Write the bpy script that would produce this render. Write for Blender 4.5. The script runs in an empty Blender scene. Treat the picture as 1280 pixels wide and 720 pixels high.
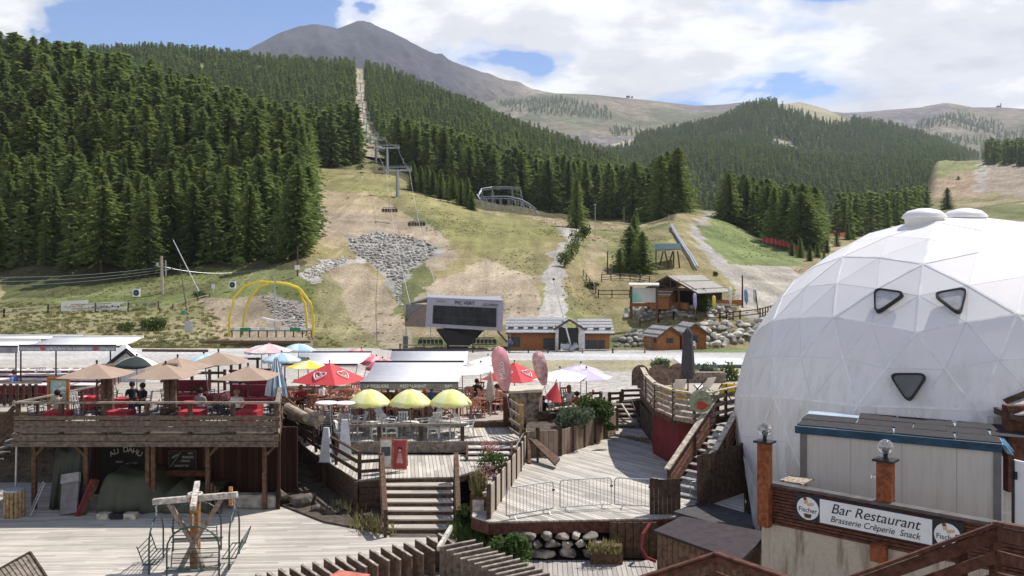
import bpy, bmesh, math, random
import numpy as np
from mathutils import Vector, Matrix, Quaternion
random.seed(7); rng = np.random.default_rng(11)
R = math.radians
scene = bpy.context.scene
F = 1108.0; CX = 640.0; HY = 330.0; CZ = 10.0      # focal length in px, horizon row, eye height above the valley-floor datum
# ---------------- camera, world, sun, exposure ----------------
cam_d = bpy.data.cameras.new('camera'); cam = bpy.data.objects.new('camera', cam_d)
scene.collection.objects.link(cam); scene.camera = cam
cam_d.sensor_width = 36; cam_d.lens = 36 * F / 1280; cam_d.shift_y = -30 / 1280
cam.location = (0, 0, CZ); cam.rotation_euler = (R(90), 0, 0)
cam_d.clip_start = 0.1; cam_d.clip_end = 40000
SUN = Vector((0.44, 0.33, 0.83)).normalized()
sun_el = math.asin(SUN.z); sun_az = math.atan2(SUN.x, SUN.y)
ld = bpy.data.lights.new('sun', 'SUN'); ld.energy = 4.4; ld.angle = R(0.5); ld.color = (1.0, 0.945, 0.87)
lo = bpy.data.objects.new('sun', ld); scene.collection.objects.link(lo)
lo.rotation_euler = SUN.to_track_quat('Z', 'Y').to_euler()
w = bpy.data.worlds.new('World'); scene.world = w; w.use_nodes = True
nt = w.node_tree; nt.nodes.clear()
def N(t, typ, **kw):
 n = t.nodes.new(typ)
 for k, v in kw.items(): setattr(n, k, v)
 return n
def MATH(t, op, a, b=None, clamp=False):
 n = t.nodes.new('ShaderNodeMath'); n.operation = op; n.use_clamp = clamp
 for i, v in enumerate((a, b)):
  if v is None: continue
  if isinstance(v, (int, float)): n.inputs[i].default_value = v
  else: t.links.new(v, n.inputs[i])
 return n.outputs[0]
def RAMP(t, fac, stops, interp='LINEAR'):
 n = t.nodes.new('ShaderNodeValToRGB'); n.color_ramp.interpolation = interp
 e = n.color_ramp.elements
 while len(e) < len(stops): e.new(0.5)
 for i, (p, c) in enumerate(stops):
  e[i].position = p; e[i].color = (c, c, c, 1) if isinstance(c, (int, float)) else (*c, 1)
 t.links.new(fac, n.inputs[0]); return n.outputs[0]
def MIXC(t, fac, a, b, typ='MIX'):
 n = t.nodes.new('ShaderNodeMix'); n.data_type = 'RGBA'; n.blend_type = typ
 for i, v in ((0, fac), (6, a), (7, b)):
  if isinstance(v, (int, float)): n.inputs[i].default_value = v if i == 0 else (v, v, v, 1)
  elif isinstance(v, tuple): n.inputs[i].default_value = (*v, 1)
  else: t.links.new(v, n.inputs[i])
 return n.outputs[2]
def NOISE(t, vec, scale, detail=4, rough=0.55, dist=0.0):
 n = t.nodes.new('ShaderNodeTexNoise'); n.inputs['Scale'].default_value = scale
 n.inputs['Detail'].default_value = detail; n.inputs['Roughness'].default_value = rough
 n.inputs['Distortion'].default_value = dist
 if vec is not None: t.links.new(vec, n.inputs['Vector'])
 return n.outputs[0]
sky = N(nt, 'ShaderNodeTexSky', sky_type='NISHITA'); sky.sun_disc = False
sky.sun_elevation = sun_el; sky.sun_rotation = sun_az; sky.altitude = 1800; sky.air_density = 1.0; sky.dust_density = 0.3
tc = N(nt, 'ShaderNodeTexCoord'); sep = N(nt, 'ShaderNodeSeparateXYZ'); nt.links.new(tc.outputs['Generated'], sep.inputs[0])
den = MATH(nt, 'ADD', MATH(nt, 'MAXIMUM', sep.outputs[2], 0.0), 0.16)
cx_ = MATH(nt, 'DIVIDE', sep.outputs[0], den); cy_ = MATH(nt, 'DIVIDE', sep.outputs[1], den)
cmb = N(nt, 'ShaderNodeCombineXYZ'); nt.links.new(cx_, cmb.inputs[0]); nt.links.new(cy_, cmb.inputs[1])
cl1 = NOISE(nt, cmb.outputs[0], 1.1, 12, 0.56, 0.25)
cl3 = N(nt, 'ShaderNodeTexNoise'); cl3.inputs['Scale'].default_value = 9; cl3.inputs['Detail'].default_value = 6; nt.links.new(tc.outputs['Generated'], cl3.inputs['Vector'])
wsep = N(nt, 'ShaderNodeSeparateXYZ'); nt.links.new(cl3.outputs['Color'], wsep.inputs[0])
def blob(dx, dz, sx, sz, amt):   # soft region round a compass direction / height, added to the cloud cover
 yy = MATH(nt, 'MAXIMUM', sep.outputs[1], 0.05)
 u = MATH(nt, 'DIVIDE', MATH(nt, 'SUBTRACT', MATH(nt, 'DIVIDE', sep.outputs[0], yy), dx), sx)
 u = MATH(nt, 'ADD', u, MATH(nt, 'MULTIPLY', MATH(nt, 'SUBTRACT', wsep.outputs[0], 0.5), 2.6))
 v = MATH(nt, 'DIVIDE', MATH(nt, 'SUBTRACT', MATH(nt, 'DIVIDE', sep.outputs[2], yy), dz), sz)
 v = MATH(nt, 'ADD', v, MATH(nt, 'MULTIPLY', MATH(nt, 'SUBTRACT', wsep.outputs[1], 0.5), 2.6))
 d = MATH(nt, 'ADD', MATH(nt, 'MULTIPLY', u, u), MATH(nt, 'MULTIPLY', v, v))
 return MATH(nt, 'MULTIPLY', MATH(nt, 'POWER', 2.718, MATH(nt, 'MULTIPLY', d, -1.0)), amt)
cov = cl1
for b in [(-0.40, 0.275, 0.155, 0.075, -0.42), (0.045, 0.232, 0.06, 0.024, -0.21), (-0.02,0.225,0.16,0.03,-0.08),(0.37, 0.305, 0.04, 0.02, -0.2), (0.46, 0.19, 0.2, 0.03, -0.10),
  (-0.58, 0.28, 0.075, 0.045, 0.22), (-0.05, 0.30, 0.22, 0.055, 0.16), (0.25, 0.25, 0.3, 0.05, 0.11), (0.10, 0.19, 0.06, 0.02, 0.06)]:
 cov = MATH(nt, 'ADD', cov, blob(*b))
fwd = MATH(nt, 'MULTIPLY', MATH(nt, 'MAXIMUM', MATH(nt, 'SUBTRACT', sep.outputs[2], 0.45), 0.0), -0.55)
bck = MATH(nt, 'MULTIPLY', MATH(nt, 'MAXIMUM', MATH(nt, 'SUBTRACT', 0.35, sep.outputs[1]), 0.0), 0.05)
cov = MATH(nt, 'ADD', cov, MATH(nt, 'ADD', fwd, bck))
mask = RAMP(nt, cov, [(0.41, 0.0), (0.46, 0.6), (0.53, 1.0)], 'EASE')
thick = NOISE(nt, cmb.outputs[0], 2.0, 10, 0.6, 0.1)
cadd = MATH(nt, 'ADD', MATH(nt, 'MULTIPLY', thick, 0.6), MATH(nt, 'MULTIPLY', cl1, 0.5))
ccol_n = RAMP(nt, cadd, [(0.43, (1.0, 1.0, 1.0)), (0.51, (0.93, 0.93, 0.94)), (0.58, (0.70, 0.71, 0.745)), (0.68, (0.56, 0.575, 0.63))], 'EASE')
cl_v = N(nt, 'ShaderNodeVectorMath', operation='SCALE'); nt.links.new(ccol_n, cl_v.inputs[0]); cl_v.inputs['Scale'].default_value = 8.8
blu = MIXC(nt, 1.0, sky.outputs[0], (0.66, 0.84, 1.10), 'MULTIPLY')
final = MIXC(nt, mask, blu, cl_v.outputs[0])
bg = N(nt, 'ShaderNodeBackground'); nt.links.new(final, bg.inputs[0]); bg.inputs[1].default_value = 0.10
wo = N(nt, 'ShaderNodeOutputWorld'); nt.links.new(bg.outputs[0], wo.inputs[0])
vs = scene.view_settings; scene.display_settings.display_device = 'sRGB'
vs.view_transform = 'Standard'; vs.look = 'None'; vs.gamma = 1; vs.use_curve_mapping = False; vs.exposure = 0.43
scene.cycles.max_bounces = 6; scene.cycles.diffuse_bounces = 3; scene.cycles.glossy_bounces = 3; scene.cycles.transmission_bounces = 4
scene.cycles.transparent_max_bounces = 8; scene.cycles.volume_bounces = 0; scene.cycles.use_denoising = True
scene.cycles.caustics_reflective = False; scene.cycles.caustics_refractive = False
# ---------------- helpers ----------------
def P(px, py, Y): return Vector(((px - CX) / F * Y, Y, CZ + (HY - py) / F * Y))
def G(px, Y, h): return Vector(((px - CX) / F * Y, Y, CZ - h))
def X(px, Y): return (px - CX) / F * Y
SPLIT = {'post', 'tread', 'stile', 'offcut', 'leg', 'rail', 'stringer', 'rung', 'arm', 'board', 'batten', 'pole', 'tyre', 'window', 'beam', 'carved_board', 'armrest'}
class MB:
 """collects shapes of ONE mesh"""
 def __init__(s): s.v = []; s.f = []; s.m = []; s.cur = 0; s.st = []
 def mat(s, i): s.cur = i; return s
 def add(s, vs, fs):
  o = len(s.v); s.st.append((len(s.v), len(s.f))); s.v += [tuple(v) for v in vs]
  for f in fs: s.f.append(tuple(o + i for i in f)); s.m.append(s.cur)
  return s
 def quad(s, a, b, c, d): return s.add((a, b, c, d), ((0, 1, 2, 3),))
 def box(s, c, size, rz=0.0, rot=None):
  hx, hy, hz = size[0] / 2, size[1] / 2, size[2] / 2
  M = rot if rot is not None else Matrix.Rotation(rz, 3, 'Z')
  c = Vector(c); vs = [c + M @ Vector((x * hx, y * hy, z * hz)) for z in (-1, 1) for y in (-1, 1) for x in (-1, 1)]
  return s.add(vs, ((0, 2, 3, 1), (4, 5, 7, 6), (0, 1, 5, 4), (2, 6, 7, 3), (0, 4, 6, 2), (1, 3, 7, 5)))
 def beam(s, p, q, wd, ht, up=(0, 0, 1)):
  p = Vector(p); q = Vector(q); d = (q - p); L = d.length
  if L < 1e-6: return s
  d /= L; up = Vector(up)
  if abs(d.dot(up)) > 0.99: up = Vector((0, 1, 0))
  sx = d.cross(up).normalized(); uz = sx.cross(d).normalized()
  a, b = sx * wd / 2, uz * ht / 2
  vs = [p - a - b, p + a - b, p + a + b, p - a + b, q - a - b, q + a - b, q + a + b, q - a + b]
  return s.add(vs, ((0, 1, 2, 3), (7, 6, 5, 4), (0, 4, 5, 1), (1, 5, 6, 2), (2, 6, 7, 3), (3, 7, 4, 0)))
 def tube(s, p, q, r0, r1=None, n=8, cap=True):
  p = Vector(p); q = Vector(q); r1 = r0 if r1 is None else r1; d = (q - p)
  if d.length < 1e-6: return s
  d.normalize(); up = Vector((0, 0, 1)) if abs(d.z) < 0.95 else Vector((1, 0, 0))
  a = d.cross(up).normalized(); b = d.cross(a)
  vs = []
  for c, r in ((p, r0), (q, r1)):
   for i in range(n):
    t = 2 * math.pi * i / n; vs.append(c + (a * math.cos(t) + b * math.sin(t)) * r)
  fs = [(i, (i + 1) % n, n + (i + 1) % n, n + i) for i in range(n)]
  if cap: fs += [tuple(range(n - 1, -1, -1)), tuple(range(n, 2 * n))]
  return s.add(vs, fs)
 def path(s, pts, r, n=6):
  pts = [Vector(p) for p in pts]; rings = []; vs = []; fs = []
  for i, p in enumerate(pts):
   d = (pts[min(i + 1, len(pts) - 1)] - pts[max(i - 1, 0)]).normalized()
   up = Vector((0, 0, 1)) if abs(d.z) < 0.9 else Vector((0, 1, 0))
   a = d.cross(up).normalized(); b = d.cross(a); rr = r[i] if isinstance(r, (list, tuple)) else r
   for k in range(n):
    t = 2 * math.pi * k / n; vs.append(p + (a * math.cos(t) + b * math.sin(t)) * rr)
  for i in range(len(pts) - 1):
   for k in range(n): fs.append((i * n + k, i * n + (k + 1) % n, (i + 1) * n + (k + 1) % n, (i + 1) * n + k))
  fs += [tuple(range(n - 1, -1, -1)), tuple((len(pts) - 1) * n + k for k in range(n))]
  return s.add(vs, fs)
 def lathe(s, c, prof, n=16, sx=1, sy=1):
  c = Vector(c); vs = []; fs = []
  for r, z in prof:
   for k in range(n):
    t = 2 * math.pi * k / n; vs.append(c + Vector((r * math.cos(t) * sx, r * math.sin(t) * sy, z)))
  for i in range(len(prof) - 1):
   for k in range(n): fs.append((i * n + k, i * n + (k + 1) % n, (i + 1) * n + (k + 1) % n, (i + 1) * n + k))
  fs += [tuple(range(n - 1, -1, -1)), tuple((len(prof) - 1) * n + k for k in range(n))]
  return s.add(vs, fs)
 def prism(s, poly, off):
  """polygon (world points) extruded by vector off"""
  n = len(poly); off = Vector(off); vs = [Vector(p) for p in poly] + [Vector(p) + off for p in poly]
  fs = [tuple(range(n - 1, -1, -1)), tuple(range(n, 2 * n))] + [(i, (i + 1) % n, n + (i + 1) % n, n + i) for i in range(n)]
  return s.add(vs, fs)
 def ball(s, c, r, n=10, m=7, sz=1.0):
  prof = [(max(r * math.sin(math.pi * i / m), r * 0.02), -r * sz * math.cos(math.pi * i / m)) for i in range(m + 1)]
  return s.lathe(c, prof, n)
 def build(s, name, mats, parent=None, smooth=False, world=True):
  if name in SPLIT and parent is not None and len(s.st) > 1:
   ends = s.st[1:] + [(len(s.v), len(s.f))]; out = []
   for (v0, f0), (v1, f1) in zip(s.st, ends):
    q = MB(); q.v = s.v[v0:v1]; q.f = [tuple(i - v0 for i in f) for f in s.f[f0:f1]]; q.m = s.m[f0:f1]; q.st = [(0, 0)]
    out.append(q.build(name, mats, parent, smooth, world))
   return out[0]
  me = bpy.data.meshes.new(name); off = Vector((0, 0, 0))
  if parent is not None and world:
   off = Vector(parent.get('_o', (0, 0, 0)))
  vs = [(x - off.x, y - off.y, z - off.z) for x, y, z in s.v] if off.length else s.v
  me.from_pydata(vs, [], s.f)
  if not isinstance(mats, (list, tuple)): mats = [mats]
  for m in mats: me.materials.append(m)
  if len(mats) > 1: me.polygons.foreach_set('material_index', s.m)
  if smooth: me.polygons.foreach_set('use_smooth', [True] * len(s.f))
  me.update(); o = bpy.data.objects.new(name, me); scene.collection.objects.link(o)
  if parent is not None:
   o.parent = parent; o['_o'] = tuple(parent.get('_o', (0, 0, 0)))
  return o
def tag(o, label=None, cat=None, group=None, kind=None):
 if label: o['label'] = label
 if cat: o['category'] = cat
 if group: o['group'] = group
 if kind: o['kind'] = kind
 return o
def thing(name, label, cat, loc=(0, 0, 0), rz=0.0, group=None):
 o = bpy.data.objects.new(name, None); scene.collection.objects.link(o); o.empty_display_size = 0.2
 o.location = loc; o.rotation_euler = (0, 0, rz); o['_o'] = tuple(loc)
 return tag(o, label, cat, group)
def proto(name):   # local-space root, moved later
 return thing(name, None, None)
def dup(root, loc, rz=0.0, label=None, group=None, cat=None, sc=1.0):
 def cp(o, par):
  c = o.copy(); scene.collection.objects.link(c)
  if par is not None: c.parent = par
  for ch in list(o.children): cp(ch, c)
  return c
 kids = list(root.children); r = root.copy(); scene.collection.objects.link(r)
 for ch in kids: cp(ch, r)
 r.location = loc; r.rotation_euler = (0, 0, rz); r.scale = (sc, sc, sc) if isinstance(sc, (int, float)) else sc
 tag(r, label, cat, group); return r
class Stamp:
 """first use moves the built thing itself, later uses copy it"""
 def __init__(s, root): s.root = root; s.used = False
 def at(s, loc, rz=0.0, label=None, cat=None, group=None, sc=1.0):
  if not s.used:
   s.used = True; r = s.root; r.location = loc; r.rotation_euler = (0, 0, rz)
   r.scale = (sc, sc, sc) if isinstance(sc, (int, float)) else sc
   return tag(r, label, cat, group)
  return dup(s.root, loc, rz, label, group, cat, sc)
# ---------------- materials ----------------
MATS = {}
def mat(name, col, rough=0.75, var=0.18, scale=3.0, bump=0.0, metal=0.0, stretch=(1, 1, 1), col2=None, spec=0.3, trans=0.0, alpha=1.0, rnd=0.0, sss=0):
 if name in MATS: return MATS[name]
 m = bpy.data.materials.new(name); m.use_nodes = True; t = m.node_tree; b = t.nodes['Principled BSDF']
 tcn = N(t, 'ShaderNodeTexCoord'); mp = N(t, 'ShaderNodeMapping'); mp.inputs['Scale'].default_value = stretch
 t.links.new(tcn.outputs['Object'], mp.inputs[0])
 nz = NOISE(t, mp.outputs[0], scale, 6, 0.6)
 c2 = col2 if col2 else tuple(max(c * (1 - var * 2), 0) for c in col); c1 = col if col2 else tuple(min(c * (1 + var), 0.95) for c in col)
 f = RAMP(t, nz, [(0.32, 0.0), (0.68, 1.0)])
 c = MIXC(t, f, c2, c1)
 if rnd:
  oi = N(t, 'ShaderNodeObjectInfo')
  c = MIXC(t, MATH(t, 'MULTIPLY', oi.outputs['Random'], rnd), c, tuple(x * 0.45 for x in col))
 t.links.new(c, b.inputs['Base Color'])
 b.inputs['Roughness'].default_value = rough; b.inputs['Metallic'].default_value = metal
 b.inputs['Specular IOR Level'].default_value = spec
 if trans: b.inputs['Transmission Weight'].default_value = trans
 if alpha < 1: b.inputs['Alpha'].default_value = alpha
 if bump:
  bp = N(t, 'ShaderNodeBump'); bp.inputs['Strength'].default_value = bump; bp.inputs['Distance'].default_value = 0.03
  t.links.new(nz, bp.inputs['Height']); t.links.new(bp.outputs[0], b.inputs['Normal'])
 MATS[name] = m; return m
def planks(name, col, angle, width, var=0.22, gap=0.055, grime=0.35, vertical=False, scale=1.0):
 """boards of given width running along direction `angle` (degrees in plan; vertical=True: upright boards along x)"""
 if name in MATS: return MATS[name]
 m = bpy.data.materials.new(name); m.use_nodes = True; t = m.node_tree; b = t.nodes['Principled BSDF']
 tcn = N(t, 'ShaderNodeNewGeometry'); mp = N(t, 'ShaderNodeMapping')
 mp.inputs['Rotation'].default_value = (0, 0, R(-angle)); t.links.new(tcn.outputs['Position'], mp.inputs[0])
 sp = N(t, 'ShaderNodeSeparateXYZ'); t.links.new(mp.outputs[0], sp.inputs[0])
 u = MATH(t, 'DIVIDE', sp.outputs[0 if vertical else 1], width); fl = MATH(t, 'FLOOR', u); fr = MATH(t, 'FRACT', u)
 wn = N(t, 'ShaderNodeTexWhiteNoise', noise_dimensions='1D'); t.links.new(fl, wn.inputs['W'])
 ln = MATH(t, 'FLOOR', MATH(t, 'ADD', MATH(t, 'DIVIDE', sp.outputs[2 if vertical else 0], 3.2), MATH(t, 'MULTIPLY', wn.outputs['Value'], 7.0)))
 wn2 = N(t, 'ShaderNodeTexWhiteNoise', noise_dimensions='2D'); cb = N(t, 'ShaderNodeCombineXYZ')
 t.links.new(fl, cb.inputs[0]); t.links.new(ln, cb.inputs[1]); t.links.new(cb.outputs[0], wn2.inputs['Vector'])
 st = N(t, 'ShaderNodeMapping'); st.inputs['Scale'].default_value = (14, 1, 1) if vertical else (1, 14, 14)
 if vertical: st.inputs['Scale'].default_value = (14, 14, 1)
 t.links.new(mp.outputs[0], st.inputs[0]); grain = NOISE(t, st.outputs[0], 2.2 * scale, 6, 0.6)
 big = NOISE(t, tcn.outputs['Position'], 0.55, 5, 0.6)
 k = MATH(t, 'ADD', MATH(t, 'MULTIPLY', MATH(t, 'SUBTRACT', wn2.outputs['Value'], 0.5), var * 2), 1.0)
 k = MATH(t, 'MULTIPLY', k, MATH(t, 'ADD', MATH(t, 'MULTIPLY', MATH(t, 'SUBTRACT', grain, 0.5), 0.7), 1.0))
 k = MATH(t, 'MULTIPLY', k, MATH(t, 'ADD', MATH(t, 'MULTIPLY', MATH(t, 'SUBTRACT', big, 0.5), grime * 2), 1.0))
 c = N(t, 'ShaderNodeVectorMath', operation='SCALE'); c.inputs[0].default_value = col; t.links.new(k, c.inputs['Scale'])
 gm = MATH(t, 'ADD', MATH(t, 'LESS_THAN', fr, gap), MATH(t, 'GREATER_THAN', fr, 1 - gap), clamp=True)
 cc = MIXC(t, MATH(t, 'MULTIPLY', gm, 0.8), c.outputs[0], tuple(x * 0.16 for x in col))
 t.links.new(cc, b.inputs['Base Color']); b.inputs['Roughness'].default_value = 0.8; b.inputs['Specular IOR Level'].default_value = 0.2
 bp = N(t, 'ShaderNodeBump'); bp.inputs['Strength'].default_value = 0.5; bp.inputs['Distance'].default_value = 0.02
 t.links.new(MATH(t, 'SUBTRACT', MATH(t, 'MULTIPLY', grain, 0.3), gm), bp.inputs['Height']); t.links.new(bp.outputs[0], b.inputs['Normal'])
 MATS[name] = m; return m
def wood(name, col, var=0.3, rough=0.8):      # weathered timber beams, grain noise
 return mat(name, col, rough, var, 7.0, 0.35, stretch=(1, 1, 1), spec=0.2)
# ---------------- terrain ----------------
def vnoise(x, y, seed=0):
 """cheap value noise on arrays"""
 xi = np.floor(x).astype(np.int64); yi = np.floor(y).astype(np.int64); xf = x - xi; yf = y - yi
 xf = xf * xf * (3 - 2 * xf); yf = yf * yf * (3 - 2 * yf)
 def h(a, b):
  n = (a * 374761393 + b * 668265263 + seed * 1442695041) & 0xFFFFFFFF
  n = ((n ^ (n >> 13)) * 1274126177) & 0xFFFFFFFF
  return ((n ^ (n >> 16)) & 0xFFFF) / 65535.0
 return (h(xi, yi) * (1 - xf) + h(xi + 1, yi) * xf) * (1 - yf) + (h(xi, yi + 1) * (1 - xf) + h(xi + 1, yi + 1) * xf) * yf
def fbm(x, y, o=4, seed=0):
 s = 0; a = 0.5; t = 0
 for i in range(o): s = s + a * vnoise(x * 2 ** i, y * 2 ** i, seed + i); t += a; a *= 0.5
 return s / t
class Sheet:
 """terrain sheet: each column gives (distance, height) pairs; interpolated to a fan grid"""
 def __init__(s, cols, Ys, pxs, amp=0.012, nscale=0.02, seed=1, sm=9):
  s.Ys = np.array(Ys); s.pxs = np.array(pxs, float)
  cp = np.array([c[0] for c in cols], float); Z = np.zeros((len(cols), len(Ys)))
  for i, (px, prof) in enumerate(cols):
   yy = [q[0] for q in prof]
   zz = [CZ + (HY - q[1]) / F * q[0] if q[1] is not None else CZ - q[2] for q in prof]
   Z[i] = np.interp(s.Ys, yy, zz)
  Zi = np.zeros((len(s.pxs), len(Ys)))
  for j in range(len(Ys)): Zi[:, j] = np.interp(s.pxs, cp, Z[:, j])
  k = np.ones(7) / 7; pad = 3
  for i in range(len(s.pxs)):
   r = np.pad(Zi[i], pad, 'edge'); Zi[i] = np.convolve(r, k, 'valid')
  kk = np.ones(sm) / sm
  for j in range(len(Ys)):
   r = np.pad(Zi[:, j], sm // 2, 'edge'); Zi[:, j] = np.convolve(r, kk, 'valid')
  XX = (s.pxs[:, None] - CX) / F * s.Ys[None]; YY = np.broadcast_to(s.Ys[None], XX.shape)
  n = fbm(XX * nscale, YY * nscale, 6, seed) - 0.5
  fade = np.clip((YY - 112) / 30, 0, 1) if s.Ys[0] < 100 else 1
  Zi = Zi + n * amp * YY * fade
  s.X, s.Y, s.Z = XX, YY, Zi
 def z(s, px, Y):
  i = np.interp(px, s.pxs, np.arange(len(s.pxs))); j = np.interp(Y, s.Ys, np.arange(len(s.Ys)))
  i0 = int(min(i, len(s.pxs) - 2)); j0 = int(min(j, len(s.Ys) - 2)); a, b = i - i0, j - j0; Z = s.Z
  return Z[i0, j0] * (1 - a) * (1 - b) + Z[i0 + 1, j0] * a * (1 - b) + Z[i0, j0 + 1] * (1 - a) * b + Z[i0 + 1, j0 + 1] * a * b
 def py(s): return HY - (s.Z - CZ) / s.Y * F
 def atpx(s, px, py, y0=100):
  """farthest-near distance where the sheet meets picture row py in column px (first crossing beyond y0)"""
  Ys = s.Ys[s.Ys >= y0]; pv = None
  for Y in Ys:
   q = HY - (s.z(px, Y) - CZ) / Y * F
   if pv is not None and q <= py: 
    a = (pv[1] - py) / max(pv[1] - q, 1e-6); return pv[0] + (Y - pv[0]) * a
   if q > py: pv = (Y, q)
   else: return Y
  return Ys[-1]
 def mesh(s, name, col, material, label_kind='structure'):
  ni, nj = s.X.shape; me = bpy.data.meshes.new(name)
  co = np.stack([s.X, s.Y, s.Z], -1).reshape(-1, 3); me.vertices.add(ni * nj); me.vertices.foreach_set('co', co.ravel())
  idx = np.arange(ni * nj).reshape(ni, nj); q = np.stack([idx[:-1, :-1], idx[1:, :-1], idx[1:, 1:], idx[:-1, 1:]], -1).reshape(-1, 4)
  me.loops.add(q.size); me.loops.foreach_set('vertex_index', q.ravel()); me.polygons.add(len(q))
  me.polygons.foreach_set('loop_start', np.arange(0, q.size, 4)); me.polygons.foreach_set('loop_total', np.full(len(q), 4))
  me.polygons.foreach_set('use_smooth', np.ones(len(q), bool)); me.update(); me.validate()
  a = me.color_attributes.new('albedo', 'FLOAT_COLOR', 'POINT')
  c = np.concatenate([col.reshape(-1, 3), np.ones((ni * nj, 1))], 1).astype(np.float32); a.data.foreach_set('color', c.ravel())
  me.materials.append(material); o = bpy.data.objects.new(name, me); scene.collection.objects.link(o); o['kind'] = label_kind
  return o
def ground_mat(name, fine=1.0, var=0.5, bump=0.5, tex2=0.06):
 m = bpy.data.materials.new(name); m.use_nodes = True; t = m.node_tree; b = t.nodes['Principled BSDF']
 at = N(t, 'ShaderNodeAttribute', attribute_name='albedo'); g = N(t, 'ShaderNodeNewGeometry')
 n1 = NOISE(t, g.outputs['Position'], fine, 8, 0.7); n2 = NOISE(t, g.outputs['Position'], tex2, 6, 0.6)
 k = MATH(t, 'ADD', MATH(t, 'MULTIPLY', MATH(t, 'SUBTRACT', n1, 0.5), var * 2.6), 1.0)
 k = MATH(t, 'MULTIPLY', k, MATH(t, 'ADD', MATH(t, 'MULTIPLY', MATH(t, 'SUBTRACT', n2, 0.5), 1.3), 1.0))
 c = N(t, 'ShaderNodeVectorMath', operation='SCALE'); t.links.new(at.outputs['Color'], c.inputs[0]); t.links.new(k, c.inputs['Scale'])
 t.links.new(c.outputs[0], b.inputs['Base Color']); b.inputs['Roughness'].default_value = 0.95; b.inputs['Specular IOR Level'].default_value = 0.1
 bp = N(t, 'ShaderNodeBump'); bp.inputs['Strength'].default_value = bump; bp.inputs['Distance'].default_value = 0.25 / fine
 t.links.new(n1, bp.inputs['Height']); t.links.new(bp.outputs[0], b.inputs['Normal'])
 return m
def inpoly(px, py, poly):
 px = np.asarray(px, float); py = np.asarray(py, float); r = np.zeros(np.broadcast(px, py).shape, bool); n = len(poly)
 for i in range(n):
  x0, y0 = poly[i]; x1, y1 = poly[(i + 1) % n]
  if y0 == y1: continue
  c = ((y0 > py) != (y1 > py)) & (px < (x1 - x0) * (py - y0) / (y1 - y0) + x0); r ^= c
 return r
def distpoly(px, py, line):
 """distance in px to a polyline"""
 d = np.full(np.broadcast(px, py).shape, 1e9)
 for (x0, y0), (x1, y1) in zip(line[:-1], line[1:]):
  L = (x1 - x0) ** 2 + (y1 - y0) ** 2; t = np.clip(((px - x0) * (x1 - x0) + (py - y0) * (y1 - y0)) / L, 0, 1)
  d = np.minimum(d, np.hypot(px - x0 - t * (x1 - x0), py - y0 - t * (y1 - y0)))
 return d
LEFT = [(14, None, 9.9), (36, None, 9.9), (43, None, 6.6), (46, None, 6.45), (60, None, 7.7), (80, None, 9.0), (108, None, 10.5)]
RIGHT = [(14, None, 9.9), (36, None, 9.9), (42, None, 9.0), (50, None, 8.3), (60, None, 8.35), (72, None, 8.64), (82, None, 8.88), (100, None, 10.2), (113, None, 10.9)]
def col(px, base, pts): return (px, base + [(a, b) for a, b in pts])
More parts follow.
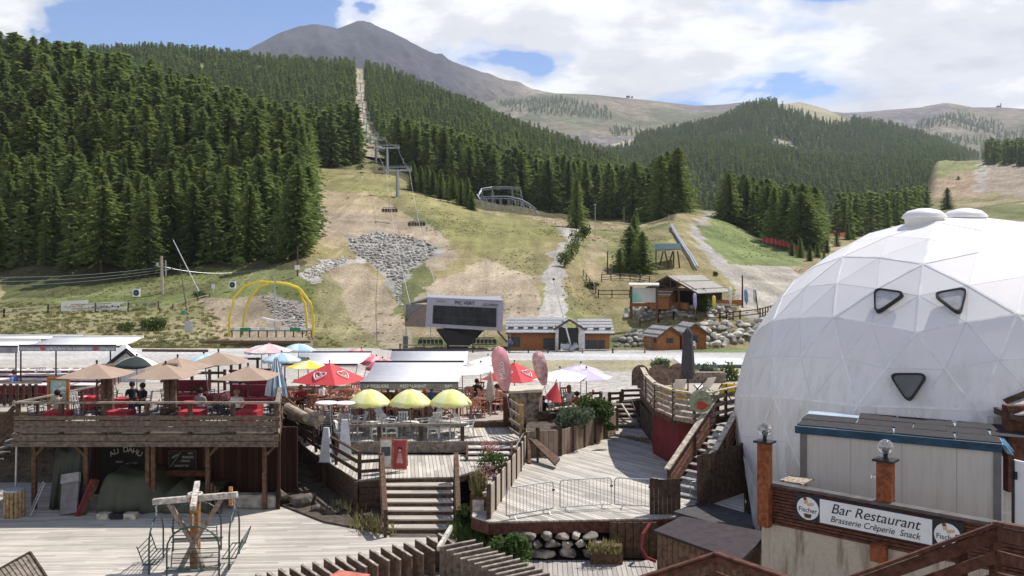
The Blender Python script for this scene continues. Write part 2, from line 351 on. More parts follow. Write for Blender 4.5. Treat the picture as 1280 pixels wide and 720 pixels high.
near = Sheet([
 col(-700, LEFT, [(125, 418), (150, 385), (175, 350), (290, 60), (340, 40), (420, 120), (600, 150)]),
 col(-250, LEFT, [(120, 415), (150, 383), (175, 352), (285, 100), (340, 85), (420, 160), (600, 190)]),
 col(0, LEFT, [(116, 428), (122, 410), (150, 380), (172, 360), (220, 255), (285, 130), (330, 115), (420, 170), (600, 210)]),
 col(100, LEFT, [(118, 430), (124, 415), (150, 376), (172, 352), (220, 262), (285, 148), (330, 135), (420, 180), (600, 215)]),
 col(200, LEFT, [(118, 434), (124, 422), (150, 370), (170, 342), (220, 268), (285, 172), (330, 158), (420, 190), (600, 220)]),
 col(300, LEFT, [(118, 434), (124, 424), (150, 362), (170, 330), (220, 268), (285, 205), (330, 190), (420, 205), (600, 225)]),
 col(385, LEFT, [(118, 434), (124, 425), (150, 350), (175, 310), (240, 258), (300, 222), (330, 211), (420, 200), (600, 165)]),
 col(450, LEFT, [(118, 432), (125, 420), (150, 370), (180, 320), (230, 268), (280, 234), (330, 213), (420, 192), (600, 160)]),
 col(500, RIGHT, [(118, 430), (125, 412), (150, 368), (180, 325), (230, 275), (280, 240), (330, 220), (420, 205), (600, 180)]),
 col(560, RIGHT, [(118, 428), (130, 402), (150, 370), (180, 325), (230, 275), (280, 252), (330, 240), (420, 222), (600, 205)]),
 col(620, RIGHT, [(118, 428), (130, 400), (150, 362), (180, 322), (230, 288), (280, 268), (330, 257), (420, 240), (600, 225)]),
 col(700, RIGHT, [(118, 430), (130, 400), (150, 360), (180, 315), (230, 290), (280, 277), (330, 270), (420, 255), (600, 240)]),
 col(740, RIGHT, [(118, 434), (130, 412), (145, 388), (165, 350), (190, 320), (240, 292), (300, 280), (420, 266), (600, 250)]),
 col(800, RIGHT, [(119, 436), (122, 416), (135, 410), (137, 388), (150, 380), (165, 352), (190, 325), (240, 295), (300, 280), (420, 268), (600, 255)]),
 col(850, RIGHT, [(119, 436), (121.5, 408), (133, 404), (135, 384), (152, 372), (170, 345), (200, 310), (260, 275), (320, 262), (420, 262), (600, 260)]),
 col(900, RIGHT, [(120, 434), (122.5, 404), (134, 402), (136, 384), (150, 378), (180, 340), (220, 310), (300, 275), (340, 268), (420, 270), (600, 275)]),
 col(950, RIGHT, [(122, 430), (125, 396), (140, 388), (155, 370), (190, 338), (240, 315), (300, 292), (360, 285), (420, 285), (600, 280)]),
 col(1020, RIGHT, [(120, 434), (130, 415), (150, 380), (190, 345), (240, 318), (300, 300), (420, 292), (600, 298), (800, 310)]),
 col(1100, RIGHT, [(120, 434), (150, 400), (200, 355), (300, 305), (420, 283), (600, 285), (800, 300), (1000, 310)]),
 col(1150, RIGHT, [(120, 434), (150, 400), (200, 355), (300, 308), (420, 278), (600, 262), (800, 268), (1000, 280)]),
 col(1163, RIGHT, [(120, 434), (150, 400), (200, 355), (300, 310), (420, 282), (600, 258), (800, 226), (930, 203), (1100, 215)]),
 col(1182, RIGHT, [(120, 434), (150, 400), (200, 355), (300, 310), (420, 282), (600, 256), (800, 224), (930, 202), (1100, 215)]),
 col(1280, RIGHT, [(120, 434), (150, 400), (200, 350), (300, 315), (420, 285), (600, 242), (800, 212), (980, 195), (1200, 215)]),
 col(1700, RIGHT, [(120, 434), (150, 390), (200, 330), (300, 280), (420, 240), (600, 190), (900, 140), (1200, 160)]),
], np.concatenate([np.linspace(14, 112, 60), np.geomspace(112.5, 350, 330), np.geomspace(351, 1150, 120)]), np.linspace(-700, 1700, 1001), amp=0.010, nscale=0.035)
px_, py_ = np.broadcast_to(near.pxs[:, None], near.X.shape), near.py(); Yg = near.Y; Xg = near.X
wob = 14 * (fbm(Xg * 0.05, Yg * 0.05, 5, 3) - 0.5); wob2 = 28 * (fbm(Xg * 0.16 + 50, Yg * 0.16, 5, 9) - 0.5)
pxw, pyw = px_ + wob + wob2, py_ + wob * 0.5 + wob2 * 0.6
C_ = lambda *a: np.array(a, float)
GREEN, DRY, TAN, EARTH = C_(.125, .14, .055), C_(.235, .20, .10), C_(.31, .245, .16), C_(.325, .265, .195)
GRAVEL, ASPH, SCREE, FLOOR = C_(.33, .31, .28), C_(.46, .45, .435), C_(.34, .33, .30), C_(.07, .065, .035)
colr = np.zeros(Xg.shape + (3,))
n1 = fbm(Xg * 0.03, Yg * 0.03, 6, 21); n2 = fbm(Xg * 0.25, Yg * 0.25, 4, 31); n3 = fbm(Xg * 0.02 + 9, Yg * 0.07, 5, 41)
mixf = np.clip((n1 - 0.36) / 0.25, 0, 1)[..., None]; colr[:] = GREEN * (1 - mixf) + DRY * mixf
m2 = np.clip((n3 - 0.55) / 0.12, 0, 1)[..., None]; colr[:] = colr * (1 - m2) + TAN * m2
def paint(poly, c, a=1.0, soft=None, pw=None):
 m = inpoly(pxw if pw is None else px_, pyw if pw is None else py_, poly)
 k = m.astype(float) * a
 if soft is not None: k = k * np.clip((soft - 0.35) / 0.25, 0, 1)
 colr[:] = colr * (1 - k[..., None]) + C_(*c) * k[..., None]
far_m = Yg > 112
paint([(380, 235), (420, 240), (470, 245), (560, 300), (500, 300), (440, 300), (420, 310), (385, 300)], TAN * 1.15, .8)
paint([(395, 262), (450, 262), (545, 285), (570, 320), (545, 340), (430, 296), (385, 300)], EARTH, .8)
paint([(400, 330), (455, 325), (490, 370), (520, 440), (430, 440), (395, 380)], EARTH * .95, .8)
paint([(545, 350), (610, 325), (665, 345), (675, 400), (600, 410), (520, 380)], EARTH * 1.1, .8)
paint([(500, 350), (530, 325), (545, 350), (520, 380), (490, 400)], GREEN * .95, .9)
paint([(385, 330), (410, 325), (440, 400), (500, 450), (420, 440), (385, 420)], (.17, .17, .06), .6)
paint([(540, 258), (650, 270), (700, 285), (660, 320), (600, 322), (560, 300)], (.19, .185, .07), .8)
paint([(395, 210), (500, 220), (600, 262), (560, 285), (480, 245), (395, 232)], (.22, .205, .085), .85)
paint([(0, 350), (390, 330), (390, 372), (220, 380), (0, 385)], (.12, .15, .05), .8)
paint([(0, 345), (130, 340), (180, 352), (60, 372), (0, 375)], (.05, .055, .025), .6)
paint([(0, 385), (260, 380), (270, 440), (0, 440)], (.21, .20, .10), .7)
paint([(250, 372), (330, 365), (385, 378), (392, 432), (290, 425), (260, 390)], EARTH * .9, .85)
paint([(330, 362), (378, 378), (392, 425), (345, 400)], GRAVEL * .9, .8)
paint([(395, 330), (375, 345), (385, 352), (420, 338), (470, 330), (470, 322)], GRAVEL * 1.15, 1)
paint([(436, 300), (470, 291), (505, 293), (535, 302), (556, 314), (530, 328), (508, 346), (503, 372), (494, 372), (480, 345), (462, 328), (436, 312)], SCREE * .8, 1)
paint([(718, 282), (722, 296), (706, 318), (700, 350), (706, 400), (672, 405), (676, 345), (690, 318), (708, 290)], GRAVEL * 1.0, .95)
paint([(700, 282), (728, 282), (720, 300), (704, 300)], GRAVEL, .9)
paint([(735, 290), (760, 300), (745, 330), (770, 345), (735, 350), (730, 320)], TAN, .6)
paint([(840, 262), (880, 268), (866, 300), (890, 330), (915, 360), (850, 330), (835, 300)], DRY * 1.15, .8)
road2 = [(893, 266), (876, 276), (870, 290), (878, 306), (895, 325), (920, 345), (950, 362), (960, 380)]
dr = distpoly(pxw * 1.0, pyw, road2); k = np.clip(1 - (dr - (2.5 + (pyw - 266) * 0.07)) / 2, 0, 1) * (Yg > 112)
colr[:] = colr * (1 - k[..., None]) + GRAVEL * .95 * k[..., None]
paint([(905, 332), (985, 332), (1010, 350), (1010, 400), (935, 400), (915, 360)], (.34, .31, .26), .95)
paint([(890, 270), (960, 300), (1010, 330), (980, 335), (910, 330), (880, 300)], (.15, .19, .07), .9)
paint([(1120, 212), (1150, 200), (1230, 196), (1225, 215), (1160, 228)], (.20, .21, .09), .9)
paint([(1150, 225), (1225, 212), (1240, 215), (1230, 245), (1165, 250)], (.30, .22, .15), .85)
paint([(1225, 196), (1280, 192), (1330, 250), (1225, 240)], (.28, .23, .18), .9)
paint([(1225, 205), (1235, 204), (1228, 240), (1216, 240)], GRAVEL, .9)
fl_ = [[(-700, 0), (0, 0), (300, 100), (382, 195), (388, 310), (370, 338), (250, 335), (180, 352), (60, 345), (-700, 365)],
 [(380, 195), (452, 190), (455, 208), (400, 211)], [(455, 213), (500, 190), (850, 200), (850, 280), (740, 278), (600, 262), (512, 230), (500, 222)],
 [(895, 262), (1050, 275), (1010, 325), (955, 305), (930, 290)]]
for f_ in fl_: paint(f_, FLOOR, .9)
flat = Yg <= 113
kf = flat[..., None].astype(float); colr[:] = colr * (1 - kf) + (C_(.42, .395, .355)) * kf
gs = (Yg > 71.5) & (Yg < 83) & (px_ > 600); k = gs[..., None] * .92; colr[:] = colr * (1 - k) + (C_(.27, .245, .145) * (0.75 + .6 * n2[..., None])) * k
gs = (Yg > 104.5) & (Yg < 116) & (px_ > 858) & (px_ < 1300); k = gs[..., None] * .92; colr[:] = colr * (1 - k) + C_(.14, .19, .065) * k
gs = (Yg > 83) & (Yg < 104.5) & (px_ > 620); k = gs[..., None] * .92; colr[:] = colr * (1 - k) + C_(.46, .45, .44) * k
gs = (Yg > 88) & (Yg < 113) & (px_ < 440); k = gs[..., None] * .9; colr[:] = colr * (1 - k) + C_(.45, .44, .42) * k
gs = (Yg < 43) ; k = gs[..., None] * 1.0; colr[:] = colr * (1 - k) + C_(.12, .10, .075) * k
st = (0.72 + .6 * n2[..., None]) * (.72 + .56 * fbm(Xg * .55 + wob * .05, Yg * .035 + Xg * .02, 5, 71)[..., None]) * (.8 + .4 * fbm(Xg * 1.1, Yg * .08, 3, 81)[..., None]); colr = colr * np.where((Yg > 112)[..., None], st, 1)
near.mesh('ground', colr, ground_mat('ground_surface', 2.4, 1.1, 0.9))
MB().quad((-300, -200, 0.05), (300, -200, 0.05), (300, 13.9, 0.05), (-300, 13.9, 0.05)).build('ground_apron', mat('apron', (.2, .18, .15))).__setitem__('kind', 'structure')
hillB = Sheet([
 col(-700, [], [(430, 150), (700, 60), (1100, 10), (1300, 60), (1500, 200)]),
 col(-250, [], [(430, 170), (700, 90), (1100, 48), (1300, 90), (1500, 250)]),
 col(0, [], [(430, 190), (700, 120), (1100, 62), (1300, 95), (1500, 250)]),
 col(100, [], [(430, 195), (700, 125), (1100, 68), (1300, 95), (1500, 250)]),
 col(200, [], [(430, 200), (700, 130), (1100, 63), (1300, 95), (1500, 250)]),
 col(300, [], [(430, 205), (700, 140), (1100, 72), (1300, 100), (1500, 250)]),
 col(385, [], [(430, 200), (700, 150), (1150, 82), (1300, 110), (1500, 250)]),
 col(450, [], [(405, 196), (600, 162), (1200, 84), (1300, 110), (1500, 250)]),
 col(500, [], [(430, 208), (700, 165), (1200, 100), (1350, 130), (1500, 250)]),
 col(600, [], [(430, 240), (700, 188), (1200, 135), (1350, 160), (1500, 260)]),
 col(700, [], [(430, 255), (700, 220), (1200, 176), (1350, 200), (1500, 270)]),
 col(760, [], [(430, 265), (800, 222), (1200, 200), (1350, 220), (1500, 280)]),
 col(850, [], [(430, 275), (800, 255), (1200, 245), (1350, 260), (1500, 290)]),
 col(920, [], [(430, 290), (800, 280), (1200, 275), (1500, 300)]),
], np.geomspace(405, 1500, 180), np.linspace(-700, 920, 500), amp=0.014, nscale=0.006, seed=5)
pxb, pyb = np.broadcast_to(hillB.pxs[:, None], hillB.X.shape), hillB.py()
cb_ = np.zeros(hillB.X.shape + (3,)); cb_[:] = C_(.075, .08, .04)
kcut = (np.abs(pxb - (449 + (pyb - 80) * 0.03)) < 6 + np.clip(pyb - 150, 0, 60) * .35)[..., None] * 1.0; cb_[:] = cb_ * (1 - kcut) + C_(.36, .30, .22) * kcut
def hill_blob(a, px, py, cx, cy, rx, ry, c):
 k = (np.exp(-(((px - cx) / rx) ** 2 + ((py - cy) / ry) ** 2)) > 0.4)[..., None] * 1.0; a[:] = a * (1 - k) + C_(*c) * k
hill_blob(cb_, pxb, pyb, 255, 86, 9, 6, (.25, .24, .10)); hill_blob(cb_, pxb, pyb, 330, 74, 20, 5, (.3, .29, .22))
gm_far = ground_mat('hill_surface', 0.25, 0.8, 0.8, 0.012)
hillB.mesh('forest_hill', cb_, gm_far)
hillC = Sheet([
 col(640, [], [(900, 262), (1600, 240), (2200, 225), (2500, 260), (2800, 300)]),
 col(700, [], [(900, 262), (1600, 228), (2200, 210), (2500, 250), (2800, 300)]),
 col(760, [], [(900, 268), (1600, 205), (2200, 186), (2500, 230), (2800, 300)]),
 col(800, [], [(850, 275), (1600, 196), (2200, 178), (2500, 220), (2800, 300)]),
 col(850, [], [(800, 282), (1600, 190), (2200, 163), (2500, 200), (2800, 300)]),
 col(900, [], [(780, 298), (1600, 186), (2200, 146), (2500, 184), (2800, 300)]),
 col(920, [], [(780, 298), (1600, 187), (2200, 139), (2500, 177), (2800, 300)]),
 col(940, [], [(780, 298), (1600, 189), (2200, 130), (2500, 168), (2800, 300)]),
 col(955, [], [(780, 298), (1600, 190), (2200, 126), (2500, 164), (2800, 300)]),
 col(975, [], [(780, 298), (1600, 192), (2200, 124), (2500, 162), (2800, 300)]),
 col(995, [], [(780, 298), (1600, 194), (2200, 125), (2500, 163), (2800, 300)]),
 col(1015, [], [(780, 298), (1600, 196), (2200, 128), (2500, 166), (2800, 300)]),
 col(1030, [], [(780, 298), (1600, 197), (2200, 132), (2500, 170), (2800, 300)]),
 col(1045, [], [(780, 298), (1600, 199), (2200, 139), (2500, 177), (2800, 300)]),
 col(1060, [], [(780, 296), (1600, 200), (2200, 147), (2500, 185), (2800, 300)]),
 col(1100, [], [(780, 292), (1500, 206), (2200, 156), (2500, 190), (2800, 300)]),
 col(1150, [], [(780, 262), (1400, 208), (2200, 172), (2500, 200), (2800, 300)]),
 col(1200, [], [(900, 250), (1400, 212), (2200, 190), (2500, 220), (2800, 300)]),
 col(1240, [], [(900, 250), (1400, 222), (2200, 205), (2500, 230), (2800, 300)]),
 col(1320, [], [(900, 260), (1400, 250), (2200, 240), (2500, 260), (2800, 300)]),
], np.geomspace(780, 2800, 200), np.linspace(640, 1320, 330), amp=0.03, nscale=0.0035, seed=8, sm=5)
pxc, pyc = np.broadcast_to(hillC.pxs[:, None], hillC.X.shape), hillC.py()
cc_ = np.zeros(hillC.X.shape + (3,)); cc_[:] = C_(.06, .07, .04)
wv = 10 * (fbm(hillC.X * .01, hillC.Y * .01, 4, 2) - .5)
for poly, c in [([(955, 118), (1000, 122), (1030, 132), (1062, 146), (1040, 156), (1020, 150), (985, 138), (960, 128)], (.30, .27, .19)),
    ([(965, 172), (985, 176), (1005, 190), (980, 186), (966, 180)], (.36, .31, .24)), ([(1030, 142), (1060, 145), (1058, 156), (1036, 158)], (.27, .25, .15)),
    ([(760, 178), (775, 170), (800, 172), (790, 182), (770, 186)], (.38, .33, .25))]:
 k = inpoly(pxc + wv, pyc + wv * .4, poly)[..., None] * 1.0; cc_[:] = cc_ * (1 - k) + C_(*c) * k
hillC.mesh('wooded_hill', cc_, gm_far)
def ridge(pts, px): return np.interp(px, [p[0] for p in pts], [p[1] for p in pts])
RM = [(-700, -60), (-300, 20), (-50, 32), (0, 40), (22, 52), (120, 90), (250, 100), (300, 64), (325, 53), (350, 40), (372, 31), (395, 28), (408, 32), (424, 34), (438, 28), (450, 23), (463, 26), (478, 33), (490, 39), (530, 60), (543, 66), (552, 66), (562, 75), (600, 88), (650, 102), (665, 110), (740, 126), (800, 150), (900, 200)]
px_m = np.linspace(-400, 900, 480); colsM = [(p, [(3600, ridge(RM, p) + 110), (4600, ridge(RM, p) + 30), (5200, ridge(RM, p)), (5600, ridge(RM, p) + 30), (6500, 300)]) for p in px_m[::3]]
mtn = Sheet(colsM, np.linspace(3600, 6500, 170), px_m, amp=0.0, nscale=0.001, sm=1)
rr = np.abs(fbm(mtn.X * 0.0042 + mtn.Y * 0.0012, mtn.Y * 0.0016, 6, 17) - 0.5); mtn.Z += (0.12 - rr) * 420 * np.clip(1 - np.abs(mtn.Y - 4500) / 700, 0.12, 1)
cm = np.zeros(mtn.X.shape + (3,)); nn = fbm(mtn.X * .004, mtn.Y * .004, 6, 3)[..., None]
cm[:] = C_(.036, .032, .042) * (0.25 + 1.5 * nn); k = np.clip((mtn.Y * 0 + np.broadcast_to(mtn.pxs[:, None], mtn.X.shape) - 560) / 120, 0, 1)[..., None]; cm[:] = cm * (1 - k) + C_(.24, .205, .15) * (0.6 + .8 * nn) * k
hm = ground_mat('mountain_surface', 0.035, 1.1, 1.0, 0.005); mtn.mesh('mountain', cm, hm)
RP = [(540, 150), (600, 128), (640, 118), (680, 115), (740, 117), (780, 121), (810, 124), (870, 131), (905, 129), (930, 126), (960, 128), (1000, 134), (1055, 140), (1100, 137), (1150, 133), (1165, 130), (1182, 127), (1200, 130), (1215, 133), (1250, 133), (1280, 135), (1400, 120), (1700, 90)]
px_p = np.linspace(540, 1700, 480); colsP = [(p, [(2500, 262), (3000, ridge(RP, p) + 62), (3700, ridge(RP, p) + 20), (4200, ridge(RP, p)), (4500, ridge(RP, p) + 20), (5500, 300)]) for p in px_p[::3]]
plat = Sheet(colsP, np.linspace(2500, 5500, 180), px_p, amp=0.0, nscale=0.001, sm=1)
rr = np.abs(fbm(plat.X * 0.003, plat.Y * 0.0015, 5, 27) - 0.5); plat.Z += (0.12 - rr) * 190 * np.clip(1 - np.abs(plat.Y - 3500) / 700, 0.05, 1)
pxp, pyp = np.broadcast_to(plat.pxs[:, None], plat.X.shape), plat.py()
cp_ = np.zeros(plat.X.shape + (3,)); nn = fbm(plat.X * .004, plat.Y * .004, 6, 13); n4 = fbm(plat.X * .0018 + 4, plat.Y * .0018, 5, 23)
cp_[:] = C_(.215, .185, .13); k = np.clip((nn - .45) / .15, 0, 1)[..., None]; cp_[:] = cp_ * (1 - k) + C_(.13, .135, .075) * k
k = np.clip((n4 - .52) / .06, 0, 1)[..., None]; cp_[:] = cp_ * (1 - k) + C_(.17, .145, .14) * k
plat.mesh('far_plateau', cp_, hm)
# ---------------- haze ----------------
hz = MB().box((0, 3150, 700), (15000, 7000, 1500)).build('haze', None)
hz.data.materials.clear(); hmv = bpy.data.materials.new('haze_air'); hmv.use_nodes = True; t = hmv.node_tree; t.nodes.clear()
pv = N(t, 'ShaderNodeVolumePrincipled'); pv.inputs['Color'].default_value = (.80, .88, 1.0, 1); pv.inputs['Density'].default_value = 0.00006; pv.inputs['Anisotropy'].default_value = 0.2
mo = N(t, 'ShaderNodeOutputMaterial'); t.links.new(pv.outputs[0], mo.inputs['Volume']); hz.data.materials.append(hmv); hz['kind'] = 'stuff'
# ---------------- conifers ----------------
def foliage_mat(name, c1, c2, spec=0.15):
 m = bpy.data.materials.new(name); m.use_nodes = True; t = m.node_tree; b = t.nodes['Principled BSDF']
 g = N(t, 'ShaderNodeTexCoord'); oi = N(t, 'ShaderNodeObjectInfo'); nz = NOISE(t, g.outputs['Object'], 1.3, 4, 0.6)
 c = MIXC(t, RAMP(t, nz, [(0.35, 0.0), (0.65, 1.0)]), c1, c2)
 c = MIXC(t, MATH(t, 'MULTIPLY', oi.outputs['Random'], 0.45), c, tuple(x * 0.5 for x in c1))
 c = MIXC(t, MATH(t, 'MULTIPLY', MATH(t, 'POWER', MATH(t, 'FRACT', MATH(t, 'MULTIPLY', oi.outputs['Random'], 7.3)), 3.0), 0.5), c, (c2[0] * 1.2, c2[1] * 1.1, c2[2] * .8))
 t.links.new(c, b.inputs['Base Color']); b.inputs['Roughness'].default_value = 0.85; b.inputs['Specular IOR Level'].default_value = spec
 tr = N(t, 'ShaderNodeBsdfTranslucent'); t.links.new(c, tr.inputs[0]); mx = N(t, 'ShaderNodeMixShader'); mx.inputs[0].default_value = 0.5
 t.links.new(b.outputs[0], mx.inputs[1]); t.links.new(tr.outputs[0], mx.inputs[2]); t.links.new(mx.outputs[0], t.nodes['Material Output'].inputs[0])
 return m
FOL = foliage_mat('conifer_needles', (.15, .21, .07), (.25, .325, .10)); BARK = mat('bark', (.12, .085, .06), .9, .3, 4)
def conifer_mesh(h, rbase, levels, nb, clumps, size, seed, bare=0.06, power=0.85):
 r = random.Random(seed); cv = MB(); tv = MB()
 tv.tube((0, 0, -0.6), (0, 0, h * 0.55), h * 0.014, h * 0.008, 7); tv.tube((0, 0, h * 0.55), (0, 0, h * 0.97), h * 0.008, 0.02, 5)
 lean = [r.uniform(.75, 1.15) for _ in range(9)]
 for i in range(levels):
  t = i / (levels - 1); z = h * (bare + (0.985 - bare) * t); rad = rbase * (1 - t) ** power * r.uniform(.8, 1.12) + 0.12
  if t < 0.12: rad *= 0.75 + t * 2
  n = max(3, int(nb * (0.5 + 0.5 * (1 - t))))
  for k in range(n):
   a = 2 * math.pi * (k + r.random()) / n + i * 1.9; L = rad * r.uniform(.7, 1.15) * lean[int(a / (2 * math.pi) * 9) % 9]
   droop = r.uniform(-.15, .22) + 0.12 * (1 - t)
   m = max(2, int(clumps * (0.4 + 0.6 * (1 - t))))
   for c in range(m):
    q = (c + 0.6 + r.random() * .5) / m; d = L * q; zz = z - d * droop - 0.15 * d * q + r.uniform(-.1, .1) * size
    p = Vector((math.cos(a) * d, math.sin(a) * d, zz)); s = size * r.uniform(.7, 1.35) * (1.1 - 0.35 * q)
    o = Vector((math.cos(a), math.sin(a), -droop)); w_ = Vector((-math.sin(a), math.cos(a), r.uniform(-.3, .3)))
    j = Vector((r.uniform(-.3, .3), r.uniform(-.3, .3), r.uniform(-.3, .3))) * s
    cv.add((p - o * s * .5 - w_ * s * .42 + j, p + o * s * .85 + Vector((0, 0, -.12 * s)), p - o * s * .3 + w_ * s * .45 - j), ((0, 1, 2),))
    if c % 2 == 0 or m < 4:
     cv.add((p - o * s * .5 + Vector((0, 0, s * .38)), p + o * s * .7 + j * .3, p - o * s * .2 + Vector((0, 0, -s * .42)) + w_ * s * .15), ((0, 1, 2),))
 return tv, cv
near_protos = []
col_near = bpy.data.collections.new('conifer_prototypes'); col_far = bpy.data.collections.new('far_conifer_prototypes'); col_mid = bpy.data.collections.new('mid_conifer_prototypes')
def join_proto(tv, cv, name, coll):
 o = len(tv.v); m = MB(); m.v = tv.v + cv.v; m.f = list(tv.f) + [tuple(o + i for i in f) for f in cv.f]; m.m = [0] * len(tv.f) + [1] * len(cv.f)
 ob = m.build(name, [BARK, FOL]); scene.collection.objects.unlink(ob); coll.objects.link(ob); return ob
for s in range(7):
 tv, cv = conifer_mesh(10, [2.3, 1.9, 2.7, 2.1, 2.8, 1.7, 2.4][s], 50, 11, 7, 0.38, 100 + s, bare=[.04, .06, .03, .12, .05, .03, .16][s], power=[.7, .62, .6, .55, .75, .65, .5][s])
 tm = tv.build('trunk', BARK); cmh = cv.build('crown', FOL)
 near_protos.append((tm.data, cmh.data)); bpy.data.objects.remove(tm); bpy.data.objects.remove(cmh)
for s in range(5):
 tv, cv = conifer_mesh(10, [1.7, 2.0, 1.5, 1.9, 2.1][s], 20, 7, 3, 0.85, 200 + s, bare=.08, power=.62); join_proto(tv, cv, 'mid_conifer', col_mid)
for s in range(5):
 tv, cv = conifer_mesh(10, [1.5, 1.9, 1.7, 1.4, 1.8][s], 10, 6, 2, 1.3, 300 + s, bare=.08, power=.7); join_proto(tv, cv, 'far_conifer', col_far)
def scatter(sheet, polys, spacing, hgt, y0, y1, px0=-150, px1=1420, clear=None, seed=0, jit=0.8, tall=None, var=(.8, 1.15)):
 """random stand of trees on a sheet; returns (x,y,z,height,px,py)"""
 r = np.random.default_rng(seed); out = []
 xs0 = (px0 - CX) / F * y1; xs1 = (px1 - CX) / F * y1
 Y = y0
 while Y < y1:
  xa, xb = (px0 - CX) / F * Y, (px1 - CX) / F * Y; x = xa
  while x < xb:
   xx = x + r.uniform(-.5, .5) * spacing * jit; yy = Y + r.uniform(-.5, .5) * spacing * jit; x += spacing
   px = CX + xx / yy * F; z = sheet.z(px, min(max(yy, sheet.Ys[0]), sheet.Ys[-1])); py = HY - (z - CZ) / yy * F
   if not any(inpoly(px, py, p) for p in polys): continue
   if clear is not None and clear(px, py, xx, yy): continue
   k = r.uniform(*var) if tall is None else tall(px, py) * r.uniform(*var)
   out.append((xx, yy, z - .2, hgt * k, px, py))
  Y += spacing
 return out
def point_cloud(name, trees, coll, label):
 me = bpy.data.meshes.new(name); me.vertices.add(len(trees)); T = np.array([t[:4] for t in trees])
 me.vertices.foreach_set('co', T[:, :3].ravel()); r = np.random.default_rng(5)
 a = me.attributes.new('hs', 'FLOAT', 'POINT'); a.data.foreach_set('value', (T[:, 3] / 10).astype(np.float32))
 a = me.attributes.new('rz', 'FLOAT', 'POINT'); a.data.foreach_set('value', r.uniform(0, 6.28, len(T)).astype(np.float32))
 a = me.attributes.new('wd', 'FLOAT', 'POINT'); a.data.foreach_set('value', (r.uniform(.9, 1.4, len(T))).astype(np.float32))
 a = me.attributes.new('pick', 'INT', 'POINT'); a.data.foreach_set('value', r.integers(0, 5, len(T)).astype(np.int32))
 ob = bpy.data.objects.new(name, me); scene.collection.objects.link(ob)
 g = bpy.data.node_groups.new(name + '_scatter', 'GeometryNodeTree'); g.interface.new_socket('Geometry', in_out='INPUT', socket_type='NodeSocketGeometry'); g.interface.new_socket('Geometry', in_out='OUTPUT', socket_type='NodeSocketGeometry')
 gi = g.nodes.new('NodeGroupInput'); go = g.nodes.new('NodeGroupOutput'); ip = g.nodes.new('GeometryNodeInstanceOnPoints'); ci = g.nodes.new('GeometryNodeCollectionInfo')
 ci.inputs['Collection'].default_value = coll; ci.inputs['Separate Children'].default_value = True; ci.inputs['Reset Children'].default_value = True
 def at(nm, ty):
  n = g.nodes.new('GeometryNodeInputNamedAttribute'); n.data_type = ty; n.inputs[0].default_value = nm; return n.outputs['Attribute']
 L = g.links.new; L(gi.outputs[0], ip.inputs['Points']); L(ci.outputs[0], ip.inputs['Instance']); ip.inputs['Pick Instance'].default_value = True
 L(at('pick', 'INT'), ip.inputs['Instance Index'])
 cx = g.nodes.new('ShaderNodeCombineXYZ'); L(at('rz', 'FLOAT'), cx.inputs[2]); L(cx.outputs[0], ip.inputs['Rotation'])
 sx = g.nodes.new('ShaderNodeCombineXYZ'); mu = g.nodes.new('ShaderNodeMath'); mu.operation = 'MULTIPLY'; h_ = at('hs', 'FLOAT'); L(h_, mu.inputs[0]); L(at('wd', 'FLOAT'), mu.inputs[1])
 L(mu.outputs[0], sx.inputs[0]); L(mu.outputs[0], sx.inputs[1]); L(h_, sx.inputs[2]); L(sx.outputs[0], ip.inputs['Scale']); L(ip.outputs[0], go.inputs[0])
 md = ob.modifiers.new('scatter', 'NODES'); md.node_group = g
 tag(ob, label, 'forest', None, 'stuff'); return ob
leftF = [[(-700, -50), (0, 60), (200, 100), (300, 150), (380, 195), (386, 300), (368, 325), (300, 328), (235, 332), (180, 346), (60, 340), (0, 346), (-700, 365)], [(380, 195), (446, 190), (450, 206), (400, 210), (382, 212)]]
midF = [[(462, 212), (480, 195), (520, 190), (850, 215), (848, 275), (800, 278), (700, 266), (600, 250), (560, 236), (512, 216), (490, 214)]]
rightF = [[(905, 258), (935, 262), (1000, 270), (1030, 280), (1022, 300), (1008, 318), (985, 312), (960, 300), (930, 288), (908, 276)]]
def tleft(px, py): return 1.25 if py < 262 else 0.95
A = scatter(near, leftF, 4.8, 16.5, 165, 420, px1=452, seed=1, tall=tleft, var=(.62, 1.2))
B = scatter(near, midF, 5.2, 19.5, 300, 620, px0=455, px1=855, seed=2, clear=lambda px, py, x, y: px < 458 + max(0, py - 150) * .62, var=(.6, 1.2))
Cc = scatter(near, rightF, 5.6, 17, 235, 420, px0=895, px1=1050, seed=3)
TR = scatter(near, [[(1232, 190), (1330, 190), (1330, 208), (1232, 206)]], 9, 20, 700, 1000, px0=1225, px1=1330, seed=4)
TR2 = scatter(near, [[(1035, 280), (1070, 272), (1120, 266), (1158, 252), (1162, 268), (1110, 288), (1060, 300)]], 7, 15, 300, 640, px0=1030, px1=1165, seed=6)
for t_ in A: t_ += ()
pool = [(t, 'left') for t in A] + [(t, 'mid') for t in B] + [(t, 'right') for t in Cc]
def score(t): return t[3] / t[1] * (1 if -20 < t[4] < 1290 else 0)
def tlabel(t, g):
 px, py = t[4], t[5]; row = 'front-row' if py > 312 else 'second-tier' if py > 240 else 'upper-slope'
 if g == 'left': return f"{row} dark conifer of the left forest, {'above the banner fence' if px < 130 else 'above the utility pole' if px < 260 else 'near its corner by the ski slope'}"
 if g == 'mid': return f"{'front' if py > 250 - (px < 600) * 18 else 'inner'} conifer of the middle forest, {'behind the row of young conifers' if px < 600 else 'behind the coaster' if px < 700 else 'above the small tree group'}"
 return f"{'left' if px < 945 else 'middle' if px < 985 else 'right'} conifer of the grove between the winding track and the red netting"
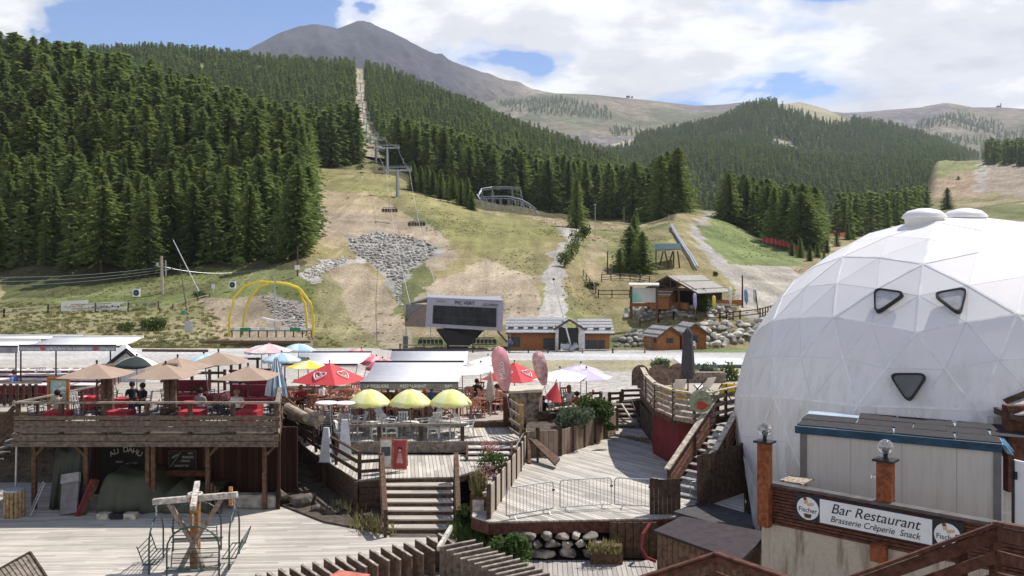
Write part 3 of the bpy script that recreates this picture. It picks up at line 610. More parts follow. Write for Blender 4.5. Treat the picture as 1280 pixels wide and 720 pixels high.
GL = {'left': ('tall dark green conifer in the dense stand left of the ski slope', 'conifers of the forest left of the ski slope'),
 'mid': ('tall conifer in the forest belt right of the chairlift line', 'conifers of the forest belt right of the chairlift'),
 'right': ('tall conifer in the grove by the winding track above the dome', 'conifers of the grove above the dome')}
pool.sort(key=lambda q: -score(q[0])); n_ind = 272
chosen, rest = [], []
quota = {'left': 165, 'mid': 62, 'right': 40}; cnt = {'left': 0, 'mid': 0, 'right': 0}
for t, g in pool:
 if cnt[g] < quota[g] and score(t) > 0: cnt[g] += 1; chosen.append((t, g))
 else: rest.append(t)
def place_tree(x, y, z, h, label, group, i=None, wd=1.0, cat='tree', name='conifer_tree'):
 i = random.randrange(7) if i is None else i; tm, cmh = near_protos[i]
 root = bpy.data.objects.new(name, None); scene.collection.objects.link(root); root.location = (x, y, z)
 root.rotation_euler = (R(random.uniform(-2, 2)), R(random.uniform(-2, 2)), random.uniform(0, 6.28)); root.scale = (h / 10 * wd, h / 10 * wd, h / 10)
 for nm, me in (('trunk', tm), ('crown', cmh)):
  o = bpy.data.objects.new(nm, me); scene.collection.objects.link(o); o.parent = root
 tag(root, label, cat, group); return root
for t, g in chosen: place_tree(t[0], t[1], t[2], t[3], tlabel(t, g), GL[g][1], wd=random.uniform(1.0, 1.65))
point_cloud('forest_stand', rest, col_mid, 'dense dark conifers filling the slopes behind the front trees')
hb = [[(-700, -100), (1000, -100), (1000, 300), (-700, 300)]]
def cl_b(px, py, x, y): return (abs(px - (449 + (py - 80) * .03)) < 6.5) or (py > 140 and 444 < px < 455 + (py - 140) * .5) or ((px - 255) ** 2 / 80 + (py - 86) ** 2 / 30 < 1) or ((px - 330) ** 2 / 400 + (py - 72) ** 2 / 16 < .8) or vnoise(np.array(x * .02), np.array(y * .02), 4) < .12
FB = scatter(hillB, hb, 8.5, 13.5, 410, 1190, px0=-150, px1=860, clear=cl_b, seed=11, var=(.6, 1.25))
point_cloud('hillside_forest', FB, col_far, 'conifer forest covering the hill either side of the chairlift cut')
def cl_c(px, py, x, y):
 return inpoly(px, py, [(968, 100), (1000, 105), (1066, 130), (1064, 157), (1030, 155), (1000, 143), (972, 134)]) or inpoly(px, py, [(965, 172), (985, 176), (1005, 190), (980, 186), (966, 180)]) or inpoly(px, py, [(700, 165), (795, 168), (792, 183), (770, 188), (700, 200)]) or (py > 200 and px > 1200) or vnoise(np.array(x * .012), np.array(y * .012), 4) < .1
FC = scatter(hillC, [[(740, 100), (1260, 100), (1260, 300), (740, 300)]], 10.5, 15, 790, 2250, px0=745, px1=1250, clear=cl_c, seed=12, var=(.6, 1.3))
point_cloud('wooded_hill_forest', FC, col_far, 'dark conifer forest covering the rounded hill in the middle distance')
def cl_p(px, py, x, y): return vnoise(np.array(x * .006), np.array(y * .006), 44) < .25
FP = scatter(plat, [[(620, 128), (700, 122), (760, 135), (765, 150), (735, 148), (640, 140)], [(760, 160), (800, 162), (790, 170), (765, 170)], [(1150, 152), (1200, 142), (1250, 152), (1262, 168), (1220, 182), (1180, 184), (1140, 168)], [(1225, 170), (1300, 160), (1300, 190), (1225, 195)]], 22, 17, 2600, 4200, px0=620, px1=1300, clear=cl_p, seed=13)
point_cloud('distant_copse', FP + TR + TR2, col_far, 'scattered conifer patches on the far slopes and above the right field')
print('TREES', len(A), len(B), len(Cc), len(FB), len(FC), len(FP), len(TR), len(TR2))
hL, hB, hC, hD, hE, hA = 9.0, 7.9, 7.85, 7.35, 7.05, 6.07
WD = wood('dark_timber', (.085, .055, .038)); WM = wood('brown_timber', (.13, .078, .048)); WG = wood('grey_timber', (.26, .215, .17)); WL = wood('pale_timber', (.50, .44, .35))
WR = wood('red_brown_timber', (.115, .048, .032)); WO = wood('orange_timber', (.42, .17, .06)); WH = wood('bleached_timber', (.62, .58, .52))
STEEL = mat('galvanised_steel', (.42, .43, .44), .45, .15, 12, metal=.6); DKM = mat('dark_metal', (.05, .05, .055), .5, .2, 8, metal=.3); BLK = mat('black_plastic', (.02, .02, .022), .5, .2, 8)
WHT = mat('white_plastic', (.78, .78, .77), .45, .04, 3); REDC = mat('red_cloth', (.42, .035, .05), .8, .2, 5); BOR = mat('bordeaux_plastic', (.16, .02, .03), .5, .2, 6)
TERRA = mat('terracotta_plastic', (.54, .26, .18), .55, .15, 6); GREYC = mat('grey_canvas', (.37, .385, .41), .85, .06, 2); STONE = mat('stone', (.36, .34, .30), .9, .35, 2.2, .6)
LEAFS = foliage_mat('shrub_leaves', (.07, .12, .035), (.14, .20, .06)); LEAFG = foliage_mat('grey_shrub_leaves', (.12, .16, .10), (.2, .25, .16)); GRS = foliage_mat('dry_weeds', (.17, .18, .07), (.32, .29, .13))
LEAFB = foliage_mat('broadleaf', (.05, .085, .025), (.09, .13, .04)); PINK = foliage_mat('pink_blossom', (.35, .12, .18), (.5, .25, .3))
DECKL = planks('stage_boards', (.46, .42, .365), 3, .145, .22, .05, .38); DECKB = planks('walk_boards', (.47, .435, .38), -52, .145, .24, .06, .42)
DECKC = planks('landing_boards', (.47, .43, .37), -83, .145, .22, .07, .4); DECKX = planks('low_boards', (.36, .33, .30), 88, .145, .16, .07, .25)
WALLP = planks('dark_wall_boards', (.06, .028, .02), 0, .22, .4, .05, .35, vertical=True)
INK = mat('black_paint', (.02, .02, .02), .6); WPAINT = mat('white_paint', (.8, .8, .8), .6)
def text(name, s, size, o, xd, up, m, parent=None, ext=0.004, shear=0.0, align='CENTER', sx=1.0):
 cu = bpy.data.curves.new(name, 'FONT'); cu.body = s; cu.size = size; cu.extrude = ext; cu.shear = shear; cu.align_x = align; cu.align_y = 'CENTER'
 ob = bpy.data.objects.new(name, cu); scene.collection.objects.link(ob); cu.materials.append(m)
 xd = Vector(xd).normalized(); up = Vector(up); n = xd.cross(up).normalized(); u = n.cross(xd)
 bpy.context.view_layer.update(); me = bpy.data.meshes.new_from_object(ob); bpy.data.objects.remove(ob); ob = bpy.data.objects.new(name, me); scene.collection.objects.link(ob)
 M = Matrix((xd * sx, u, n)).transposed().to_4x4(); off = Vector(parent['_o']) if parent is not None else Vector((0, 0, 0))
 M.translation = Vector(o) - off
 if parent is not None: ob.parent = parent
 ob.matrix_local = M; return ob
def deck(name, label, poly, h, thick, m, side, cat='deck'):
 """poly: (px, py) corners seen on the level h below the eye"""
 pts = [G(x, h * F / (y - HY), h) for x, y in poly]
 r = thing(name, label, cat, pts[0]); MB().prism([p - Vector((0, 0, .05)) for p in pts], (0, 0, .05)).build('planking', m, r)
 b = MB(); n = len(pts)
 for i in range(n):
  p, q = pts[i], pts[(i + 1) % n]; dz = Vector((0, 0, .055 + thick / 2)); b.beam(p - dz, q - dz, .07, thick)
 b.build('fascia', side, r); return r, pts
# ---- decks ----
def dk(name, label, pts, m, side, thick=.25, cat='deck'):
 r = thing(name, label, cat, pts[0]); MB().prism([Vector(p) - Vector((0, 0, .05)) for p in pts], (0, 0, .05)).build('planking', m, r)
 b = MB(); n = len(pts)
 for i in range(n):
  p, q = Vector(pts[i]), Vector(pts[(i + 1) % n]); dz = Vector((0, 0, .056 + thick / 2)); b.beam(p - dz, q - dz, .07, thick)
 b.build('fascia', side, r); return r
dk('lower_deck', 'big pale plank deck at the bottom, with the timber swing standing on it', [(-30, 14.5, 1), (-2.4, 14.5, 1), (-2.4, 30, 1), (-6.5, 33.5, 1), (-9, 36.5, 1), (-30, 36.5, 1)], DECKL, WM)
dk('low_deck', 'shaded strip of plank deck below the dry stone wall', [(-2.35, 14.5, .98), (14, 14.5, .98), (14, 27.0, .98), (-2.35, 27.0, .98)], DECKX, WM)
GB = lambda x, y, h=hB: G(x, h * F / (y - HY), h)
bpts = [GB(612, 652), GB(812, 648), GB(930, 640), GB(930, 575), GB(833, 560), GB(770, 545), GB(655, 569), GB(620, 588), GB(590, 620), GB(590, 645)]
wd_ = dk('walkway_deck', 'sunlit plank walkway behind the crowd barriers', bpts, DECKB, WR, .34)
dk('upper_walkway_deck', 'small raised plank landing beyond the planter, before the dark steps', [G(770, 40.6, 7.78), G(838, 39.5, 7.78), G(838, 45, 7.78), G(762, 45, 7.78)], DECKB, WG, .12)
GC = lambda x, y: G(x, hC * F / (y - HY), hC)
dk('landing_deck', 'plank landing at the head of the broad steps', [GC(480, 597.5), GC(566, 596), GC(640, 577), G(640, 36.4, hC), G(430, 36.7, hC), G(395, 38.6, hC), GC(352, 533), GC(390, 565), GC(447, 600)], DECKC, WD, .2)
dk('umbrella_deck', 'raised plank deck under the three yellow umbrellas', [G(425, 36.8, hD), G(648, 36.8, hD), G(650, 40.2, hD), G(415, 40.2, hD)], DECKC, WG, .42)
dk('restaurant_deck', 'plank restaurant floor under the grey awning', [G(400, 39.9, hE), G(655, 39.9, hE), G(662, 50, hE), G(330, 50, hE), G(345, 44, hE)], planks('restaurant_boards', (.44, .37, .32), 8, .14, .15, .06, .2), WM, .22)
def retaining(name, label, line, hb, ht, wdt=.34, m=WM, post=WD, cat='fence', step=.36):
 """upright thick boards side by side along a line of plan points"""
 r = thing(name, label, cat, Vector((line[0][0], line[0][1], CZ - hb))); pan = MB(); ps = MB()
 for (a, b) in zip(line[:-1], line[1:]):
  a = Vector((a[0], a[1], 0)); b = Vector((b[0], b[1], 0)); d = b - a; n = max(1, round(d.length / 1.35)); nrm = Vector((-d.y, d.x, 0)).normalized()
  pan.beam(Vector((a.x, a.y, CZ - (hb + ht) / 2)), Vector((b.x, b.y, CZ - (hb + ht) / 2)), .05, hb - ht)
  for k in range(n + 1):
   q = a + d * k / n; ps.box((q.x, q.y, CZ - (hb + ht) / 2 + .06), (.13, .13, hb - ht + .12), math.atan2(d.y, d.x))
 pan.build('boarding', m, r); ps.build('post', post, r); return r
PLB = planks('planter_boards', (.27, .20, .15), 20, .19, .3, .04, .3, vertical=True); PLG = planks('grey_planter_boards', (.42, .36, .30), 60, .18, .25, .05, .3, vertical=True)
def xy(px, Y): return (X(px, Y), Y)
retaining('planter_fence', 'curved low fence of upright weathered boards holding the shrub bed', [xy(655, 36.2), xy(672, 36.4), xy(700, 36.5), xy(730, 38.2), xy(755, 40.0), xy(771, 41.4)], 7.9, 6.85, m=PLB)
retaining('board_fence', 'grey upright board fence curving up beside the crowd barriers', [xy(611, 27.5), xy(625, 29.5), xy(638, 31.5), xy(650, 33.8), xy(657, 36.0)], 7.9, 6.95, m=PLG)
# ---- lower left slope wall of horizontal boards ----
r = thing('board_retaining_wall', 'dark retaining wall of long horizontal boards below the left handrail', 'retaining wall', GC(447, 602)); 
a0, a1 = GC(352, 533), GC(449, 601); dn = Vector((0, 0, 1)); b = MB()
for k in range(6):
 off = Vector((-.05 - .012 * (k % 2), -.05, 0)); zt = -.12 - .24 * k
 b.beam(a0 + off + dn * zt, a1 + off + dn * zt, .06, .22)
a2 = GC(481, 599)
for k in range(5): b.beam(a1 + dn * (-.12 - .24 * k) + Vector((0, -.06, 0)), a2 + dn * (-.12 - .24 * k) + Vector((0, -.06, 0)), .06, .22)
b.build('boarding', WD, r); b = MB()
for t in (0, .33, .66, 1): p = a0.lerp(a1, t); b.box((p.x - .1, p.y - .1, p.z - .75), (.14, .14, 1.5))
b.build('post', WD, r)
# ---- broad steps: landing to lower deck ----
r = thing('wooden_steps', 'broad flight of sunlit wooden steps rising from the lower deck', 'steps', G(525, 29.6, hL)); tr_ = MB(); rs = MB()
TL, TRr, BL, BR = G(481, 32.6, hC), G(566, 32.6, hC), G(487, 29.2, hL), G(567, 29.2, hL); n = 7
for k in range(n):
 t0, t1 = k / n, (k + 1) / n; z = TL.z - (k + 1) * (hL - hC) / n + (hL - hC) / n * 0
 z = TL.z - (hL - hC) * (k + 1) / (n)
 la, ra = TL.lerp(BL, t0), TRr.lerp(BR, t0); lb, rb = TL.lerp(BL, t1), TRr.lerp(BR, t1)
 for q in (la, ra, lb, rb): q.z = z
 if k < n - 1 or True:
  tr_.prism([la + Vector((0, .02, -.05)), ra + Vector((0, .02, -.05)), rb + Vector((0, -.03, -.05)), lb + Vector((0, -.03, -.05))], (0, 0, .05))
 rs.beam(la + Vector((0, 0, (hL - hC) / n / 2 - .03)), ra + Vector((0, 0, (hL - hC) / n / 2 - .03)), .03, (hL - hC) / n - .05)
tr_.build('tread', planks('tread_boards', (.46, .41, .35), 0, .2, .2, .04, .25), r); rs.build('riser', WM, r)
def slat_rail(r, pts, hgt, rails, post_w=.1, rw=.05, rh=.14, m=WM, mp=WD, every=1.6, top=None, topm=None):
 """railing along 3D floor points: posts + boards at heights `rails` (list of (height, board depth)); optional flat top board"""
 ps = MB(); rl = MB(); tp = MB()
 for a, b_ in zip(pts[:-1], pts[1:]):
  a = Vector(a); b_ = Vector(b_); d = b_ - a; n = max(1, round(d.length / every))
  for k in range(n + 1):
   q = a + d * k / n; ps.box((q.x, q.y, q.z + hgt / 2 - .02), (post_w, post_w, hgt + .04), math.atan2(d.y, d.x))
  side = Vector((d.y, -d.x, 0)).normalized() * (post_w / 2 + rw / 2 + .003)
  for hh, dd in rails: rl.beam(a + side + Vector((0, 0, hh)), b_ + side + Vector((0, 0, hh)), rw, dd)
  if top: tp.beam(a + Vector((0, 0, hgt + .03)), b_ + Vector((0, 0, hgt + .03)), top, .05)
 ps.build('post', mp, r); rl.build('rail', m, r)
 if top: tp.build('handrail', topm or m, r)
r = thing('step_railing', 'sloping brown board handrail on the left of the broad steps', 'railing', TL); slat_rail(r, [TL + Vector((-.12, .1, 0)), BL + Vector((-.14, 0, 0))], .85, [(.25, .12), (.55, .12)], m=WM, every=3.4, top=.16, topm=WM)
r = thing('step_railing', 'sloping brown board handrail on the right of the broad steps beside the flower box', 'railing', TRr); slat_rail(r, [TRr + Vector((.12, .1, 0)), BR + Vector((.16, 0, 0))], .85, [(.2, .12), (.42, .12), (.64, .12)], m=WM, every=3.4, top=.16, topm=WM)
r = thing('deck_railing', 'dark two-rail timber handrail running down the left edge of the landing', 'railing', a1)
slat_rail(r, [GC(356, 534), GC(395, 565), GC(449, 599)], .95, [(.32, .14), (.66, .14)], m=WD, every=2.3, top=.12, topm=WD)
r = thing('deck_railing', 'short timber railing from the left handrail to the head of the steps', 'railing', GC(450, 599)); slat_rail(r, [GC(450, 599), GC(477, 597)], .9, [(.3, .12), (.66, .12)], m=WD, every=1.2)
r = thing('low_railing', 'low weathered beam railing in front of the yellow umbrellas', 'railing', G(430, 37, hD)); b = MB(); b.beam(G(428, 36.9, hD - .62), G(583, 36.9, hD - .66), .14, .12); b.build('rail', WG, r); b = MB()
for x in (474, 526, 578): b.box(G(x, 36.9, hD - .28) , (.16, .16, .64))
b.build('post', WD, r)
r = thing('side_steps', 'three long plank steps between the landing and the umbrella deck', 'steps', G(615, 36, hC)); b = MB()
for k, (x0, x1, Y, h) in enumerate([(583, 648, 36.45, 7.5), (583, 640, 36.0, 7.64), (576, 645, 35.5, 7.76)]):
 b.beam(G(x0, Y, h + .03), G(x1, Y, h + .03), .42, .06)
b.build('tread', WH, r); b = MB()
for x in (584, 640): b.beam(G(x, 36.6, 7.5), G(x, 35.3, 7.84), .08, .3)
b.build('stringer', WR, r)
r = thing('dark_post', 'thick dark red timber post at the end of the restaurant floor', 'post', G(634, 39.9, hE)); MB().box(G(634, 39.8, hE - .45), (.36, .3, 1.15)).build('shaft', WR, r)
MB().box(G(634, 39.8, hE - 1.04), (.42, .36, .06)).build('cap', WM, r)
# ---- terrace A ----
xa0, xa1 = X(20, 32), X(349, 32); zA = CZ - hA
TA = dk('terrace_deck', 'raised terrace floor carrying the tan parasols and red tables', [(xa0, 32, zA), (xa1, 32, zA), (xa1 - 1.55, 38.5, zA), (xa1 - 3.2, 45.5, zA), (-27.5, 45.5, zA), (-27.5, 36.5, zA), (xa0 - .05, 36.5, zA)], planks('terrace_boards', (.40, .36, .31), 2, .14, .2, .06, .3), WM, .3)
r = thing('terrace_railing', 'long weathered board balustrade along the front of the raised terrace', 'railing', (xa0, 32, zA)); ps = MB(); rl = MB(); tp = MB()
for k in range(7):
 x = xa0 + .1 + (xa1 - xa0 - .2) * k / 6; ps.box((x, 31.96, zA + .35), (.14, .12, 1.45))
for hh, dd in ((.12, .17), (.33, .19), (.54, .14)): rl.beam((xa0, 31.87, zA + hh), (xa1, 31.87, zA + hh), .04, dd)
rl.beam((xa0, 31.86, zA - .18), (xa1, 31.86, zA - .18), .06, .22); rl.beam((xa0 - .1, 31.83, zA - .40), (xa1, 31.83, zA - .40), .05, .19)
tp.beam((xa0 - .05, 31.93, zA + 1.08), (xa1 + .05, 31.93, zA + 1.08), .2, .06)
for yy in (33.2, 34.4, 35.6): ps.box((xa1 - .06 - (yy - 32) * .24, yy, zA + .5), (.1, .1, 1.1))
tp.beam((xa1 - .06, 32, zA + 1.08), (xa1 - 1.06, 36.2, zA + 1.08), .16, .06)
for hh in (.2, .45, .7): rl.beam((xa1 + .0, 32, zA + hh), (xa1 - 1.0, 36.2, zA + hh), .04, .14)
tp.beam((xa0 + .05, 32, zA + 1.08), (xa0 + .9, 36.4, zA + 1.08), .18, .05)
for yy in (33, 34.2, 35.4): ps.box((xa0 + .05 + (yy - 32) * .2, yy, zA + .5), (.09, .09, 1.1))
ps.build('post', WD, r); rl.build('board', wood('railing_boards', (.15, .115, .09)), r); tp.build('handrail', WG, r)
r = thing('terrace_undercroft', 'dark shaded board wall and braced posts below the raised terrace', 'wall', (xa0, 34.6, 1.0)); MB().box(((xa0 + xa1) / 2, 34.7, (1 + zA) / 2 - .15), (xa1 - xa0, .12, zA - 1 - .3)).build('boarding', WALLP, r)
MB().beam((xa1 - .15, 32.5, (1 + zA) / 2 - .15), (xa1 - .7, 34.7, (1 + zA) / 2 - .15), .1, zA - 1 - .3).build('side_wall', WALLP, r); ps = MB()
for px in (43, 108, 185, 192, 260, 331):
 x = X(px, 32.5); ps.box((x, 32.5, 1 + (zA - 1.4) / 2), (.15, .15, zA - 1.45))
 if px not in (185, 192): ps.beam((x - .0, 32.5, zA - 1.0), (x - .5 if px in (108,) else x + .45, 32.5, zA - .52), .09, .1)
ps.build('post', WM, r); MB().box(((X(195, 33.6) + X(258, 33.6)) / 2, 33.9, 2.0), (X(258, 33.6) - X(195, 33.6), .1, .22)).build('crossbeam', WR, r)
r = thing('painted_sign', 'black signboard with the arched words AU DAHU under the terrace', 'sign', (X(160, 34.6), 34.55, 2.2)); MB().box((X(157, 34.6), 34.6, 2.75), (1.9, .05, 2.3)).build('board', BLK, r)
CREAM = mat('cream_paint', (.75, .68, .6), .7)
for i, (ch, ang) in enumerate(zip('AU DAHU', (24, 12, 6, 3, -4, -13, -24))):
 if ch == ' ': continue
 x = X(139 + i * 5.8, 34.5); z = 2.76 - ((i - 3) ** 2) * .018
 text('letter', ch, .29, (x, 34.55, z), (math.cos(R(ang)), 0, math.sin(R(ang))), (0, 0, 1), CREAM, r)
b = MB()
for i in range(9): b.box((X(157, 34.5) + random.uniform(-.3, .3), 34.56, 2.2 + random.uniform(-.14, .16)), (random.uniform(.1, .3), .015, random.uniform(.03, .09)))
b.build('emblem', mat('faded_paint', (.3, .22, .2)), r)
r = thing('menu_board', 'framed chalk menu board with a white diagonal stripe under the terrace', 'menu board', (X(228, 34.6), 34.5, 2.3)); cxm = X(228.5, 34.55); MB().box((cxm, 34.58, 2.35), (1.02, .05, .72)).build('board', BLK, r); b = MB()
for s in (-1, 1): b.box((cxm + s * .53, 34.56, 2.35), (.05, .09, .82)); b.box((cxm, 34.56, 2.35 + s * .385), (1.1, .09, .05))
b.build('frame', WM, r); b = MB(); b.beam((cxm - .48, 34.545, 2.1), (cxm - .08, 34.545, 2.66), .01, .025, up=(0, 1, 0)); b.build('stripe', CREAM, r)
for s, dx, dz, sz in (('BAR', .3, .27, .1), ('BURGER', .2, .12, .12), ('CREPES', .1, -.03, .11), ('OMELETTES', -.05, -.22, .11), ('MENU', -.3, .16, .1)):
 text('lettering', s, sz, (cxm + dx, 34.54, 2.35 + dz), (1, 0, 0) if s != 'MENU' else (.8, 0, .6), (0, 0, 1), CREAM, r)
TARP = mat('green_tarpaulin', (.075, .08, .055), .75, .12, 1.2, .25); TARP2 = mat('dark_tarpaulin', (.05, .055, .045), .7, .12, 1.2, .25)
def draped(name, label, cat, base, foot, m, seed=1, sag=.25):
 """tarpaulin over goods: grid draped between foot line and a lumpy top. base=(x0,x1,y0,y1,z0); foot(u,v)->height"""
 x0, x1, y0, y1, z0 = base; r_ = random.Random(seed); nu, nv = 44, 22; vs = []; ph = [r_.uniform(0, 6) for _ in range(6)]
 for j in range(nv + 1):
  v = j / nv
  for i in range(nu + 1):
   u = i / nu; H = foot(u, v); fold = .05 * math.sin(u * 31 + ph[0] + 2 * math.sin(v * 3)) * (1 - v) + .03 * math.sin(u * 57 + ph[1])
   q = min(1, v / .35); z = z0 + H * (math.sin(q * math.pi / 2) ** .8) + .03 * math.sin(u * 19 + v * 13 + ph[2])
   y = y0 + (y1 - y0) * (v * .9 + .1 * v * v) - fold * (1 - q) * 1.6 - .0; x = x0 + (x1 - x0) * u + .06 * math.sin(v * 9 + ph[3])
   vs.append((x, y, z if j else z0 + .01))
 fs = [(j * (nu + 1) + i, j * (nu + 1) + i + 1, (j + 1) * (nu + 1) + i + 1, (j + 1) * (nu + 1) + i) for j in range(nv) for i in range(nu)]
 o = MB().add(vs, fs).build(name, m, None, smooth=True); sd = o.modifiers.new('thick', 'SOLIDIFY'); sd.thickness = .02; tag(o, label, cat); return o
draped('covered_goods', 'big green tarpaulin thrown over stacked goods below the signs', 'tarpaulin', (X(121, 31.9), X(262, 31.9), 32.0, 34.4, 1.0), lambda u, v: 1.22 - .1 * u if u < .36 else max(.6, 1.2 - (u - .36) * 3.2) + .25 * math.exp(-((u - .62) / .05) ** 2), TARP, 3)
draped('hanging_tarpaulin', 'tall dark tarpaulin hanging from the terrace edge by the left post', 'tarpaulin', (X(58, 32.3), X(106, 32.3), 32.45, 33.6, 1.0), lambda u, v: 2.45 - .9 * (1 - u) * (1 - v), TARP2, 5)
r = thing('folding_lounger', 'grey folded cushioned lounger leaning upright against the dark tarpaulin', 'lounger', G(86, 31.9, hL)); MB().beam(G(86, 31.75, hL - .05), G(89, 32.3, hL - 1.25), .62, .1, up=(0, 1, 0)).build('cushion', mat('grey_cushion', (.18, .17, .17), .8), r); MB().beam(G(88, 32.15, hL - 1.06), G(89, 32.3, hL - 1.36), .66, .16, up=(0, 1, 0)).build('headrest', mat('light_grey_cushion', (.26, .25, .25), .8), r)
for i, (x0, x1, m, lb) in enumerate([(97, 117, REDC, 'dark red plank leaning against the covered goods'), (104, 121, WM, 'brown plank leaning just right of the dark red one')]):
 tag(MB().beam(G(x0, 31.6 + i * .15, hL), G(x1, 32.2 + i * .1, hL - 1.15), .06, .22).build('leaning_plank', mat('dark_red_paint', (.2, .03, .035)) if i == 0 else m), lb, 'plank')
r = thing('aluminium_ladder', 'thin metal ladder leaning in the shade left of the tarpaulin', 'ladder', G(38, 31.8, hL)); b = MB(); p0, p1 = G(37, 31.7, hL), G(55, 32.3, hL - 1.05); s = Vector((.09, -.12, 0)); b.tube(p0 - s, p1 - s, .02); b.tube(p0 + s, p1 + s, .02); b.build('stile', STEEL, r); b = MB()
for k in range(1, 6): q = p0.lerp(p1, k / 6); b.tube(q - s, q + s, .012)
b.build('rung', STEEL, r)
for k, (px, m) in enumerate([(130, WL), (148, BLK), (164, WL)]):
 o = MB().box(G(px, 31.35, hL - .1), (.42, .3, .2)).build('weight_block', m); tag(o, ['pale block at the left foot of the big tarpaulin', 'black weight between the two pale blocks', 'pale block right of the black weight'][k], 'block', 'blocks along the foot of the tarpaulin')
r = thing('log_bin', 'barrel-shaped bin clad in split logs with a silver lid', 'bin', G(18, 31.6, hL)); b = MB()
for k in range(14):
 t = 2 * math.pi * k / 14; b.tube(G(18, 31.6, hL) + Vector((.3 * math.cos(t), .3 * math.sin(t), 0)), G(18, 31.6, hL) + Vector((.29 * math.cos(t), .29 * math.sin(t), .92)), .062, n=7)
b.build('log_cladding', wood('split_log', (.34, .24, .13)), r); MB().lathe(G(18, 31.6, hL), [(.33, .9), (.35, .93), (.32, .98), (.1, 1.03), (.02, 1.04)], 18).build('lid', STEEL, r)
tag(MB().tube(G(19, 32.1, hL), G(21, 31.9, hL - 2.9), .035).build('support_pole', STEEL), 'thin steel pole standing behind the log bin', 'pole')
r = thing('cable_drum_logs', 'short stack of leaning offcuts behind the swing', 'timber', G(268, 32.3, hL)); b = MB()
for k, (px, dx, hh, m) in enumerate([(262, .1, 1.0, 0), (266, .2, .75, 0), (271, -.05, .9, 0), (275, .12, .7, 0)]): b.beam(G(px, 31.9, hL), G(px, 32.3, hL - hh) + Vector((dx, 0, 0)), .05, .14, up=(0, 1, 0))
b.build('offcut', WM, r)
r.name = 'timber_offcuts'
o = MB().box(G(318, 32.8, hL - .25), (1.7, .5, .5)).build('stone_kerb', STONE); bm = o.modifiers.new('b', 'BEVEL'); bm.width = .06; tag(o, 'long pale stone kerb block at the right end of the undercroft', 'kerb stone')
r = thing('side_stair', 'dark wooden stair with slatted side at the left edge below the terrace', 'stairs', G(0, 33, hL)); b = MB(); b2 = MB()
for k in range(12):
 t = k / 11; p = G(18, 32.6, hA).lerp(G(-75, 32.6, hL), t); b.box((p.x, p.y + .6, p.z - .03), (.34, 1.2, .05))
for dz in (.15, .4, .65, .9): b2.beam(G(19, 32.2, hA - dz), G(-75, 32.2, hL - dz), .04, .16)
b.build('tread', WG, r); b2.build('side_board', WD, r)
# ---- ground weeds / rocks below left retaining wall ----
def rock(c, s, seed, n=2):
 r_ = random.Random(seed); bm_ = bmesh.new(); bmesh.ops.create_icosphere(bm_, subdivisions=n, radius=1); A_ = [Vector((r_.gauss(0, 1), r_.gauss(0, 1), r_.gauss(0, 1))).normalized() for _ in range(9)]; D_ = [r_.uniform(.42, .78) for _ in A_]
 vs = []
 for v in bm_.verts:
  p = v.co.copy()
  for a_, d_ in zip(A_, D_):
   k = p.dot(a_)
   if k > d_: p -= a_ * (k - d_)
  vs.append(Vector(c) + Vector((p.x * s[0], p.y * s[1], p.z * s[2])))
 fs = [tuple(v.index for v in f.verts) for f in bm_.faces]; bm_.free(); return vs, fs
for i, (px, py, s) in enumerate([(373, 612, .5), (398, 636, .3), (350, 600, .5), (415, 648, .3), (425, 632, .34), (385, 598, .45)]):
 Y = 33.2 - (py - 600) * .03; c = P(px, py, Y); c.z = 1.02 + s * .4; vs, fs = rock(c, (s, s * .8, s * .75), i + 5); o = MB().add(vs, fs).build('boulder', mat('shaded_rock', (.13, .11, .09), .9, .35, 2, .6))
 tag(o, ['largest rounded boulder in the shade under the left handrail', 'low boulder at the foot of the dark board wall', 'boulder half hidden beside the terrace corner post', 'small flat boulder nearest the weeds', 'small upright boulder above the flat one', 'squat boulder up against the dark board wall'][i], 'boulder', 'boulders under the left handrail')
MB().prism([G(335, 36, 9.0), G(350, 33, 9.05), G(405, 30.8, 9.05), G(488, 29.4, 9.05), G(488, 34, 9.05), G(440, 36.4, 9.05)], (0, 0, .12)).build('earth_bank', mat('dark_earth', (.10, .08, .06), .95, .3, 3, .7))['kind'] = 'structure'
def leaf_mass(pts, size, m, name='foliage', parent=None, seed=0, blade=False):
 """pts: list of (center, radius(3), count)"""
 r_ = random.Random(seed); b = MB()
 for c, rad, cnt in pts:
  c = Vector(c)
  for _ in range(cnt):
   while True:
    q = Vector((r_.uniform(-1, 1), r_.uniform(-1, 1), r_.uniform(-1, 1)))
    if q.length <= 1: break
   q = q * (q.length ** -.35 if q.length > .05 else 1)
   if q.length > 1.08: q.normalize()
   p = c + Vector((q.x * rad[0], q.y * rad[1], q.z * rad[2])); a = Vector((r_.gauss(0, 1), r_.gauss(0, 1), r_.gauss(0, .8))).normalized(); u = a.orthogonal().normalized(); u.rotate(Quaternion(a, r_.uniform(0, 6.28)))
   s = size * r_.uniform(.6, 1.3); w_ = a.cross(u)
   if blade: u = Vector((r_.uniform(-.4, .4), r_.uniform(-.4, .4), 1)); w_ = Vector((r_.gauss(0, 1), r_.gauss(0, 1), 0)).normalized() * .12; b.add((p - w_ * s, p + w_ * s, p + u * s), ((0, 1, 2),))
   else: b.add((p - u * s * .5 - w_ * s * .3, p + u * s * .1 - w_ * s * .45, p + u * s * .6, p + w_ * s * .4), ((0, 1, 2, 3),))
 return b.build(name, m, parent)
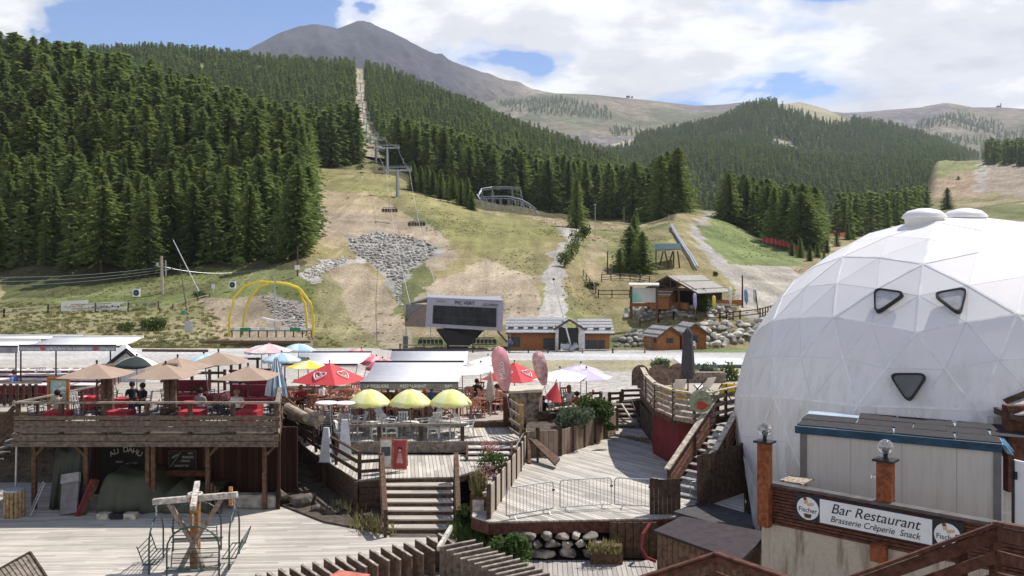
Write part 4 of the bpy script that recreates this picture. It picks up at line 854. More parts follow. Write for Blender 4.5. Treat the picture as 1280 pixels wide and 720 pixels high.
def shrub(name, label, px, py, Y, wpx, hpx, m, n=500, size=.12, seed=0, cat='shrub', stems=True, depth=.8, lumps=5):
 r_ = random.Random(seed + 77); k = Y / F; base = P(px, py, Y); W, H = wpx * k / 2, hpx * k; r = thing(name, label, cat, base); ms = []
 for i in range(lumps):
  ms.append((base + Vector((r_.uniform(-.55, .55) * W, r_.uniform(-.4, .4) * W * depth, H * r_.uniform(.3, .68))), (W * r_.uniform(.4, .6), W * depth * r_.uniform(.4, .6), H * r_.uniform(.26, .36)), n // lumps))
 ms.append((base + Vector((0, 0, H * .4)), (W * .8, W * depth * .8, H * .4), n // 2)); leaf_mass(ms, size, m, 'foliage', r, seed)
 if stems:
  b = MB()
  for i in range(5): b.tube(base, base + Vector((r_.uniform(-.5, .5) * W, r_.uniform(-.4, .4) * W, H * .6)), .02 * max(1, H), .008, 5)
  b.build('stem', BARK, r)
 return r
def weeds(label, cells, size, m, seed, cnt=240, name='weeds'):
 o = leaf_mass([(c, rad, cnt) for c, rad in cells], size, m, name, None, seed, blade=True); tag(o, label, 'weeds', None, 'stuff'); return o
weeds('rough dry weeds on the shaded bank left of the broad steps', [(G(450 + i * 6, 30.6 - (i % 3) * .5, 8.9), (.5, .5, .22)) for i in range(6)] + [(G(430, 32, 8.8), (.9, .6, .2))], .2, GRS, 3, 90)
weeds('green weeds growing between the steps and the palisade', [(G(575 + i * 8, 29.0 - i * .3, 8.75), (.5, .6, .25)) for i in range(6)], .25, LEAFS, 4, 160)
shrub('ivy_bush', 'light green leafy bush at the foot of the dry stone wall', 640, 708, 26.4, 62, 46, LEAFS, 900, .13, 5)
shrub('shrub', 'dark green shrub at the right foot of the broad steps', 588, 668, 29.2, 46, 42, LEAFB, 700, .13, 6)
r = thing('dry_stone_wall', 'low wall of rounded stones under the front edge of the walkway', 'stone wall', GB(660, 700, hL)); b = MB(); sd = 0
rw = random.Random(3)
for row, (zz, hh) in enumerate([(1.14, .17), (1.42, .15), (1.66, .14)]):
 x = X(632, 26.9)
 while x < X(735, 26.9):
  wdt = rw.uniform(.3, .62) if row else rw.uniform(.6, 1.0); vs, fs = rock((x + wdt / 2, 27.12 + row * .05, zz), (wdt * .55, .24, hh * 1.12), sd); sd += 1; b.add(vs, fs); x += wdt
b.build('stone', mat('wall_stone', (.33, .29, .24), .9, .4, 3, .5), r, smooth=False)
r = thing('timber_skirting', 'old upright boards closing the space under the walkway right of the stones', 'boarding', GB(770, 690, hL)); b = MB(); x = X(762, 27.2)
while x < X(815, 27.2): b.box((x + .12, 27.3, 1.5), (.22, .05, 1.1)); x += .245
b.build('board', WM, r); tag(MB().box((X(757, 27), 26.75, 1.25), (.95, .3, .55)).build('timber_trough', WM), 'small timber trough with grass beside the stone wall', 'trough')
weeds('grass tufts along the foot of the dry stone wall', [(G(742 + i * 9, 26.5, 8.5), (.25, .2, .2)) for i in range(4)], .16, GRS, 8, 60)
r = thing('hose', 'red hose looping down in the shade beside the walkway', 'hose', GB(810, 690, hL)); MB().path([P(812, 655, 27.2), P(803, 668, 26.8), P(801, 685, 26.6), P(808, 697, 26.5), P(820, 702, 26.4)], .05).build('tube', mat('dark_red_rubber', (.2, .03, .03)), r)
# ---- crowd barriers ----
def barrier(wd, ht=.98):
 r = proto('crowd_barrier'); b = MB(); rr = .1; pts = [(-wd / 2, 0, .12), (-wd / 2, 0, ht - rr), (-wd / 2 + rr * .3, 0, ht - rr * .3), (-wd / 2 + rr, 0, ht), (wd / 2 - rr, 0, ht), (wd / 2 - rr * .3, 0, ht - rr * .3), (wd / 2, 0, ht - rr), (wd / 2, 0, .12), (-wd / 2, 0, .12)]
 b.path(pts, .019, 8); b.build('frame', STEEL, r, world=False); b = MB(); n = int(wd / .115)
 for k in range(1, n): b.tube((-wd / 2 + wd * k / n, 0, .12), (-wd / 2 + wd * k / n, 0, ht), .0075, n=5)
 b.build('bars', STEEL, r, world=False)
 for s in (-.36, .36):
  b = MB(); b.path([(s * wd, -.25, 0), (s * wd, -.02, .13), (s * wd, .02, .13), (s * wd, .25, 0)], .014, 6); b.build('foot', STEEL, r, world=False)
 b = MB(); b.box((wd / 2 + .01, 0, ht * .72), (.09, .04, .05)); b.build('hook', DKM, r, world=False); return r
bs = Stamp(barrier(1.72))
for (x0, Y0, x1, Y1), lb in zip([(628, 27.3, 696, 28.3), (698, 28.35, 766, 28.75), (768, 28.7, 836, 28.35)], ['galvanised crowd barrier at the left end of the row, against the board fence', 'middle galvanised crowd barrier of the three in the row', 'galvanised crowd barrier running behind the dark plank screen']):
 a, b_ = G(x0, Y0, hB), G(x1, Y1, hB); d = b_ - a; bs.at((a + b_) / 2, math.atan2(d.y, d.x), lb, 'barrier', 'crowd barriers across the walkway')
dup(bs.root, G(884, 29.6, 8.0), R(25), 'shaded crowd barrier at the foot of the railed stair', None, 'barrier', .8)
r = thing('plank_screen', 'dark plank screen with scalloped top right of the crowd barriers', 'screen', GB(830, 650)); b = MB(); x = X(812, 28.0)
while x < X(849, 28.0): b.box((x + .07, 28.0, 2.1 + .55), (.13, .05, 1.12 + .04 * math.sin(x * 9))); x += .14
b.build('board', WD, r); MB().box((X(830, 28), 28.05, 2.95), (.95, .04, .08)).build('batten', WD, r)
# ---- palisade of louvre boards in the foreground ----
PAL = wood('palisade_timber', (.13, .085, .06)); PALT = wood('palisade_grey', (.36, .30, .25))
gp = 'slanted boards of the foreground palisade'
def board_prism(p0, p1, th, zb, m=PAL):
 """board with sloping top edge from p0 to p1, down to zb, thickness th; pale weathered top edge"""
 d = Vector((p1.x - p0.x, p1.y - p0.y, 0)).normalized(); n = Vector((-d.y, d.x, 0)) * th / 2; b = MB()
 vs = [Vector((p0.x, p0.y, zb)) - n, Vector((p1.x, p1.y, zb)) - n, p1 - n, p0 - n]; b.prism(vs, n * 2); return b
r = thing('palisade_fence', 'palisade of slanted thick boards curving up to the foot of the steps', 'fence', G(430, 24.5, hL)); 
for k in range(19):
 t = k / 18; px = 292 + (548 - 292) * t; py = 724 + (668 - 724) * t + random.uniform(-1.5, 1.5); h = 8.05; Y = h * F / (py - HY)
 p0 = G(px, Y, h); p1 = p0 + Vector((.58, -.32, -.24 + random.uniform(-.03, .03))); b = board_prism(p0, p1, .085, 1.0); b.build('board', PAL, r)
 MB().beam(p0 + Vector((0, 0, .012)), p1 + Vector((0, 0, .012)), .09, .02).build('board_edge', PALT, r)
r = thing('palisade_fence', 'right-hand palisade of parallel grey boards descending from the corner post', 'fence', G(600, 25, hL))
for k in range(17):
 px, py = 549.5 + 8.75 * k, 684 + 5.0 * k * (.86 if k > 3 else 1); h = 8.05; Y = h * F / (py - HY); p0 = G(px, Y, h); p1 = p0 + Vector((1.02, .1, .17 + random.uniform(-.03, .03)))
 board_prism(p0, p1, .09, 1.0).build('board', wood('palisade_brown', (.2, .155, .12)), r); MB().beam(p0 + Vector((0, 0, .012)), p1 + Vector((0, 0, .012)), .1, .025).build('board_edge', PALT, r)
tag(MB().beam(G(548, 25.2, 8.1), G(564, 26.6, 7.9), .1, .14).build('corner_beam', WH), 'pale sloping beam where the two palisades meet', 'beam')
r = thing('slatted_cover', 'grey slatted timber lid at the lower left corner', 'lid', P(20, 715, 24)); b = MB(); q0, q1, q2, q3 = P(-25, 727, 23.5), P(38, 692, 24.6), P(58, 722, 23.6), P(0, 757, 22.6)
for k in range(12):
 t = k / 12; b.beam(q0.lerp(q1, t + .04), q3.lerp(q2, t + .04), .15, .05)
b.build('slat', WG, r); MB().prism([q - Vector((0, 0, .9)) for q in (q0, q1, q2, q3)], (0, 0, .85)).build('box_side', WD, r); b = MB(); b.beam(q0 + Vector((0, 0, .03)), q1 + Vector((0, 0, .03)), .06, .08); b.beam(q1 + Vector((0, 0, .03)), q2 + Vector((0, 0, .03)), .05, .06); b.build('rim', WD, r)
tag(MB().box(P(437, 722, 22.5), (.9, .5, .12), R(-20)).build('plastic_tub', mat('salmon_paint', (.5, .16, .12))), 'salmon red tub poking up behind the palisade', 'tub')
# ---- timber swing ----
bx = G(244, 26.3, hL); r = thing('swing_frame', 'timber post frame with crossed arms carrying four bench swings', 'swing', bx); ORW = wood('golden_timber', (.30, .16, .07))
zt = CZ - 6.9 ; b = MB(); b.box((bx.x, bx.y, (1 + zt) / 2), (.24, .24, zt - 1)); b.build('post', ORW, r); arm = wood('bleached_beam', (.52, .47, .42))
d1 = Vector((1.28, -.1, .13)); d2 = Vector((.38, -1.25, -.05)); top = Vector((bx.x, bx.y, zt - .05)); b = MB(); b.beam(top - d1, top + d1, .14, .17); b.build('arm', arm, r); b = MB(); b.beam(top - d2 + Vector((0, 0, .1)), top + d2 + Vector((0, 0, .1)), .16, .12); b.build('arm', arm, r)
for s in (-1, 1):
 b = MB(); b.beam(top + d1 * .62 * s - Vector((0, 0, .1)), Vector((bx.x, bx.y - .15, 1.75)) , .1, .13); b.beam(Vector((bx.x, bx.y - .15, 1.75)), Vector((bx.x - .35 * s, bx.y - .3, 1.02)), .1, .13); b.build('brace', WG, r)
b = MB(); b.path([top + Vector((.2 * math.cos(t), .2 * math.sin(t), .13 + .02 * math.sin(4 * t))) for t in [i * math.pi / 4 for i in range(9)]], .035); b.build('rope_lashing', WH, r)
tag(MB().box(top + d1 * .82 + Vector((0, .1, -.05)), (.1, .06, .55)).build('upright_plank', wood('orange_plank', (.6, .28, .1))), 'short orange plank upright on the end of the swing beam', 'plank')
SWG = mat('green_metal', (.05, .085, .07), .45, .3, 9, metal=.3)
def bench_swing():
 r = proto('bench_swing'); w_, h_ = .72, 1.28; b = MB(); pts = [(-w_, 0, -1.85)]
 for i in range(13): a = math.pi * i / 12; pts.append((-w_ * math.cos(a), 0, -.95 + .62 * math.sin(a)))
 pts.append((w_, 0, -1.85)); b.path(pts, .026, 8); b.build('hoop', SWG, r, world=False); b = MB()
 for k in range(4): b.tube((-w_, -.2 + .12 * k, -1.52), (w_, -.2 + .12 * k, -1.52), .016, n=5)
 b.tube((-w_, -.22, -1.52), (-w_, .2, -1.52), .018); b.tube((w_, -.22, -1.52), (w_, .2, -1.52), .018); b.build('seat', SWG, r, world=False); b = MB()
 for k in range(4): b.tube((-w_ * .92, .2 + .04 * k, -1.42 + .12 * k), (w_ * .92, .2 + .04 * k, -1.42 + .12 * k), .014, n=5)
 for s in (-1, 1): b.tube((s * w_ * .9, .18, -1.52), (s * w_ * .92, .36, -1.0), .016)
 b.build('backrest', SWG, r, world=False); b = MB()
 for k in range(4): b.tube((0, .02 * (k % 2), -.34 + .085 * k), (0, -.02 * (k % 2), -.25 + .085 * k), .022, n=5)
 b.build('chain', STEEL, r, world=False); return r
sw = Stamp(bench_swing())
for d, rz, lb in ((d2 * .92, 0, 'green hoop bench swing nearest the viewer on the crossed timber arms'), (-d2 * .92, 180, 'green hoop bench swing on the far arm behind the timber post'), (-d1 * .93, 90, 'green hoop bench swing seen edge-on under the left end of the beam'), (d1 * .93, -90, 'green hoop bench swing seen edge-on under the right end of the beam')):
 sw.at(top + d + Vector((0, 0, -.12)), R(rz + 6), lb, 'swing seat', 'bench swings around the timber post')
# ---------------- geodesic dome ----------------
DC = Vector((15.6, 31, CZ - 6.03)); DR = 7.72
def hit(px, py, rad=DR):
 d = Vector(((px - CX) / F, 1, (HY - py) / F)).normalized(); c = DC - Vector((0, 0, CZ)); b = d.dot(c); disc = b * b - (c.dot(c) - rad * rad)
 return (d * (b - math.sqrt(max(disc, 0))) - c) + DC
def domemat():
 m = bpy.data.materials.new('dome_membrane'); m.use_nodes = True; t = m.node_tree; b = t.nodes['Principled BSDF']; g = N(t, 'ShaderNodeNewGeometry'); s = N(t, 'ShaderNodeSeparateXYZ'); t.links.new(g.outputs['Position'], s.inputs[0])
 mp = N(t, 'ShaderNodeMapping'); mp.inputs['Scale'].default_value = (2.2, 2.2, .32); t.links.new(g.outputs['Position'], mp.inputs[0])
 st = NOISE(t, mp.outputs[0], 1.0, 7, .65); bl = NOISE(t, g.outputs['Position'], .55, 5, .6); sp = NOISE(t, g.outputs['Position'], 3.2, 8, .75)
 low = MATH(t, 'MULTIPLY', MATH(t, 'SUBTRACT', 8.2, s.outputs[2]), .24, clamp=True)
 d = MATH(t, 'MULTIPLY', RAMP(t, st, [(.47, 0.0), (.68, 1.0)]), low); d2 = RAMP(t, bl, [(.4, 0.0), (.75, .35)]); d3 = MATH(t, 'MULTIPLY', RAMP(t, sp, [(.66, 0.0), (.72, 1.0)]), MATH(t, 'ADD', low, .12))
 at = N(t, 'ShaderNodeAttribute', attribute_name='panel')
 c = MIXC(t, MATH(t, 'MULTIPLY', at.outputs['Fac'], .42), (.80, .775, .76), (.73, .71, .70)); c = MIXC(t, d2, c, (.62,.61,.61)); c = MIXC(t, MATH(t, 'MULTIPLY', d, .75), c, (.40, .35, .27)); stk = N(t, 'ShaderNodeMapping'); stk.inputs['Scale'].default_value = (7, 7, .22); t.links.new(g.outputs['Position'], stk.inputs[0]); n9 = NOISE(t, stk.outputs[0], 1.0, 5, .6); c = MIXC(t, MATH(t, 'MULTIPLY', RAMP(t, n9, [(.60, 0.0), (.74, .7)]), low), c, (.30, .25, .18)); c = MIXC(t, MATH(t, 'MULTIPLY', d3, .55), c, (.28, .25, .2))
 t.links.new(c, b.inputs['Base Color']); b.inputs['Roughness'].default_value = .42; b.inputs['Specular IOR Level'].default_value = .45
 bp = N(t, 'ShaderNodeBump'); bp.inputs['Strength'].default_value = .12; bp.inputs['Distance'].default_value = .1; t.links.new(bl, bp.inputs['Height']); t.links.new(bp.outputs[0], b.inputs['Normal']); return m
dome = thing('geodesic_dome', 'big white geodesic dome building with three rounded triangular windows', 'dome building', (DC.x, DC.y, 1.0)); DMAT = domemat()
phi = math.atan(0.5); V0 = [Vector((0, 0, 1))] + [Vector((math.cos(phi) * math.cos(2 * math.pi * k / 5), math.cos(phi) * math.sin(2 * math.pi * k / 5), math.sin(phi))) for k in range(5)]
V0 += [Vector((math.cos(phi) * math.cos(2 * math.pi * (k + .5) / 5), math.cos(phi) * math.sin(2 * math.pi * (k + .5) / 5), -math.sin(phi))) for k in range(5)] + [Vector((0, 0, -1))]
T0 = [(0, 1 + k, 1 + (k + 1) % 5) for k in range(5)] + [(1 + k, 6 + k, 1 + (k + 1) % 5) for k in range(5)] + [(1 + (k + 1) % 5, 6 + k, 6 + (k + 1) % 5) for k in range(5)] + [(6 + k, 11, 6 + (k + 1) % 5) for k in range(5)]
nV = (hit(1145, 416) - DC).normalized(); nU = (hit(1154, 330) - DC).normalized()
def frame(a, b): x = a.normalized(); z = x.cross(b).normalized(); return Matrix((x, z.cross(x), z)).transposed()
ROT = frame(nV, nU) @ frame(V0[1], V0[0]).transposed()
vid = {}; dv = []; big = []; small = []; faces = []
def vert(p):
 k = tuple(round(q, 4) for q in p)
 if k not in vid: vid[k] = len(dv); dv.append(p.copy())
 return vid[k]
for (a, b_, c) in T0:
 A_, B_, C2 = V0[a], V0[b_], V0[c]; f = 3
 gp_ = lambda i, j: (A_ + (B_ - A_) * (i / f) + (C2 - A_) * (j / f)).normalized()
 for i in range(f):
  for j in range(f - i):
   tris = [(gp_(i, j), gp_(i + 1, j), gp_(i, j + 1))]
   if i + j < f - 1: tris.append((gp_(i + 1, j), gp_(i + 1, j + 1), gp_(i, j + 1)))
   for (p, q, r_) in tris:
    m1, m2, m3 = ((p + q) / 2, (q + r_) / 2, (r_ + p) / 2); mm = [m * (1 + (1 / m.length - 1) * .62) for m in (m1, m2, m3)]
    big += [(p, q), (q, r_), (r_, p)]; small += [(mm[0], mm[1]), (mm[1], mm[2]), (mm[2], mm[0])]; P3 = [p, q, r_] + mm
    ids = [vert(x) for x in P3]; big[-3:] = [(p, mm[0]), (mm[0], q), (q, mm[1]), (mm[1], r_), (r_, mm[2]), (mm[2], p)]
    faces += [(ids[0], ids[3], ids[5]), (ids[3], ids[1], ids[4]), (ids[5], ids[4], ids[2]), (ids[3], ids[4], ids[5])]
bm_ = bmesh.new(); bv = [bm_.verts.new(DC + (ROT @ v) * DR) for v in dv]
for f in faces:
 try: bm_.faces.new([bv[i] for i in f])
 except ValueError: pass
bmesh.ops.bisect_plane(bm_, geom=bm_.verts[:] + bm_.edges[:] + bm_.faces[:], plane_co=(0, 0, .8), plane_no=(0, 0, 1), clear_inner=True); bmesh.ops.recalc_face_normals(bm_, faces=bm_.faces[:])
me = bpy.data.meshes.new('shell'); bm_.to_mesh(me); bm_.free(); me.materials.append(DMAT); a = me.attributes.new('panel', 'FLOAT', 'FACE'); a.data.foreach_set('value', rng.random(len(me.polygons)).astype(np.float32))
for v in me.vertices: v.co = v.co - Vector(dome['_o'])
sh = bpy.data.objects.new('shell', me); scene.collection.objects.link(sh); sh.parent = dome; sh['_o'] = dome['_o']
seen = set(); b = MB(); b2 = MB()
def seam(b, p, q, w_, out):
 p = DC + (ROT @ p) * DR; q = DC + (ROT @ q) * DR
 if min(p.z, q.z) < .8: return
 n = ((p + q) / 2 - DC).normalized(); b.beam(p + n * out, q + n * out, w_, .03, up=n)
for lst, bb, w_, o_ in ((big, b, .065, -.006), (small, b2, .02, -.013)):
 for p, q in lst:
  k = tuple(sorted((tuple(round(x, 3) for x in p), tuple(round(x, 3) for x in q))))
  if k in seen: continue
  seen.add(k); seam(bb, p, q, w_, o_)
SEAM = mat('seam_tape', (.82, .81, .80), .4, .1, 2, spec=.5); b.build('seam', SEAM, dome); b2.build('fine_seam', mat('fine_seam', (.66, .65, .65), .45, .1, 2), dome)
GLASSD = mat('dark_window_glass', (.06, .065, .07), .08, .3, 1.2, spec=.9); GLASSL = mat('painted_reflection_glass', (.5, .49, .48), .3, .3, 1.0, spec=.9); RUB = mat('black_rubber', (.025, .022, .02), .5, .3, 6)  # the upper panes' pale reflection is painted into the grey glass colour
def rounded(c3, k=.22, n=6):
 out = []; c = c3
 for i in range(3):
  p, a, q = c[i - 1], c[i], c[(i + 1) % 3]; u = a.lerp(p, k); v = a.lerp(q, k)
  for j in range(n + 1): t = j / n; out.append(u * (1 - t) ** 2 + a * 2 * t * (1 - t) + v * t * t)
 return out
for cs, gm in (([(1093, 361), (1135, 367), (1094, 395)], GLASSL), ([(1164, 368), (1210, 360), (1201, 396)], GLASSL), ([(1110, 467), (1162, 467), (1136, 506)], GLASSD)):
 c3 = [hit(*c, DR + .04) for c in cs]; cen = sum(c3, Vector()) / 3; n = (cen - DC).normalized(); c3 = [c + n * .02 for c in c3]; loop = rounded(c3, .27); inn = [cen + (p - cen) * .86 for p in loop]; L = len(loop)
 vs = [p - n * .06 for p in loop] + [p + n * .07 for p in loop] + [p + n * .07 for p in inn] + [p - n * .0 for p in inn]; fs = [(a_ * L + i, a_ * L + (i + 1) % L, (a_ + 1) * L + (i + 1) % L, (a_ + 1) * L + i) for a_ in range(3) for i in range(L)]
 wn_ = MB().add(vs, fs).build('window', RUB, dome); MB().prism([cen + (p - cen) * .87 + n * .02 for p in loop], n * .015).build('pane', gm, wn_)
for k, (px, wv_) in enumerate(((1155, 50), (1206, 50))):
 Y = 30.3 + k * .5; c = P(px, 268, Y); c.z -= .15; rr_ = wv_ / 2 * Y / F; o = MB().lathe(c, [(rr_ * .8, -.5), (rr_ * .9, 0), (rr_, .06), (rr_ * .98, .14), (rr_ * .75, .27), (rr_ * .3, .35), (.02, .36)], 28).build('vent_cowl', DMAT, dome, smooth=True)
 MB().lathe(c, [(rr_ * 1.02, .02), (rr_ * 1.04, .06), (rr_ * 1.02, .1)], 28).build('rim', SEAM, o)
r = thing('entrance_porch', 'brown roofed porch joined to the right side of the dome', 'porch', G(1275, 23.6, 9)); e0, e1 = P(1244, 511, 24.2), P(1330, 478, 23.0); 
MB().prism([P(1243, 513, 24.2), P(1340, 476, 23.2), P(1345, 512, 21.6), P(1262, 521, 22.6), ], (0, 0, .04)).build('roof', mat('pale_corrugated', (.45, .43, .40), .6, .25, 6), r)
b = MB(); b.beam(P(1243, 510, 24.25), P(1340, 472, 23.2), .1, .26); b.beam(P(1243, 512, 24.2), P(1262, 520, 22.6), .1, .16); b.beam(P(1262, 520, 22.6), P(1345, 541, 21.9), .1, .14); b.build('fascia', WD, r); MB().box(P(1256, 560, 24.0), (.9, .5, 1.7)).build('wall', mat('annex_panel', (.5, .49, .47), .6, .1, 2), r)
MB().box(P(1300, 560, 22.8), (1.8, .3, 2.2)).build('side_wall', WR, r)
# ---------------- container and sign wall ----------------
PANEL = None
def panelmat():
 m = bpy.data.materials.new('container_panel'); m.use_nodes = True; t = m.node_tree; b = t.nodes['Principled BSDF']; g = N(t, 'ShaderNodeTexCoord'); s = N(t, 'ShaderNodeSeparateXYZ'); t.links.new(g.outputs['Object'], s.inputs[0])
 dd = MATH(t, 'ADD', MATH(t, 'MULTIPLY', s.outputs[0], .93), MATH(t, 'MULTIPLY', s.outputs[1], -.36)); fr = MATH(t, 'FRACT', MATH(t, 'MULTIPLY', dd, 9.0)); gl = MATH(t, 'LESS_THAN', fr, .1); big_ = MATH(t, 'LESS_THAN', MATH(t, 'FRACT', MATH(t, 'MULTIPLY', dd, .82)), .012)
 mp = N(t, 'ShaderNodeMapping'); mp.inputs['Scale'].default_value = (5, 5, .5); t.links.new(g.outputs['Object'], mp.inputs[0]); nz = NOISE(t, mp.outputs[0], 1.4, 6, .65)
 c = MIXC(t, RAMP(t, nz, [(.45, 0.0), (.8, .5)]), (.52, .50, .47), (.36, .33, .28)); c = MIXC(t, MATH(t, 'MULTIPLY', gl, .12), c, (.2, .2, .2)); c = MIXC(t, MATH(t, 'MULTIPLY', big_, .7), c, (.15, .15, .15))
 t.links.new(c, b.inputs['Base Color']); b.inputs['Roughness'].default_value = .45; bp = N(t, 'ShaderNodeBump'); bp.inputs['Strength'].default_value = .25; bp.inputs['Distance'].default_value = .01; t.links.new(MATH(t, 'MULTIPLY', gl, -1.0), bp.inputs['Height']); t.links.new(bp.outputs[0], b.inputs['Normal']); return m
q0 = P(1001, 536, 23.2); q1 = P(1251, 561, 19.7); ztop = (q0.z + q1.z) / 2
q0 = Vector((X(1001, 23.6), 23.6, 0)); q1 = Vector((X(1251, 21.3), 21.3, 0)); zt0 = CZ - (537 - HY) / F * 23.6; zt1 = CZ - (560 - HY) / F * 21.3
q0.z, q1.z = zt0, zt1; back = Vector((1.15, 2.35, 0)); r = thing('site_container', 'grey ribbed portable cabin with a patched blue tarpaulin roof in front of the dome', 'container', (q0.x, q0.y, zt0 - 2.5)); dn = Vector((0, 0, -2.5))
MB().add([q0 + dn, q1 + dn, q1 + back + dn, q0 + back + dn, q0, q1, q1 + back, q0 + back], [(0, 1, 5, 4), (1, 2, 6, 5), (2, 3, 7, 6), (3, 0, 4, 7), (4, 5, 6, 7), (3, 2, 1, 0)]).build('cabin_body', panelmat(), r)
GFR = mat('grey_cabin_frame', (.16, .155, .15), .5, .1, 4); dx = (q1 - q0).normalized(); nf = Vector((dx.y, -dx.x, 0)).normalized(); b = MB()
for q in (q0, q1): b.beam(q + nf * .012 + (dx if q is q0 else -dx) * .07, q + nf * .012 + dn + (dx if q is q0 else -dx) * .07, .05, .17, up=dx)
b.build('corner_post', GFR, r); b = MB(); b.beam(q0 + nf * .02 + dn * .98, q1 + nf * .02 + dn * .98, .06, .16); b.build('bottom_rail', GFR, r)
TB = mat('blue_tarpaulin', (.02, .07, .12), .5, .25, 3, .3); TBL = mat('pale_blue_sheet', (.38, .50, .58), .35, .15, 2, .2); FELT = mat('roofing_felt', (.03, .028, .03), .85, .25, 6, .3)
b = MB(); b.beam(q0 + nf * .05 - dx * .12 + Vector((0, 0, .0)), q1 + nf * .05 + dx * .03 + Vector((0, 0, .0)), .05, .19); b.beam(q0 + nf * .05 - dx * .12, q0 + back - dx * .1, .05, .18); b.build('tarpaulin_edge', TB, r)
up_ = Vector((0, 0, .075)); L = (q1 - q0).length
MB().prism([q0 + nf * .06 - dx * .12 + up_, q1 + nf * .06 + dx * .05 + up_, q1 + back + up_, q0 + back - dx * .12 + up_], (0, 0, .03)).build('tarpaulin', TBL, r)
b = MB(); wf = random.Random(4)
for row in range(3):
 y0 = row / 3 - .01; y1 = (row + 1) / 3 + .01; x = -.1
 while x < L:
  l = wf.choice((1.0, 1.4, .8)); skip = (row == 1 and 1.9 < x < 2.3) or (row == 0 and 1.6 < x < 2.2) or (row == 2 and x < -.05) or (row == 0 and 3.9 < x < 4.4) or (row == 2 and .5 < x < 1.2)
  if not skip:
   A_ = q0 + dx * x; zz = Vector((0, 0, .112 + .006 * row + wf.uniform(0, .012))); s = wf.uniform(-.05, .05)
   b.prism([A_ + back * y0 + zz, A_ + dx * (l - .01) + back * (y0 + s * .3) + zz, A_ + dx * (l - .05 + s) + back * y1 + zz, A_ + dx * s + back * y1 + zz], (0, 0, .02))
  x += l
b.build('felt_sheet', FELT, r)
b = MB()
for k in range(7):
 p = q1 + dx * .04 + back * (k * .06); b.beam(p + Vector((0, 0, .09)), p + dx * (.15 + .03 * (k % 3)) + back * .05 + Vector((0, 0, -.12 - .06 * (k % 2))), .2, .02)
b.build('loose_sheet', mat('crumpled_blue', (.25, .5, .75), .35, .3, 6, .6), r)
e = q1; ed = back.normalized(); DW = mat('white_cabin_door', (.66, .68, .72), .4, .04, 2)
b = MB(); b.beam(q1 + ed * .42 + dx * .03 + dn * .54, q1 + ed * .42 + dx * .03 + Vector((0, 0, -.2)) + ed * 0, .04, .8, up=ed); b = MB()
b.prism([q1 + dx * .02 + ed * .1 + Vector((0, 0, -.22)), q1 + dx * .02 + ed * 1.1 + Vector((0, 0, -.22)), q1 + dx * .02 + ed * 1.1 + dn * .98, q1 + dx * .02 + ed * .1 + dn * .98], dx * .03); b.build('end_panel', DW, r)
r2 = thing('white_door', 'white panel door standing ajar at the right end of the cabin', 'door', q1 + dx * .3 + dn); d0 = P(1268, 575, 20.6); d1 = P(1330, 590, 20.2)
MB().prism([d0, d1, d1 - Vector((0, 0, 2.3)), d0 - Vector((0, 0, 2.3))], Vector((.05, .1, 0))).build('leaf', DW, r2); b = MB(); b.beam(d0 - Vector((.03, 0, 0)), d0 - Vector((.03, 0, 2.3)), .05, .05); b.box(d0 + Vector((-.0, -.06, -.35)), (.05, .05, .18)); b.build('door_edge', BLK, r2)
w0 = Vector((X(952, 22.6), 22.6, 0)); w1 = Vector((X(1250, 19.0), 19.0, 0)); w2 = w0 + (w1 - w0) * 1.9
zt0 = CZ - (603 - HY) / F * 22.6; zt1 = CZ - (657 - HY) / F * 19.0; zw = lambda t, top0=zt0, top1=zt1: top0 + (top1 - top0) * t
wd3 = (w1 - w0); LW = wd3.length; wx = wd3.normalized(); wn3 = Vector((wx.y, -wx.x, 0))
def WP(u, dz, out=0.0): t = u / LW; return Vector((w0.x, w0.y, zw(t))) + wx * u - Vector((0, 0, dz)) + wn3 * out
wux = (WP(1, 0) - WP(0, 0)).normalized()
r = thing('bar_wall', 'cream stained rendered wall topped by red-brown slats in front of the portable cabin', 'wall', WP(0, 3.5)); rend = bpy.data.materials.new('stained_render'); rend.use_nodes = True; t = rend.node_tree; b = t.nodes['Principled BSDF']; g = N(t, 'ShaderNodeNewGeometry')
mp = N(t, 'ShaderNodeMapping'); mp.inputs['Scale'].default_value = (3, 3, .45); t.links.new(g.outputs['Position'], mp.inputs[0]); n_a = NOISE(t, mp.outputs[0], 1.3, 7, .65); n_b = NOISE(t, g.outputs['Position'], 9, 8, .7)
c = MIXC(t, RAMP(t, n_a, [(.50, 0.0), (.66, .75)]), (.46, .40, .32), (.13, .09, .05)); c = MIXC(t, RAMP(t, n_b, [(.45, 0.0), (.75, .5)]), c, (.28, .24, .18)); t.links.new(c, b.inputs['Base Color']); b.inputs['Roughness'].default_value = .95
bp = N(t, 'ShaderNodeBump'); bp.inputs['Strength'].default_value = .5; bp.inputs['Distance'].default_value = .02; t.links.new(n_b, bp.inputs['Height']); t.links.new(bp.outputs[0], b.inputs['Normal'])
LL = LW * 1.5; b = MB(); b.prism([WP(0, .98), WP(LL, .98), WP(LL, 6), WP(0, 6)], -wn3 * .3); b.build('rendered_wall', rend, r)
b = MB()
for k in range(12):
 dz = .03 + .082 * k; b.prism([WP(-.02, dz, .03), WP(LL, dz, .03), WP(LL, dz + .062, .03), WP(-.02, dz + .062, .03)], -wn3 * .05)
b.build('slats', WR, r); MB().prism([WP(0, .0, -.025), WP(LL, .0, -.025), WP(LL, .98, -.025), WP(0, .98, -.025)], -wn3 * .1).build('slat_backing', WD, r)
b = MB(); b.prism([WP(-.05, -.05, .08), WP(LL, -.05, .08), WP(LL, .02, .08), WP(-.05, .02, .08)], -wn3 * .28); b.build('coping', mat('dark_coping', (.10, .09, .09), .6, .2, 4), r)
